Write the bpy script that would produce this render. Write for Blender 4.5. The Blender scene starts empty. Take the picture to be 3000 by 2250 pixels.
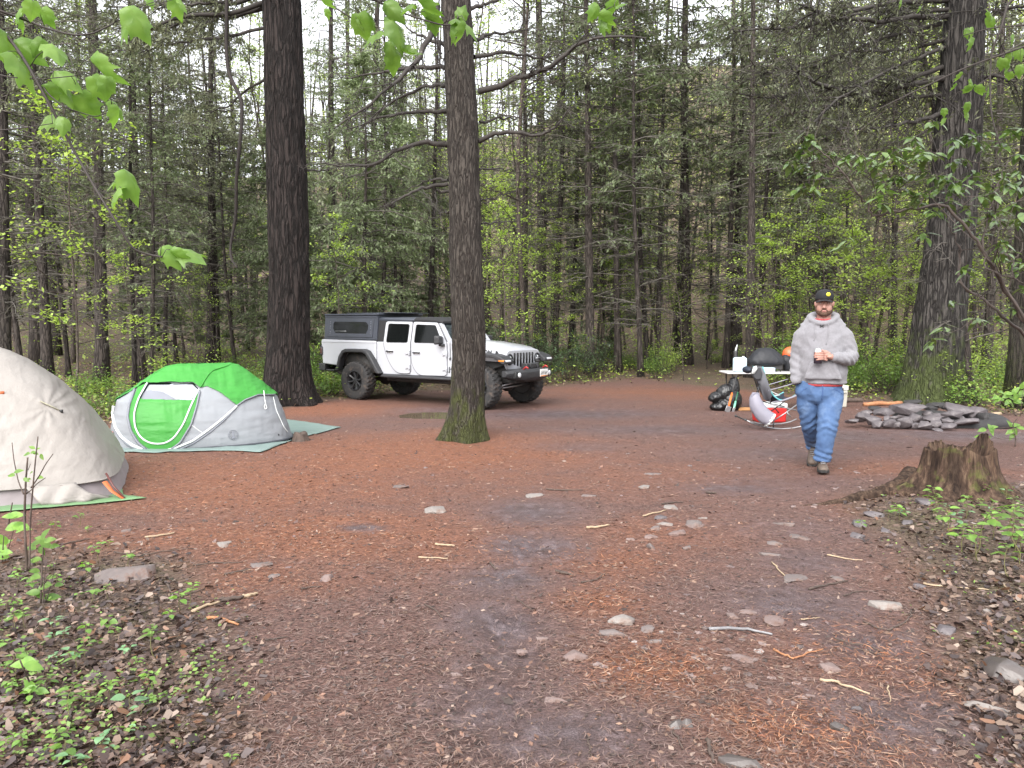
import bpy, bmesh, math, random
import numpy as np
from mathutils import Vector, Matrix, noise as mn
R=math.radians; PI=math.pi
sc=bpy.context.scene; COL=sc.collection
# ------------------------------------------------------------------ noise
def _h(i,j,k):
    n=(i*374761393+j*668265263+k*1274126177)&0xffffffff
    n=((n^(n>>13))*1274126177)&0xffffffff
    return ((n^(n>>16))&0xffff)/65535.0
def vnoise(x,y,z=0.0):
    x=np.asarray(x,dtype=float); y=np.asarray(y,dtype=float)+0*x; z=np.asarray(z,dtype=float)+0*x
    i=np.floor(x).astype(np.int64); j=np.floor(y).astype(np.int64); k=np.floor(z).astype(np.int64)
    u=x-i; v=y-j; w=z-k
    u=u*u*(3-2*u); v=v*v*(3-2*v); w=w*w*(3-2*w)
    def L(a,b,t): return a+(b-a)*t
    return L(L(L(_h(i,j,k),_h(i+1,j,k),u),L(_h(i,j+1,k),_h(i+1,j+1,k),u),v),
             L(L(_h(i,j,k+1),_h(i+1,j,k+1),u),L(_h(i,j+1,k+1),_h(i+1,j+1,k+1),u),v),w)*2-1
def fbm(x,y,z=0.0,o=4):
    s=0;a=1;t=0
    for q in range(o):
        f=2.03**q; s=s+a*vnoise(np.asarray(x)*f+q*17.3,np.asarray(y)*f-q*9.1,np.asarray(z)*f+q*3.7); t+=a; a*=.5
    return s/t
def sst(a,b,x):
    t=np.clip((np.asarray(x,dtype=float)-a)/(b-a),0,1); return t*t*(3-2*t)
# ------------------------------------------------------------------ camera model
F_PX=2257.0; CAM_H=1.54; HOR=951.0
PITCH=math.atan((1125-HOR)/F_PX)
def ray(px,py):
    a=(px-1500)/F_PX; b=(1125-py)/F_PX
    cy,sy=math.cos(PITCH),math.sin(PITCH)
    return np.array([a, cy+b*sy, -sy+b*cy])
def at(px,py,y):
    """the point at distance y from the camera plane along +Y seen at photo pixel px,py"""
    d=ray(px,py); return np.array([0,0,CAM_H])+d*(y/d[1])
def proj(p):
    x,y,z=p[0],p[1],p[2]-CAM_H
    cy,sy=math.cos(PITCH),math.sin(PITCH)
    fy=y*cy-z*sy; fz=y*sy+z*cy
    return 1500+F_PX*x/fy, 1125-F_PX*fz/fy
# ------------------------------------------------------------------ terrain
PUD=None
def hz(x,y):
    x=np.asarray(x,dtype=float); y=np.asarray(y,dtype=float)
    h=-0.16*sst(8,16,y)
    h=h+0.03*fbm(x*.35,y*.35,1.0,3)*sst(1,6,np.abs(y))+0.012*fbm(x*2.1,y*2.1,2.0,3)+0.009*fbm(x*6.3,y*6.3,6.0,3)*sst(26,14,y)
    h=h+0.015*np.clip(y-24,0,60)
    h=h+0.25*fbm(x*.12+5,y*.12,4.0,3)*sst(22,36,y)
    sl=0.44+0.16*sst(-5,25,x)-0.10*sst(-10,-40,x)
    yy=np.clip(y-46,0,None); yy=np.where(yy>85,85+ (yy-85)*.15,yy)
    h=h+sl*yy*yy/(yy+16)
    side=np.clip(np.abs(x)-20,0,60); h=h+0.04*side
    h=h+0.10*sst(2.2,4.2,x)*sst(8.0,6.2,y)*sst(1,3,y)
    if PUD is not None:
        for (cx,cy,rx,ry,dp) in PUD:
            h=h-dp*np.exp(-(((x-cx)/rx)**2+((y-cy)/ry)**2)**2)
    for (cx,cy,r,a) in MOUNDS:
        h=h+a*np.exp(-((x-cx)**2+(y-cy)**2)/(r*r))
    return h
MOUNDS=[]
def gp(px,py):
    """the ground point seen at photo pixel px,py"""
    d=ray(px,py); o=np.array([0,0,CAM_H]); t0=.5; t=t0
    while t<160:
        p=o+d*t
        if p[2]<float(hz(p[0],p[1])): break
        t0=t; t*=1.03
    for _ in range(30):
        m=(t0+t)/2; p=o+d*m
        if p[2]<float(hz(p[0],p[1])): t=m
        else: t0=m
    p=o+d*t; return np.array([p[0],p[1],float(hz(p[0],p[1]))])
_p=gp(1275,1212); _q=gp(1600,1198)
PUD=[(_p[0],_p[1],.85,.80,.10)]
PZ=[float(hz(a,b))+.055 for a,b,_,_,_ in PUD]
# ------------------------------------------------------------------ mesh builder
class MB:
    def __init__(s): s.v=[]; s.f=[]; s.c=[]; s.n=0
    def add(s,v,f,col=None):
        v=np.asarray(v,dtype=float).reshape(-1,3); o=s.n
        s.v.append(v); s.n+=len(v)
        for q in f: s.f.append([i+o for i in q])
        if col is not None: s.c.append((len(f),col))
        return s
    def box(s,c,d,rot=None,tap=None):
        x,y,z=[q/2 for q in d]; v=np.array([(i*x,j*y,k*z) for k in(-1,1) for j in(-1,1) for i in(-1,1)],dtype=float)
        if tap is not None: v[4:,0]*=tap[0]; v[4:,1]*=tap[1]
        if rot is not None: v=v@np.array(rot3(rot)).T
        return s.add(v+np.array(c),[(0,2,3,1),(4,5,7,6),(0,1,5,4),(2,6,7,3),(0,4,6,2),(1,3,7,5)])
    def loft(s,rings,cap=True,closed=True):
        n=len(rings[0]); v=np.concatenate([np.asarray(r,dtype=float) for r in rings]); f=[]
        for i in range(len(rings)-1):
            for j in range(n if closed else n-1):
                a=i*n+j; b=i*n+(j+1)%n; f.append((a,b,b+n,a+n))
        if cap: f.append(tuple(range(n-1,-1,-1))); f.append(tuple((len(rings)-1)*n+i for i in range(n)))
        return s.add(v,f)
    def tube(s,pts,rad,n=8,cap=True,flat=None):
        pts=[np.asarray(p,dtype=float) for p in pts]; m=len(pts)
        if np.isscalar(rad): rad=[rad]*m
        if len(rad)!=m:
            ra=np.array(rad,dtype=float); u0,u1=np.linspace(0,1,m),np.linspace(0,1,len(rad))
            rad=list(np.interp(u0,u1,ra)) if ra.ndim==1 else [tuple(q) for q in np.stack([np.interp(u0,u1,ra[:,i]) for i in range(2)],1)]
        rings=[]; up=None
        for i in range(m):
            t=pts[min(i+1,m-1)]-pts[max(i-1,0)]; t=t/(np.linalg.norm(t)+1e-9)
            if up is None:
                a=np.array([0,0,1.]) if abs(t[2])<.9 else np.array([0,1.,0]); up=a-t*a.dot(t)
            else: up=up-t*up.dot(t)
            up=up/(np.linalg.norm(up)+1e-9); sd=np.cross(t,up)
            r=rad[i]; rx,ry=(r,r) if np.isscalar(r) else r
            if flat: ry=ry*flat
            ang=np.arange(n)*2*PI/n
            rings.append(pts[i]+np.outer(np.cos(ang)*rx,sd)+np.outer(np.sin(ang)*ry,up))
        return s.loft(rings,cap)
    def ell(s,c,r,nu=16,nv=10,rot=None,pw=None):
        rr=[];
        for i in range(nv+1):
            ph=-PI/2+PI*i/nv; ph=max(-PI/2+.03,min(PI/2-.03,ph))
            a=np.arange(nu)*2*PI/nu
            ca,sa,cp,sp=np.cos(a),np.sin(a),math.cos(ph),math.sin(ph)
            if pw: ca=np.sign(ca)*np.abs(ca)**pw; sa=np.sign(sa)*np.abs(sa)**pw; cp=abs(cp)**pw; sp=math.copysign(abs(sp)**pw,sp)
            rr.append(np.stack([ca*cp*r[0],sa*cp*r[1],0*a+sp*r[2]],1))
        if rot is not None: M=np.array(rot3(rot)).T; rr=[q@M for q in rr]
        return s.loft([q+np.array(c) for q in rr])
    def prism(s,poly,axis,a,b):
        """poly: 2-D outline; axis 0/1/2 = extrusion axis, from a to b"""
        n=len(poly); v=[]
        for t in(a,b):
            for p in poly:
                q=[p[0],p[1]]; q.insert(axis,t); v.append(q)
        f=[tuple(range(n)),tuple(range(2*n-1,n-1,-1))]
        for i in range(n): j=(i+1)%n; f.append((j,i,i+n,j+n))
        return s.add(v,f)
    def xf(s,M):
        M=np.array(M)
        s.v=[q@M[:3,:3].T+M[:3,3] for q in s.v]; return s
    def join(s,o):
        for q in o.v: pass
        V=np.concatenate(o.v) if o.v else np.zeros((0,3)); return s.add(V,o.f)
    def verts(s): return np.concatenate(s.v) if s.v else np.zeros((0,3))
    def mesh(s,name,smooth=True,fix=True):
        me=bpy.data.meshes.new(name); me.from_pydata(s.verts().tolist(),[],s.f)
        if fix:
            bm=bmesh.new(); bm.from_mesh(me); bmesh.ops.recalc_face_normals(bm,faces=bm.faces); bm.to_mesh(me); bm.free()
        if smooth: me.polygons.foreach_set('use_smooth',[True]*len(me.polygons))
        me.update(); return me
def rot3(r): 
    from mathutils import Euler
    return Euler(r).to_matrix()
def T(loc=(0,0,0),rot=(0,0,0),s=1.0):
    from mathutils import Euler
    sv=(s,s,s) if np.isscalar(s) else s
    return Matrix.LocRotScale(Vector(loc),Euler(rot),Vector(sv))
def quads_mesh(name,V,cols=None,tri=False):
    """V: (n,k,3) loose polygons of k corners; cols: (n,3) face colours -> attribute Col"""
    n,k,_=V.shape; me=bpy.data.meshes.new(name)
    me.vertices.add(n*k); me.vertices.foreach_set('co',V.astype(np.float32).ravel())
    me.loops.add(n*k); me.loops.foreach_set('vertex_index',np.arange(n*k,dtype=np.int32))
    me.polygons.add(n); me.polygons.foreach_set('loop_start',np.arange(0,n*k,k,dtype=np.int32))
    me.update(calc_edges=True)
    if cols is not None:
        a=me.color_attributes.new('Col','FLOAT_COLOR','POINT')
        c=np.ones((n,k,4),dtype=np.float32); c[:,:,:3]=cols[:,None,:]; a.data.foreach_set('color',c.ravel())
    return me
def link(name,me,m=None,parent=None,loc=None,rot=None,bevel=0,seg=2,sub=0,solid=0,autos=None):
    o=bpy.data.objects.new(name,me); COL.objects.link(o)
    if m is not None and me is not None:
        ms=m if isinstance(m,(list,tuple)) else [m]
        for q in ms:
            me.materials.append(q)
    if parent is not None: o.parent=parent
    if loc is not None: o.location=loc
    if rot is not None: o.rotation_euler=rot
    if solid:
        d=o.modifiers.new('s','SOLIDIFY'); d.thickness=solid; d.offset=0
    if bevel:
        d=o.modifiers.new('b','BEVEL'); d.width=bevel; d.segments=seg; d.limit_method='ANGLE'; d.angle_limit=R(35); d.harden_normals=False
        me.polygons.foreach_set('use_smooth',[True]*len(me.polygons))
        try: me.set_sharp_from_angle(angle=R(40))
        except Exception: pass
    if sub:
        d=o.modifiers.new('ss','SUBSURF'); d.levels=sub; d.render_levels=sub
    if autos:
        try: me.set_sharp_from_angle(angle=R(autos))
        except Exception: pass
    return o
def obj(name,mb,m,parent=None,**k):
    return link(name,mb.mesh(name),m,parent,**k)
def tag(o,label=None,cat=None,group=None,kind=None):
    if label: o['label']=label
    if cat: o['category']=cat
    if group: o['group']=group
    if kind: o['kind']=kind
    return o
def thing(name,label,cat,loc=(0,0,0),rz=0.0,group=None,scale=1.0):
    o=bpy.data.objects.new(name,None); COL.objects.link(o); o.empty_display_size=.1
    o.location=loc; o.rotation_euler=(0,0,rz); o.scale=(scale,)*3
    return tag(o,label,cat,group)
KIDS={}
def dup(root,loc,rz=0,scale=1.0,label=None,group=None,tilt=(0,0)):
    r=root.copy(); COL.objects.link(r); r.location=loc; r.rotation_euler=(tilt[0],tilt[1],rz)
    r.scale=(scale,)*3 if np.isscalar(scale) else scale
    if label: r['label']=label
    if group: r['group']=group
    if root.name not in KIDS: KIDS[root.name]=[(c,list(c.children)) for c in root.children]
    for c0,gs in KIDS[root.name]:
        c=c0.copy(); COL.objects.link(c); c.parent=r
        for g in gs:
            d=g.copy(); COL.objects.link(d); d.parent=c
    return r
def remesh(name,mb,voxel,smooth=4,disp=None,m=None,parent=None,sub=0):
    """union of overlapping closed shapes as one continuous skin"""
    me=mb.mesh('tmp'); o=bpy.data.objects.new('tmp',me); COL.objects.link(o)
    d=o.modifiers.new('r','REMESH'); d.mode='VOXEL'; d.voxel_size=voxel; d.use_smooth_shade=True
    if smooth:
        d=o.modifiers.new('sm','SMOOTH'); d.factor=.5; d.iterations=smooth
    dg=bpy.context.evaluated_depsgraph_get(); dg.update()
    ne=bpy.data.meshes.new_from_object(o.evaluated_get(dg)); ne.name=name
    bpy.data.objects.remove(o); bpy.data.meshes.remove(me)
    ne.materials.clear()
    if disp is not None:
        n=len(ne.vertices); co=np.zeros(n*3); ne.vertices.foreach_get('co',co); co=co.reshape(-1,3)
        no=np.zeros(n*3); ne.vertices.foreach_get('normal',no); no=no.reshape(-1,3)
        co=co+no*np.asarray(disp(co,no))[:,None]; ne.vertices.foreach_set('co',co.ravel()); ne.update()
    ne.polygons.foreach_set('use_smooth',[True]*len(ne.polygons))
    return link(name,ne,m,parent)
def text_mesh(body,size,extr=.001,bold=0.0,space=1.0):
    cu=bpy.data.curves.new('txt','FONT'); cu.body=body; cu.size=size; cu.extrude=extr; cu.offset=bold; cu.align_x='CENTER'; cu.align_y='CENTER'; cu.space_character=space
    o=bpy.data.objects.new('txt',cu); COL.objects.link(o)
    dg=bpy.context.evaluated_depsgraph_get(); dg.update()
    me=bpy.data.meshes.new_from_object(o.evaluated_get(dg)); bpy.data.objects.remove(o); return me
# ------------------------------------------------------------------ materials
def nodes(name):
    m=bpy.data.materials.new(name); m.use_nodes=True; nt=m.node_tree
    b=nt.nodes['Principled BSDF']; return m,nt,b
def N(nt,t,**k):
    n=nt.nodes.new(t)
    for a,v in k.items():
        if a.startswith('i_'): n.inputs[a[2:].replace('_',' ')].default_value=v
        else: setattr(n,a,v)
    return n
def rgba(c): return (c[0],c[1],c[2],1)
def ramp(nt,fac,stops):
    r=nt.nodes.new('ShaderNodeValToRGB'); e=r.color_ramp.elements
    while len(e)<len(stops): e.new(.5)
    for q,(p,c) in zip(e,stops): q.position=p; q.color=rgba(c)
    nt.links.new(fac,r.inputs[0]); return r.outputs[0]
def noi(nt,vec,scale,detail=4,rough=.6,dist=0.0):
    n=N(nt,'ShaderNodeTexNoise'); n.inputs['Scale'].default_value=scale; n.inputs['Detail'].default_value=detail; n.inputs['Roughness'].default_value=rough; n.inputs['Distortion'].default_value=dist
    if vec is not None: nt.links.new(vec,n.inputs['Vector'])
    return n.outputs[0]
def coord(nt,scale=(1,1,1),kind='Object'):
    t=N(nt,'ShaderNodeTexCoord'); mp=N(nt,'ShaderNodeMapping'); mp.inputs['Scale'].default_value=scale
    nt.links.new(t.outputs[kind],mp.inputs[0]); return mp.outputs[0]
def mix(nt,a,b,f,mode='MIX'):
    n=N(nt,'ShaderNodeMix',data_type='RGBA',blend_type=mode)
    for sock,v in((n.inputs[6],a),(n.inputs[7],b)):
        if isinstance(v,(tuple,list)): sock.default_value=rgba(v)
        else: nt.links.new(v,sock)
    if isinstance(f,(int,float)): n.inputs[0].default_value=f
    else: nt.links.new(f,n.inputs[0])
    return n.outputs[2]
def bump(nt,b,h,st,dist=.01):
    n=N(nt,'ShaderNodeBump'); n.inputs['Strength'].default_value=st; n.inputs['Distance'].default_value=dist
    nt.links.new(h,n.inputs['Height']); nt.links.new(n.outputs[0],b.inputs['Normal'])
def simple(name,c,rough=.6,c2=None,scale=8,bs=0.0,bscale=None,metal=0.0,spec=.5,bd=.01,dirt=None,coat=0.0,sheen=0.0,stretch=(1,1,1)):
    m,nt,b=nodes(name); b.inputs['Roughness'].default_value=rough; b.inputs['Metallic'].default_value=metal
    b.inputs['Specular IOR Level'].default_value=spec
    if coat: b.inputs['Coat Weight'].default_value=coat; b.inputs['Coat Roughness'].default_value=.08
    if sheen: b.inputs['Sheen Weight'].default_value=sheen
    vec=coord(nt,stretch)
    if c2 is None: c2=tuple(q*.85 for q in c)
    f=noi(nt,vec,scale,5); col=ramp(nt,f,[(.3,c2),(.7,c)])
    if dirt is not None:
        dc,ds,lo,hi=dirt; g=noi(nt,vec,ds,6,.7); g2=ramp(nt,g,[(lo,(0,0,0)),(hi,(1,1,1))]); col=mix(nt,col,dc,g2)
    nt.links.new(col,b.inputs['Base Color'])
    if bs: bump(nt,b,noi(nt,vec,bscale or scale*3,6,.65),bs,bd)
    return m
def leafmat(name,c,c2,trans=.35,rough=.45,var=.25,attr=False,spec=.4):
    m,nt,b=nodes(name); b.inputs['Roughness'].default_value=rough; b.inputs['Specular IOR Level'].default_value=spec
    if attr:
        a=N(nt,'ShaderNodeVertexColor',layer_name='Col'); col=a.outputs[0]
    else:
        f=noi(nt,coord(nt,kind='Object'),1.7,3); g=noi(nt,coord(nt,kind='Object'),23,1)
        mx=N(nt,'ShaderNodeMath',operation='ADD'); nt.links.new(f,mx.inputs[0]); nt.links.new(g,mx.inputs[1])
        ml=N(nt,'ShaderNodeMath',operation='MULTIPLY'); nt.links.new(mx.outputs[0],ml.inputs[0]); ml.inputs[1].default_value=.5
        col=ramp(nt,ml.outputs[0],[(.38,c2),(.62,c)])
        oi=N(nt,'ShaderNodeObjectInfo'); hs=N(nt,'ShaderNodeHueSaturation')
        mr=N(nt,'ShaderNodeMapRange'); mr.inputs[3].default_value=1-var; mr.inputs[4].default_value=1+var
        nt.links.new(oi.outputs['Random'],mr.inputs[0]); nt.links.new(mr.outputs[0],hs.inputs['Value']); nt.links.new(col,hs.inputs['Color']); col=hs.outputs[0]
    nt.links.new(col,b.inputs['Base Color'])
    if trans:
        t=N(nt,'ShaderNodeBsdfTranslucent'); ms=N(nt,'ShaderNodeMixShader'); ms.inputs[0].default_value=trans
        hs=N(nt,'ShaderNodeHueSaturation'); hs.inputs['Saturation'].default_value=1.15; hs.inputs['Value'].default_value=1.3
        nt.links.new(col,hs.inputs['Color']); nt.links.new(hs.outputs[0],t.inputs[0])
        nt.links.new(b.outputs[0],ms.inputs[1]); nt.links.new(t.outputs[0],ms.inputs[2])
        nt.links.new(ms.outputs[0],nt.nodes['Material Output'].inputs[0])
    return m
def bark(name,c,cd,furrow=9,stretch=.22,lichen=None,moss=None,bs=.9,dist=.03):
    m,nt,b=nodes(name); b.inputs['Roughness'].default_value=.85; b.inputs['Specular IOR Level'].default_value=.25
    vec=coord(nt,(1,1,stretch))
    v=N(nt,'ShaderNodeTexVoronoi',feature='DISTANCE_TO_EDGE'); v.inputs['Scale'].default_value=furrow
    n0=noi(nt,vec,furrow*.6,3); mxv=N(nt,'ShaderNodeMix',data_type='VECTOR'); mxv.inputs[0].default_value=.12
    nt.links.new(vec,mxv.inputs[4]); 
    nn=N(nt,'ShaderNodeTexNoise'); nn.inputs['Scale'].default_value=furrow*.8; nt.links.new(vec,nn.inputs['Vector']); nt.links.new(nn.outputs['Color'],mxv.inputs[5])
    nt.links.new(mxv.outputs[1],v.inputs['Vector'])
    edge=ramp(nt,v.outputs['Distance'],[(0,(0,0,0)),(.22,(1,1,1))])
    fine=noi(nt,vec,furrow*5,6,.7)
    col=mix(nt,cd,c,edge); c2=ramp(nt,fine,[(.3,(.55,.55,.55)),(.75,(1.25,1.2,1.2))]); col=mix(nt,col,c2,1.0,'MULTIPLY')
    oi=N(nt,'ShaderNodeObjectInfo'); mr=N(nt,'ShaderNodeMapRange'); mr.inputs[3].default_value=.75; mr.inputs[4].default_value=1.3
    nt.links.new(oi.outputs['Random'],mr.inputs[0]); hs=N(nt,'ShaderNodeHueSaturation'); nt.links.new(mr.outputs[0],hs.inputs['Value']); nt.links.new(col,hs.inputs['Color']); col=hs.outputs[0]
    if lichen:
        lc,ls,lo=lichen; lv=coord(nt,(1,1,.6)); g=noi(nt,lv,ls,5,.75); g2=noi(nt,lv,ls*.17,3,.5)
        ad=N(nt,'ShaderNodeMath',operation='ADD'); nt.links.new(g,ad.inputs[0]); nt.links.new(g2,ad.inputs[1])
        k=ramp(nt,ad.outputs[0],[(lo,(0,0,0)),(lo+.04,(1,1,1))]); col=mix(nt,col,lc,k)
    if moss:
        mc,z0,z1=moss; t=N(nt,'ShaderNodeTexCoord'); sp=N(nt,'ShaderNodeSeparateXYZ'); nt.links.new(t.outputs['Object'],sp.inputs[0])
        mr2=N(nt,'ShaderNodeMapRange'); mr2.inputs[1].default_value=z0; mr2.inputs[2].default_value=z1; mr2.inputs[3].default_value=.22; mr2.inputs[4].default_value=-.25
        nt.links.new(sp.outputs[2],mr2.inputs[0]); g=noi(nt,coord(nt,(1,1,.5)),7,5,.7)
        ad=N(nt,'ShaderNodeMath',operation='ADD'); nt.links.new(g,ad.inputs[0]); nt.links.new(mr2.outputs[0],ad.inputs[1])
        k=ramp(nt,ad.outputs[0],[(.5,(0,0,0)),(.68,(1,1,1))]); col=mix(nt,col,mc,k)
    nt.links.new(col,b.inputs['Base Color'])
    hh=mix(nt,edge,fine,.3); bump(nt,b,hh,bs,dist)
    return m
# ================================================================== camera, sky, light
cam=bpy.data.cameras.new('camera'); co=bpy.data.objects.new('camera',cam); COL.objects.link(co)
co.location=(0,0,CAM_H); co.rotation_euler=(PI/2-PITCH,0,0)
cam.sensor_width=36; cam.sensor_fit='HORIZONTAL'; cam.lens=36*F_PX/3000; cam.clip_start=.05; cam.clip_end=1200
sc.camera=co
w=bpy.data.worlds.new('World'); sc.world=w; w.use_nodes=True; nt=w.node_tree
bg=nt.nodes['Background']
sky=N(nt,'ShaderNodeTexSky'); sky.sky_type='NISHITA'; sky.sun_disc=False
SUN_EL=R(42); SUN_AZ=R(200)
sky.sun_elevation=SUN_EL; sky.sun_rotation=SUN_AZ; sky.air_density=1.0; sky.dust_density=4.0; sky.ozone_density=1.0
# overcast: the sky's colour is mostly washed out by cloud
hs=N(nt,'ShaderNodeHueSaturation'); hs.inputs['Saturation'].default_value=.22
nt.links.new(sky.outputs[0],hs.inputs['Color'])
cl=mix(nt,hs.outputs[0],(5.2,5.3,5.6),.6)
nt.links.new(cl,bg.inputs['Color']); bg.inputs['Strength'].default_value=.15
sun=bpy.data.lights.new('sun','SUN'); sun.energy=1.5; sun.angle=R(50); sun.color=(1,.97,.93)
so=bpy.data.objects.new('sun',sun); COL.objects.link(so)
# direction: sun_rotation measured from +Y clockwise
sd=Vector((math.sin(SUN_AZ)*math.cos(SUN_EL),math.cos(SUN_AZ)*math.cos(SUN_EL),math.sin(SUN_EL)))
so.rotation_euler=(-sd).to_track_quat('-Z','Y').to_euler(); so.location=(0,0,30)
vs=sc.view_settings; vs.view_transform='Standard'; vs.look='None'; vs.exposure=1.6; vs.gamma=1; vs.use_curve_mapping=False
cy=sc.cycles
cy.max_bounces=6; cy.diffuse_bounces=3; cy.glossy_bounces=3; cy.transmission_bounces=5; cy.transparent_max_bounces=6
cy.use_denoising=True; cy.use_adaptive_sampling=True; cy.adaptive_threshold=.015
try: cy.denoiser='OPENIMAGEDENOISE'; cy.denoising_input_passes='RGB_ALBEDO_NORMAL'
except Exception: pass
cy.caustics_reflective=False; cy.caustics_refractive=False; cy.sample_clamp_indirect=6
# ================================================================== ground
for (px,py,r,a) in ((841,1178,1.5,.10),(1356,1275,1.0,.09),(2726,1166,1.4,.10),(2807,1430,.9,.06)):
    q=gp(px,py); MOUNDS.append((q[0],q[1],r,a))
def axis(segs):
    out=[segs[0][0]]
    for a,b,n in segs: out+=list(np.linspace(a,b,n+1)[1:])
    return np.array(out)
gx=axis([(-320,-90,12),(-90,-30,24),(-30,-9,50),(-9,-2,80),(-2,2.4,200),(2.4,9,80),(9,30,50),(30,90,24),(90,320,12)])
gy=axis([(-60,-8,10),(-8,1.5,24),(1.5,6,200),(6,9,75),(9,25,200),(25,50,80),(50,140,70),(140,420,20)])
GX,GY=np.meshgrid(gx,gy); GZ=hz(GX,GY)
# tyre tread pressed into the wet mud
def tread(px_pts,w_):
    P=np.array([gp(a,b)[:2] for a,b in px_pts]); best=np.full(GX.shape,9.0); al=np.zeros(GX.shape); L=0
    for i in range(len(P)-1):
        e=P[i+1]-P[i]; l=np.linalg.norm(e); t=np.clip(((GX-P[i][0])*e[0]+(GY-P[i][1])*e[1])/l**2,0,1); d=np.hypot(GX-P[i][0]-t*e[0],GY-P[i][1]-t*e[1]); k=d<best; best=np.where(k,d,best); al=np.where(k,L+t*l,al); L+=l
    m=sst(w_,w_*.6,best); n=fbm(GX*7,GY*7,3.0,3); lug=np.sin(al*2*PI/.075+7*best/w_*1.2+3.5*n)*(.6+n)
    return m*(-.020+.026*np.clip(lug,-1,.6)*sst(-.35,.25,n+.15))
GZ=GZ+tread([(1500,1905),(1450,2010),(1425,2110),(1405,2240),(1390,2400)],.17)+tread([(1585,1600),(1545,1640)],.16)+tread([(1530,1800),(1490,1850)],.15)+.6*tread([(2480,1860),(2620,1960),(2760,2080),(2900,2200)],.2)+.5*tread([(1700,1290),(1640,1330)],.3)
nX,nY=len(gx),len(gy)
me=bpy.data.meshes.new('ground')
me.vertices.add(nX*nY); me.vertices.foreach_set('co',np.stack([GX,GY,GZ],-1).astype(np.float32).ravel())
I=(np.arange(nY-1)[:,None]*nX+np.arange(nX-1)[None,:]).ravel()
Q=np.stack([I,I+1,I+1+nX,I+nX],1).astype(np.int32)
me.loops.add(Q.size); me.loops.foreach_set('vertex_index',Q.ravel())
me.polygons.add(len(Q)); me.polygons.foreach_set('loop_start',np.arange(0,Q.size,4,dtype=np.int32)); me.update(calc_edges=True)
me.polygons.foreach_set('use_smooth',[True]*len(Q))
# cover masks: R rust needles, G bare wet mud, B leaf litter of the wood
def blobs(L,X,Y):
    m=np.zeros(X.shape)
    for (px,py,rx,ry,wt) in L:
        q=gp(px,py); m=np.maximum(m,wt*np.exp(-(((X-q[0])/rx)**2+((Y-q[1])/ry)**2)))
    return m
NEED=[(1150,1330,2.6,2.0,1),(700,1420,2.2,1.6,.9),(500,1380,2.2,1.4,.9),(900,1560,1.5,.9,.85),(1500,1330,1.2,1.0,.8),(950,1200,1.8,1.6,.8),(1900,1400,1.5,1.0,.55),
 (2000,1560,.8,.6,.6),(2560,1900,.55,.5,.75),(2900,1700,.6,.6,.7),(1900,1960,.4,.35,.8),(2300,2140,.5,.3,.7),(2650,1370,1.2,.8,.55),(1300,1600,.8,.6,.6),(1750,1640,.5,.4,.6),(2600,1480,.5,.4,.8),(2700,2000,.4,.4,.6),(2000,1150,4,2.0,.55),(600,1250,2,2,.7),(350,1600,1,.6,.7),(700,1700,.7,.5,.6),(1750,1760,.3,.3,.7)]
MUD=[(1560,1500,.45,.5,1),(1560,1600,.4,.4,1),(1480,1700,.35,.4,.9),(1450,1830,.35,.35,1),(1480,1920,.3,.3,.8),(1430,2060,.3,.3,.9),(1700,2150,.5,.3,.9),(1650,2000,.3,.3,.5),
 (1650,1215,2.2,1.0,1),(1950,1260,2.0,.9,.75),(1300,1212,1.1,.6,.8),(2350,1780,.5,.5,.9),(2550,1880,.45,.4,.9),(2750,2100,.6,.4,.9),(2200,1420,1.2,.7,.5),(2250,1550,.8,.5,.5),(2450,1280,1.6,1.0,.8),(2850,1275,1.6,.8,1),(1700,1310,.7,.5,.6),(1250,1390,.3,.2,.2),(1060,1545,.22,.12,1),(2150,1430,.6,.3,.9),(2350,1640,.4,.4,.7),(2280,1330,1.5,.6,.6)]
def edge_y(x): return np.interp(x,[-40,-12,-7,-5,-3,1,4,6,8,10,14,40],[6,9,12.3,14.2,19.5,21.5,24.5,20,17,13.5,10,6])
def masks(X,Y):
    n1=fbm(X*1.3,Y*1.3,7.0,4); n2=fbm(X*5,Y*5,8.0,3)
    nd=np.clip(blobs(NEED,X,Y)*1.15+.30*n1+.22*n2,0,1)
    md=np.clip(blobs(MUD,X,Y)*1.1+.25*n2+.15*n1-.12,0,1)
    ey=edge_y(X); lt=sst(-.8,.8,Y-ey+.9*n1)
    # near corners: leaf litter at the camera's left, and below the stump
    cl=sst(.15,-.55,X+1.0+(Y-2.9)*.45+.25*n1)*sst(5.6,4.8,Y+.5*n1)
    cr=sst(-.25,.35,X-2.75-(6.0-Y)*-.28+.3*n1)*sst(7.1,6.4,Y+.3*n1)
    lt=np.maximum(lt,np.maximum(cl,cr)*.9)
    return nd*(1-lt),md*(1-lt),lt
nd,md,lt=masks(GX,GY)
ca=me.color_attributes.new('cover','FLOAT_COLOR','POINT')
ca.data.foreach_set('color',np.stack([nd,md,lt,np.ones_like(nd)],-1).astype(np.float32).ravel())
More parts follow.
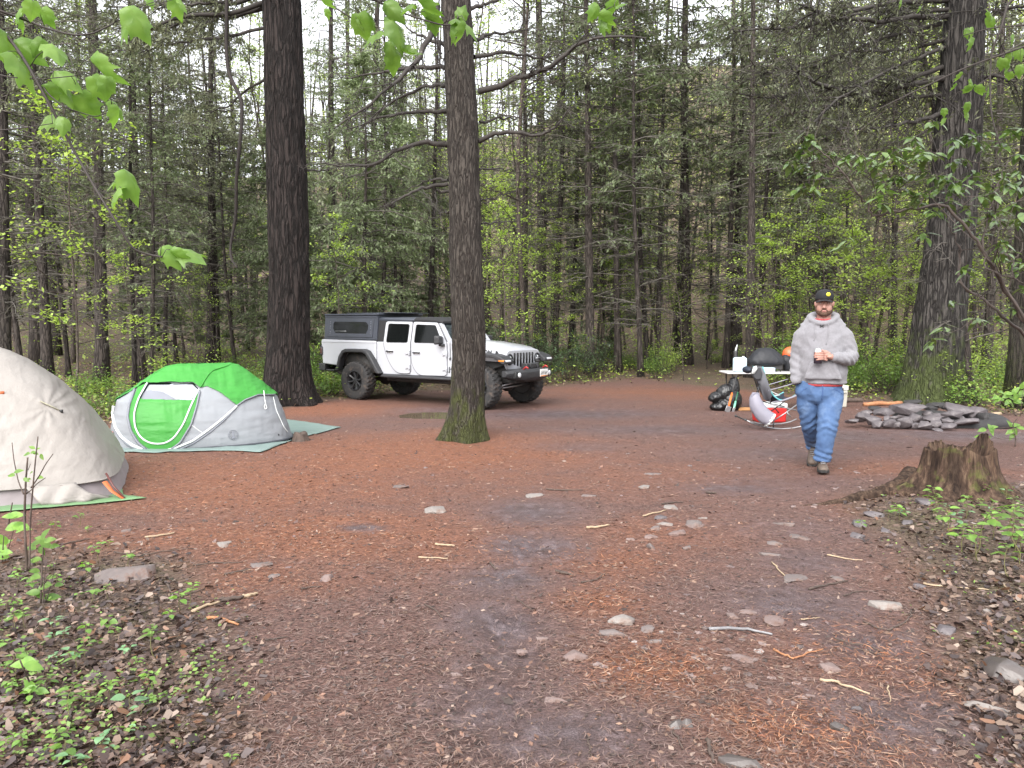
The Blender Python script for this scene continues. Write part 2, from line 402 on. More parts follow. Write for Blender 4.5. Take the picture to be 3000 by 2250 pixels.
def ground_mat():
    m,nt,b=nodes('forest floor')
    a=N(nt,'ShaderNodeVertexColor',layer_name='cover'); sp=N(nt,'ShaderNodeSeparateColor'); nt.links.new(a.outputs[0],sp.inputs[0])
    vec=coord(nt); v1=coord(nt,(1,2.6,1))
    f1=noi(nt,v1,38,6,.75); f2=noi(nt,vec,9,5,.65); f3=noi(nt,vec,120,4,.7)
    v=N(nt,'ShaderNodeTexVoronoi'); v.inputs['Scale'].default_value=55; nt.links.new(v1,v.inputs['Vector'])
    base=ramp(nt,f1,[(.32,(.016,.009,.008)),(.46,(.085,.045,.037)),(.59,(.185,.105,.085)),(.76,(.33,.22,.18))])
    rust=ramp(nt,f1,[(.30,(.030,.012,.008)),(.45,(.145,.055,.030)),(.60,(.27,.115,.062)),(.78,(.40,.23,.15))])
    def patchy(sock,amt):
        a_=N(nt,'ShaderNodeMath',operation='MULTIPLY_ADD'); nt.links.new(f2,a_.inputs[0]); a_.inputs[1].default_value=amt; nt.links.new(sock,a_.inputs[2])
        b_=N(nt,'ShaderNodeMath',operation='SUBTRACT',use_clamp=True); nt.links.new(a_.outputs[0],b_.inputs[0]); b_.inputs[1].default_value=amt*.5; return b_.outputs[0]
    col=mix(nt,base,rust,patchy(sp.outputs[0],1.3))
    mud=ramp(nt,f2,[(.3,(.060,.044,.044)),(.52,(.125,.095,.098)),(.75,(.215,.175,.18))]); mudf=ramp(nt,f3,[(.38,(.45,.43,.43)),(.62,(1.2,1.15,1.15))]); mud=mix(nt,mud,mudf,1.0,'MULTIPLY')
    col=mix(nt,col,mud,patchy(sp.outputs[1],1.1))
    lit=ramp(nt,v.outputs['Color'],[(.2,(.035,.024,.018)),(.5,(.095,.062,.045)),(.75,(.16,.115,.08)),(.95,(.23,.18,.13))])
    lit=mix(nt,lit,(.06,.075,.02),ramp(nt,noi(nt,vec,1.3,5,.7),[(.5,(0,0,0)),(.72,(.75,.75,.75))]))
    col=mix(nt,col,lit,sp.outputs[2])
    nt.links.new(col,b.inputs['Base Color'])
    rr=N(nt,'ShaderNodeMapRange'); rr.inputs[3].default_value=.8; rr.inputs[4].default_value=.42; nt.links.new(sp.outputs[1],rr.inputs[0]); nt.links.new(rr.outputs[0],b.inputs['Roughness'])
    b.inputs['Specular IOR Level'].default_value=.35
    hh=mix(nt,f1,f2,.45); hh=mix(nt,hh,f3,.3); bump(nt,b,hh,.85,.035)
    return m
G=link('ground',me,ground_mat()); tag(G,'reddish forest floor of needles and wet mud','ground',kind='structure')
# puddles
wm,nt,b=nodes('puddle water'); b.inputs['Base Color'].default_value=(.13,.10,.07,1); b.inputs['Roughness'].default_value=.04; b.inputs['IOR'].default_value=1.33
bump(nt,b,noi(nt,coord(nt),14,2),.04,.01)
for k,((cx,cy_,rx,ry,dp),z) in enumerate(zip(PUD,PZ)):
    mb=MB(); a=np.arange(40)*2*PI/40; rr=1.05+.08*np.sin(a*3+k)
    mb.add(np.stack([cx+rx*rr*np.cos(a),cy_+ry*rr*np.sin(a),0*a+z],1),[tuple(range(40))])
    tag(obj('puddle',mb,wm),['muddy rain puddle in the clearing beside the truck','thin shallow puddle beyond the front bumper of the truck'][k],'puddle',kind='structure')
# ================================================================== trees
rng=np.random.default_rng(11); random.seed(11)
M_bark=bark('conifer bark',(.074,.063,.055),(.022,.018,.016),14,.16,lichen=((.22,.25,.19),9,1.32),bs=.8)
M_barkd=bark('sapling bark',(.12,.10,.085),(.05,.04,.034),22,.25,lichen=((.30,.32,.27),14,1.2),bs=.5)
M_pine=bark('furrowed pine bark',(.040,.031,.028),(.010,.008,.007),17,.11,lichen=((.42,.42,.40),16,1.36),bs=1.0,dist=.05)
M_lich=bark('lichened bark',(.098,.086,.073),(.042,.034,.029),24,.14,lichen=((.33,.34,.24),12,1.06),moss=((.050,.055,.018),-.2,1.9),bs=1.0,dist=.03)
M_oak=bark('ridged oak bark',(.068,.063,.057),(.018,.016,.015),15,.11,lichen=((.30,.32,.28),13,1.15),moss=((.06,.075,.025),.2,3.0),bs=1.0,dist=.06)
M_pale=bark('mossy pale bark',(.14,.14,.10),(.035,.033,.025),12,.3,lichen=((.34,.38,.25),7,1.02),moss=((.10,.13,.04),.3,3.0))
M_twig=simple('dead branch wood',(.155,.14,.12),.9,(.06,.053,.046),6)
M_limb=simple('dark limb wood',(.048,.041,.036),.9,(.025,.021,.018),6,dirt=((.20,.20,.16),9,.62,.75))
M_needle=leafmat('hemlock needles',(.215,.26,.135),(.11,.14,.072),.35,.6,.3)
M_dim=leafmat('dusky needles',(.215,.23,.14),(.11,.12,.074),.3,.65,.3)
M_spring=leafmat('spring leaves',(.42,.53,.13),(.22,.32,.07),.45,.45,.3)
M_leaf=leafmat('green shrub leaves',(.22,.34,.075),(.075,.14,.035),.35,.4,.35)
M_rhod=leafmat('glossy evergreen leaves',(.085,.135,.055),(.035,.065,.028),.12,.28,.25,spec=.6)
M_far=leafmat('far leaves',(1,1,1),(1,1,1),.4,.5,attr=True)
def strands(P,r,n=3):
    """P (k,m,3) centre lines, r (k,m) radii -> verts, quads of thin tubes"""
    k,m,_=P.shape; Tn=np.gradient(P,axis=1); Tn/=np.linalg.norm(Tn,axis=2,keepdims=True)+1e-9
    ref=np.where(np.abs(Tn[:,:,2:3])<.9,np.array([0,0,1.]),np.array([1.,0,0]))
    U=np.cross(Tn,ref); U/=np.linalg.norm(U,axis=2,keepdims=True)+1e-9; W=np.cross(Tn,U)
    a=np.arange(n)*2*PI/n
    V=P[:,:,None,:]+r[:,:,None,None]*(np.cos(a)[None,None,:,None]*U[:,:,None,:]+np.sin(a)[None,None,:,None]*W[:,:,None,:])
    idx=np.arange(k*m*n).reshape(k,m,n); nx=np.roll(idx,-1,axis=2)
    Q=np.stack([idx[:,:-1],nx[:,:-1],nx[:,1:],idx[:,1:]],-1).reshape(-1,4)
    return V.reshape(-1,3),Q
def arr_mesh(name,Vs,Qs,smooth=True):
    o=0;v=[];q=[]
    for a,b in zip(Vs,Qs): v.append(a); q.append(b+o); o+=len(a)
    V=np.concatenate(v).astype(np.float32); Qd=np.concatenate(q).astype(np.int32)
    me=bpy.data.meshes.new(name); me.vertices.add(len(V)); me.vertices.foreach_set('co',V.ravel())
    me.loops.add(Qd.size); me.loops.foreach_set('vertex_index',Qd.ravel())
    k=Qd.shape[1]; me.polygons.add(len(Qd)); me.polygons.foreach_set('loop_start',np.arange(0,Qd.size,k,dtype=np.int32)); me.update(calc_edges=True)
    if smooth: me.polygons.foreach_set('use_smooth',[True]*len(Qd))
    return me
def unit(v): return v/(np.linalg.norm(v,axis=-1,keepdims=True)+1e-9)
def sprays(C,D,ln,wd,rg,flat=.5):
    """diamond leaves: centres C, directions D"""
    n=len(C); D=unit(D); up=unit(np.stack([rg.normal(0,flat,n),rg.normal(0,flat,n),np.ones(n)],1)); S=unit(np.cross(D,up))
    ln=np.asarray(ln)*np.ones(n); wd=np.asarray(wd)*np.ones(n)
    a=C-D*ln[:,None]*.5; b=C+D*ln[:,None]*.5
    sag=np.stack([np.zeros(n),np.zeros(n),-.12*ln],1)
    return np.stack([a,C+S*wd[:,None]*.5+sag*.3,b+sag,C-S*wd[:,None]*.5+sag*.3],1)
def trunk_path(rg,H,bend):
    t=np.linspace(0,1,15); z=H*t**1.15
    ph=rg.uniform(0,6.28,4)
    return np.stack([bend*(np.sin(t*3.1+ph[0])-np.sin(ph[0]))+bend*.3*np.sin(t*11+ph[1])*t,bend*(np.sin(t*2.7+ph[2])-np.sin(ph[2]))+bend*.3*np.sin(t*9+ph[3])*t,z],1)
def trunk_mesh(name,P,r0,n=12,rtop=.12):
    t=np.linspace(0,1,len(P)); r=r0*((1-t)*(1-rtop)+rtop); r=r*(1+.55*np.exp(-P[:,2]/(r0*2.2)))
    mb=MB(); P=P.copy(); P[0,2]-=.3; mb.tube(list(P),list(r),n); return mb.mesh(name)
def on_path(P,z):
    return np.stack([np.interp(z,P[:,2],P[:,0]),np.interp(z,P[:,2],P[:,1]),z],1)
def conifer(seed,H,r0,nb,z0,zf,L,nt=9,fol=6,bend=.15,ln=.15,wd=.055,droop=.10):
    rg=np.random.default_rng(seed); P=trunk_path(rg,H,bend)
    zt=H*(.97 if H<12 else .70); z=np.sort(rg.uniform(z0,zt,nb)); az=rg.uniform(0,2*PI,nb)
    l=L*(0.45+.55*np.sin(np.clip((z-z0)/(H-z0)*2.6+.5,0,PI)))*rg.uniform(.45,1.15,nb)*np.clip((H-z)/(H*.25),.15,1)
    e=rg.uniform(-.12,.42,nb); m=7; s=np.linspace(0,1,m)
    S=l[:,None]*s[None,:]; hd=np.stack([np.cos(az),np.sin(az)],1); wob=rg.normal(0,.05,(nb,m)).cumsum(1)*l[:,None]*.5; wz=rg.normal(0,.035,(nb,m)).cumsum(1)*l[:,None]*.5
    B=np.zeros((nb,m,3)); st=on_path(P,z)
    B[:,:,0]=st[:,0:1]+hd[:,0:1]*S-hd[:,1:2]*wob; B[:,:,1]=st[:,1:2]+hd[:,1:2]*S+hd[:,0:1]*wob
    B[:,:,2]=z[:,None]+S*np.tan(e)[:,None]-droop*S*S/np.maximum(l[:,None],.6)*1.6+wz
    rb=np.clip(.011+.0055*l,.010,.035)[:,None]*(1-.8*s)[None,:]
    V1,Q1=strands(B,rb,4)
    # twigs
    bi=np.repeat(np.arange(nb),nt); t=rg.uniform(.18,1,nb*nt); f=t*(m-1); i0=np.minimum(f.astype(int),m-2); fr=(f-i0)[:,None]
    A=B[bi,i0]*(1-fr)+B[bi,i0+1]*fr; D=unit(B[bi,i0+1]-B[bi,i0])
    sg=rg.choice([-1,1],len(bi)); an=sg*rg.uniform(.5,1.3,len(bi)); ca,sa=np.cos(an),np.sin(an)
    D2=np.stack([D[:,0]*ca-D[:,1]*sa,D[:,0]*sa+D[:,1]*ca,D[:,2]+rg.normal(0,.25,len(bi))],1); D2=unit(D2)
    tl=l[bi]*rg.uniform(.14,.36,len(bi))*(1.25-.6*t)
    k=4; ss=np.linspace(0,1,k); TW=A[:,None,:]+D2[:,None,:]*(tl[:,None]*ss)[:,:,None]
    TW[:,:,2]-=(.22*tl[:,None]*ss**2); TW+=rg.normal(0,.03,TW.shape)*ss[None,:,None]
    V2,Q2=strands(TW,.0075*(1-.6*ss)[None,:]*np.ones((len(bi),1)),3)
    br=arr_mesh('branches',[V1,V2],[Q1,Q2])
    # needles
    live=(z[bi]>zf+rg.normal(0,1.2,len(bi)))
    A2=TW[live]; cnt=fol; n=len(A2)*cnt
    if n:
        ti=np.repeat(np.arange(len(A2)),cnt); t=rg.uniform(.05,1.05,n); f=np.clip(t*(k-1),0,k-1.001); i0=f.astype(int); fr=(f-i0)[:,None]
        C=A2[ti,i0]*(1-fr)+A2[ti,np.minimum(i0+1,k-1)]*fr+rg.normal(0,.05,(n,3)); Dn=unit(A2[ti,-1]-A2[ti,0])+rg.normal(0,.55,(n,3))
        Vn=sprays(C,Dn,rg.uniform(.6,1.3,n)*ln,rg.uniform(.6,1.3,n)*wd,rg,.5)
        nm=quads_mesh('needles',Vn)
    else: nm=None
    return P,trunk_mesh('trunk',P,r0),br,nm
def broad(seed,H,r0,nb,z0,L,nt,lv,ll,lw,bend=.25,up=.6,flat=.35,tuft=.10):
    rg=np.random.default_rng(seed); P=trunk_path(rg,H,bend)
    z=np.sort(rg.uniform(z0,H*.98,nb)); az=rg.uniform(0,2*PI,nb); l=L*rg.uniform(.4,1.1,nb)*np.clip((H-z)/(H*.4),.3,1)
    e=rg.uniform(.1,1.0,nb)*up; m=6; s=np.linspace(0,1,m); S=l[:,None]*s
    hd=np.stack([np.cos(az),np.sin(az)],1); wob=rg.normal(0,.07,(nb,m)).cumsum(1)*l[:,None]*.5
    B=np.zeros((nb,m,3)); st=on_path(P,z)
    B[:,:,0]=st[:,0:1]+hd[:,0:1]*S*np.cos(e)[:,None]-hd[:,1:2]*wob; B[:,:,1]=st[:,1:2]+hd[:,1:2]*S*np.cos(e)[:,None]+hd[:,0:1]*wob
    B[:,:,2]=z[:,None]+S*np.sin(e)[:,None]+rg.normal(0,.05,(nb,m)).cumsum(1)*l[:,None]*.4
    V1,Q1=strands(B,np.clip(.004+.006*l,.004,.03)[:,None]*(1-.75*s)[None,:],4)
    bi=np.repeat(np.arange(nb),nt); t=rg.uniform(.25,1,nb*nt); f=t*(m-1); i0=np.minimum(f.astype(int),m-2); fr=(f-i0)[:,None]
    A=B[bi,i0]*(1-fr)+B[bi,i0+1]*fr; D=unit(unit(B[bi,i0+1]-B[bi,i0])+rg.normal(0,.6,(len(bi),3))*[1,1,.5])
    tl=l[bi]*rg.uniform(.15,.4,len(bi)); ss=np.linspace(0,1,3); TW=A[:,None,:]+D[:,None,:]*(tl[:,None]*ss)[:,:,None]
    V2,Q2=strands(TW,.0035*(1-.5*ss)[None,:]*np.ones((len(bi),1))*(1 if H<8 else 1.8),3)
    br=arr_mesh('branches',[V1,V2],[Q1,Q2])
    n=len(bi)*lv; ti=np.repeat(np.arange(len(bi)),lv); t=rg.uniform(.3,1.1,n)[:,None]
    C=TW[ti,0]*(1-t)+TW[ti,2]*t+rg.normal(0,1,(n,3))*tuft*[1,1,.45]
    Dn=np.stack([rg.normal(0,1,n),rg.normal(0,1,n),rg.normal(-.25,.35,n)],1)
    nm=quads_mesh('leaves',sprays(C,Dn,rg.uniform(.6,1.3,n)*ll,rg.uniform(.6,1.3,n)*lw,rg,flat))
    return P,trunk_mesh('trunk',P,r0,8,.2),br,nm
def tree_obj(name,parts,mats,loc,label,cat,group,rz=0,scale=1.0):
    P,tr,br,nm=parts; t=thing(name,label,cat,loc,rz,group,scale)
    link('trunk',tr,mats[0],t); link('branches',br,mats[1],t).name='bare_branch_crown'
    if nm is not None: link('leaf_crown',nm,mats[2],t)
    return t
PROTO={}
def proto(key,name,parts,mats):
    P,tr,br,nm=parts
    for me,mm in((tr,mats[0]),(br,mats[1]),(nm,mats[2])):
        if me is not None: me.materials.append(mm)
    PROTO[key]=(name,parts)
def plant(key,x,y,rz,s,label,cat,group,tilt=(0,0),dz=0.0):
    name,(P,tr,br,nm)=PROTO[key]
    t=thing(name,label,cat,(x,y,float(hz(x,y))+dz),rz,group,1.0); t.scale=(s,s,s) if np.isscalar(s) else s
    t.rotation_euler=(tilt[0],tilt[1],rz)
    for nm_,me in(('trunk',tr),('branch_crown',br),('crown',nm)):
        if me is not None: link(nm_,me,None,t)
    return t
BC=(M_bark,M_twig,M_needle); BD=(M_bark,M_twig,M_dim)
proto('c0','conifer_tree',conifer(1,25,.20,92,2.2,5.5,3.4,13,6),BC)
proto('c1','conifer_tree',conifer(2,27,.22,88,2.6,7,3.6,13,6),BC)
proto('c2','conifer_tree',conifer(3,23,.19,92,1.8,5,3.2,13,6),BD)
proto('c3','conifer_tree',conifer(4,24,.20,100,2.0,8,3.2,13,6),BD)
proto('t0','conifer_tree',conifer(5,17,.085,90,1.5,4.5,2.0,11,6,.2),BC)
proto('t1','conifer_tree',conifer(6,15,.08,85,1.3,6,1.9,11,6,.22),BD)
proto('t2','conifer_tree',conifer(7,19,.09,90,1.6,5,2.1,11,6,.25),BD)
proto('h0','hemlock_tree',conifer(8,10,.09,120,.8,.6,2.4,12,11,.12,.16,.05,.16),BC)
proto('h1','hemlock_tree',conifer(9,8,.07,110,.5,.4,2.1,12,11,.12,.16,.05,.16),BC)
DB=(M_barkd,M_barkd,M_spring)
proto('d0','broadleaf_tree',broad(21,15,.09,46,3.0,3.2,9,7,.085,.055,.5,.9,.5,.16),DB)
proto('d1','broadleaf_tree',broad(22,12,.07,44,2.2,2.8,9,7,.08,.055,.5,.8,.5,.15),DB)
proto('s0','maple_sapling',broad(23,5.5,.024,22,.9,1.5,7,8,.075,.055,.25,.7,.28,.10),DB)
proto('s1','maple_sapling',broad(24,4.0,.020,20,.6,1.3,7,8,.07,.055,.25,.7,.28,.09),DB)
proto('s2','bare_sapling',broad(25,4.6,.018,26,.7,1.2,7,1,.05,.035,.3,.9,.4,.08),DB)
SB=(M_barkd,M_barkd,M_leaf)
def shrub(seed,h,w,ns,lv,ll,lw,mats,key,name):
    rg=np.random.default_rng(seed); k=6; s=np.linspace(0,1,k)
    az=rg.uniform(0,2*PI,ns); rr=w*np.sqrt(rg.uniform(0,1,ns)); hh=h*rg.uniform(.45,1.05,ns)*(1-.35*(rr/w)**2)
    P=np.zeros((ns,k,3)); b=.25
    P[:,:,0]=(rr*np.cos(az))[:,None]*(b+(1-b)*s); P[:,:,1]=(rr*np.sin(az))[:,None]*(b+(1-b)*s); P[:,:,2]=hh[:,None]*s**.85-.05
    P[:,1:]+=rg.normal(0,.035,(ns,k-1,3))
    V,Q=strands(P,.006*(1-.7*s)[None,:]*np.ones((ns,1)),3); st=arr_mesh('stem',[V],[Q])
    n=ns*lv; si=np.repeat(np.arange(ns),lv); t=rg.uniform(.25,1.05,n)**.8; f=np.clip(t*(k-1),0,k-1.01); i0=f.astype(int); fr=(f-i0)[:,None]
    C=P[si,i0]*(1-fr)+P[si,i0+1]*fr+rg.normal(0,.07,(n,3))
    Dn=np.stack([rg.normal(0,1,n),rg.normal(0,1,n),rg.normal(-.1,.4,n)],1)
    nm=quads_mesh('leaves',sprays(C,Dn,rg.uniform(.6,1.3,n)*ll,rg.uniform(.6,1.3,n)*lw,rg,.4))
    st.materials.append(mats[1]); nm.materials.append(mats[2]); PROTO[key]=(name,(None,None,st,nm))
shrub(31,1.2,.7,30,22,.075,.05,SB,'b0','leafy_shrub'); shrub(32,.8,.6,28,20,.07,.05,SB,'b1','leafy_shrub'); shrub(33,1.5,.8,26,20,.07,.045,(0,M_barkd,M_spring),'b2','leafy_shrub')
shrub(34,1.9,1.1,46,26,.12,.04,(0,M_barkd,M_rhod),'r0','rhododendron_shrub'); shrub(35,.5,.45,22,16,.07,.055,(0,M_barkd,M_spring),'b3','leafy_shrub')
# ------------------------------------------------------------------ where the trees of the wood stand
NAMED=[ # photo x at the foot, width in px, distance, prototype, label
(9,24,17,'c3','dark trunk at the photo edge above the peak of the beige tent'),
(65,16,24,'t1','thin dark trunk above the beige tent peak, next inside the photo edge'),
(136,32,22,'c1','thick mossy-footed trunk above the beige tent, second thick one along'),
(199,14,25,'t0','thin dark trunk between two thick trunks above the beige tent slope'),
(294,38,21,'c0','thick straight conifer trunk over the gap between the two tents'),
(391,13,18.5,'t2','slender trunk of the close trio behind the green tent, the thin outer one'),
(411,27,23,'c2','broad trunk of the close trio behind the green tent'),
(438,11,18,'t0','slim reddish trunk of the close trio behind the green tent'),
(480,14,27,'t1','thin trunk rising above the green tent door'),
(615,27,29,'c3','grey double trunk far behind the green tent roof, thicker stem'),
(637,14,30,'t2','grey double trunk far behind the green tent roof, thinner stem'),
(690,12,26,'t1','thin trunk close beside the tall furrowed pine'),
(976,28,30,'c1','dim thick trunk rising straight above the truck bed cap'),
(1113,14,28,'t0','thin trunk rising above the truck rear door'),
(1167,12,29,'t2','thin trunk rising above the truck front door'),
(1260,18,31,'c2','dim trunk hidden partly behind the lichened tree'),
(1538,24,27,'c3','dark trunk above the truck headlights with bare side branches'),
(1583,34,30,'c0','broad dark trunk of the pair above the truck bumper'),
(1623,22,28,'c2','narrower trunk of the pair above the truck bumper'),
(1670,17,32,'t1','thin far trunk beyond the truck front bumper'),
(1729,29,26,'c1','solid dark trunk standing alone beyond the truck nose'),
(1812,20,27,'t2','slender twin-looking trunk in the middle of the wood'),
(1879,17,25,'t0','slim trunk standing by pale bent saplings in the middle wood'),
(1898,16,29,'t1','slim trunk just behind the one by the pale saplings'),
(1930,17,30,'t2','thin trunk midway between truck and folding table'),
(2012,32,32,'c3','bold dark trunk standing at the head of the footpath'),
(2127,20,30,'t0','thin trunk over the footpath, close to a thicker neighbour'),
(2145,25,31,'c2','thicker trunk over the footpath beside a thin neighbour'),
(2199,28,25,'c1','reddish brown trunk directly above the water jug'),
(2222,16,28,'t1','thin trunk tucked against the reddish trunk above the table'),
(2325,16,27,'t2','thin trunk above the black grill cover'),
(2385,14,26,'t0','thin trunk right behind the man in the cap'),
(2415,22,28,'c0','dark trunk just past the shoulder of the man'),
(2620,20,30,'t2','far trunk between the man and the ridged oak'),
(2890,28,25,'c2','grey trunk in the gap behind the ridged oak'),
(2955,16,27,'t1','thin trunk between the ridged oak and the photo edge')]
FGRP='conifers of the wood round the camp'
for k,(px,wd,d,key,lab) in enumerate(NAMED):
    x=(px-1500)/F_PX*d; y=d*1.0
    r=wd*d/F_PX/2; r0={'c0':.20,'c1':.22,'c2':.19,'c3':.20,'t0':.085,'t1':.08,'t2':.09}[key]
    s=r/r0; s=float(np.clip(s,.7,1.5))
    plant(key,x,y,rng.uniform(0,6.28),s,lab,'tree',FGRP,(rng.normal(0,.012),rng.normal(0,.012)))
# leaning thin trunks on the right
plant('t2',(2470-1500)/F_PX*24,24,1.0,.8,'thin trunk leaning over beyond the man towards the oak','tree',FGRP,(0,R(7)))
plant('t0',(2500-1500)/F_PX*27,27,2.0,.9,'leaning trunk crossing behind the evergreen twigs by the oak','tree',FGRP,(0,R(14)))
plant('t1',(2852-1500)/F_PX*16.5,16.5,2.0,1.0,'dark trunk leaning steeply behind the fire ring','tree',FGRP,(0,R(13)))
plant('c3',(2985-1500)/F_PX*15.5,15.5,.4,.95,'pale mossy trunk at the photo edge behind the stump','tree',FGRP).children[0].data=PROTO['c3'][1][1].copy()
_pl=[o for o in bpy.data.objects if o.get('label','').startswith('pale mossy')][0]
_pl.children[0].data.materials.clear(); _pl.children[0].data.materials.append(M_pale)
# the rest of the wood
taken=[((p-1500)/F_PX*d,d) for p,_,d,_,_ in NAMED]
def free(x,y,r):
    for a,b in taken:
        if (a-x)**2+(b-y)**2<r*r: return False
    taken.append((x,y)); return True
def where(px):
    for lim,t in((250,'above the beige tent'),(560,'behind the green tent'),(760,'beside the tall furrowed pine'),(1000,'behind the truck bed'),(1290,'behind the truck cab'),(1600,'behind the truck bonnet'),(1900,'in the middle of the wood'),(2160,'around the footpath'),(2330,'behind the folding table'),(2560,'behind the man'),(2800,'behind the ridged oak')):
        if px<lim: return t
    return 'past the ridged oak'
keys=['c0','c1','c2','c3','t0','t1','t2','c0','c2','t1']
n=0;tries=0
while n<56 and tries<3000:
    tries+=1; y=27+rng.uniform(0,1)**1.2*31; x=rng.uniform(-.80,.80)*y
    if x/y>.30 and rng.uniform()<.6: continue
    if .16<x/y<.32 and y<36 and rng.uniform()<.7: continue
    if not free(x,y,1.9): continue
    key=keys[n%10]; px=1500+x/y*F_PX
    plant(key,x,y,rng.uniform(0,6.28),rng.uniform(.85,1.25),('slender' if key[0]=='t' else 'stout')+' conifer deep in the wood '+where(px),'tree',FGRP,(rng.normal(0,.02),rng.normal(0,.02))); n+=1
for k in range(9):
    for _ in range(60):
        y=rng.uniform(23,40); px=rng.choice([rng.normal(900,170),rng.normal(420,300),rng.normal(1600,350),rng.normal(2250,150)],p=[.45,.2,.2,.15]); x=(px-1500)/F_PX*y
        if y>edge_y(x)+3 and free(x,y,1.7): break
    else: continue
    plant(['h0','h1'][k%2],x,y,rng.uniform(0,6.28),rng.uniform(.8,1.25),'bushy young hemlock '+where(px),'tree','young hemlocks in the wood')
for k in range(54):
    for _ in range(60):
        y=rng.uniform(24,50); px=rng.choice([rng.normal(2350,420),rng.normal(1750,250),rng.normal(300,250),rng.uniform(-100,3100)],p=[.45,.27,.05,.23]); x=(px-1500)/F_PX*y
        if y>edge_y(x)+2.5 and free(x,y,1.6): break
    else: continue
    plant(['d0','d1'][k%2],x,y,rng.uniform(0,6.28),rng.uniform(.8,1.3),'thin broadleaf tree with pale green spring leaves '+where(px),'tree','broadleaf trees coming into leaf')
for k in range(58):
    for _ in range(60):
        px=rng.choice([rng.normal(1950,300),rng.normal(250,260),rng.normal(2650,250),rng.uniform(900,3100)],p=[.45,.08,.20,.27])
        y=rng.uniform(15,33); x=(px-1500)/F_PX*y
        if 2030<px<2200 and y<27: continue
        if y>edge_y(x)+1.2 and free(x,y,.8): break
    else: continue
    key=['s0','s1','s2'][k%3]
    plant(key,x,y,rng.uniform(0,6.28),rng.uniform(.7,1.3),('bare twiggy' if key=='s2' else 'bright green leafy')+' sapling '+where(px),'sapling','saplings under the trees')
for k in range(150):
    for _ in range(60):
        px=rng.uniform(-150,3150); x0=(px-1500)/F_PX
        yb=[q for q in np.linspace(9,30,60) if q>edge_y(x0*q)+.7]
        if not yb: continue
        y=yb[0]+abs(rng.normal(0,1))*5.0; x=x0*y
        if 1960<px<2230 and y<30: continue
        if 60<px<800 and rng.uniform()<.45: continue
        if free(x,y,.62): break
    else: continue
    key=['b0','b1','b2','b3','b1','b0'][k%6]
    if 1300<px<1760 and rng.uniform()<.55: key='r0'
    plant(key,x,y,rng.uniform(0,6.28),rng.uniform(.75,1.25)*(.72 if px<800 and key!='r0' else 1),{'b0':'rounded green shrub','b1':'low green shrub','b2':'pale yellow-green shrub','b3':'tiny yellow-green shrub','r0':'dark glossy-leaved evergreen shrub'}[key]+' at the edge of the wood '+where(px),'shrub','shrubs along the edge of the wood')
# ------------------------------------------------------------------ hero trunks
def hero_trunk(pts_px,d,n=72,m=260,ridge=.018,freq=9,flare=(.4,.5),lobes=5,seed=0,top=None):
    """trunk through photo points (x,y,width) at distance d, built about its own foot"""
    foot=gp(pts_px[0][0],pts_px[0][1]); d=foot[1]
    C=[];Rr=[]
    for (px,py,wd) in pts_px[1:]:
        q=at(px,py,d); C.append(q-foot); Rr.append(wd*d/F_PX/2)
    C=np.array(C); Rr=np.array(Rr); z=C[:,2]
    zt=top or z.max()+3; zz=np.concatenate([np.linspace(-.25,2.2,int(m*.4)),np.linspace(2.2,zt,int(m*.6))[1:]])
    o=np.argsort(z); C=C[o]; Rr=Rr[o]; z=z[o]
    ex=lambda a: np.interp(zz,np.r_[z,zt],np.r_[a,a[-1]+(a[-1]-a[-2])/(z[-1]-z[-2]+1e-6)*(zt-z[-1])])
    cx,cy_,rr=ex(C[:,0]),0*zz,ex(Rr)
    a=np.arange(n)*2*PI/n; A,Z=np.meshgrid(a,zz); Rm=np.repeat(rr[:,None],n,1)
    lob=.5+.5*np.cos(A*lobes+seed)+.35*np.cos(A*3+seed*2.1)
    Rm=Rm*(1+flare[0]*np.exp(-np.clip(Z,0,9)/flare[1])*(.45+.75*lob)+.03*fbm(np.cos(A)*2+seed,np.sin(A)*2,Z*.8,3))
    ca,sa=np.cos(A)*Rm.mean(),np.sin(A)*Rm.mean()
    wv=fbm(ca*4,sa*4,Z*1.3+seed,3)*.15
    rg_=1-np.abs(fbm((ca+wv)*freq,(sa+wv)*freq,Z*freq*.16+seed,3))*2.4
    Rm=Rm+ridge*rg_
    V=np.stack([cx[:,None]+Rm*np.cos(A),cy_[:,None]+Rm*np.sin(A),Z],-1)
    k=len(zz); idx=np.arange(k*n).reshape(k,n); nx=np.roll(idx,-1,1)
    Q=np.stack([idx[:-1],nx[:-1],nx[1:],idx[1:]],-1).reshape(-1,4)
    return foot,arr_mesh('trunk',[V.reshape(-1,3)],[Q]),(lambda z_: (np.interp(z_,zz,cx),0.0,np.interp(z_,zz,rr)))
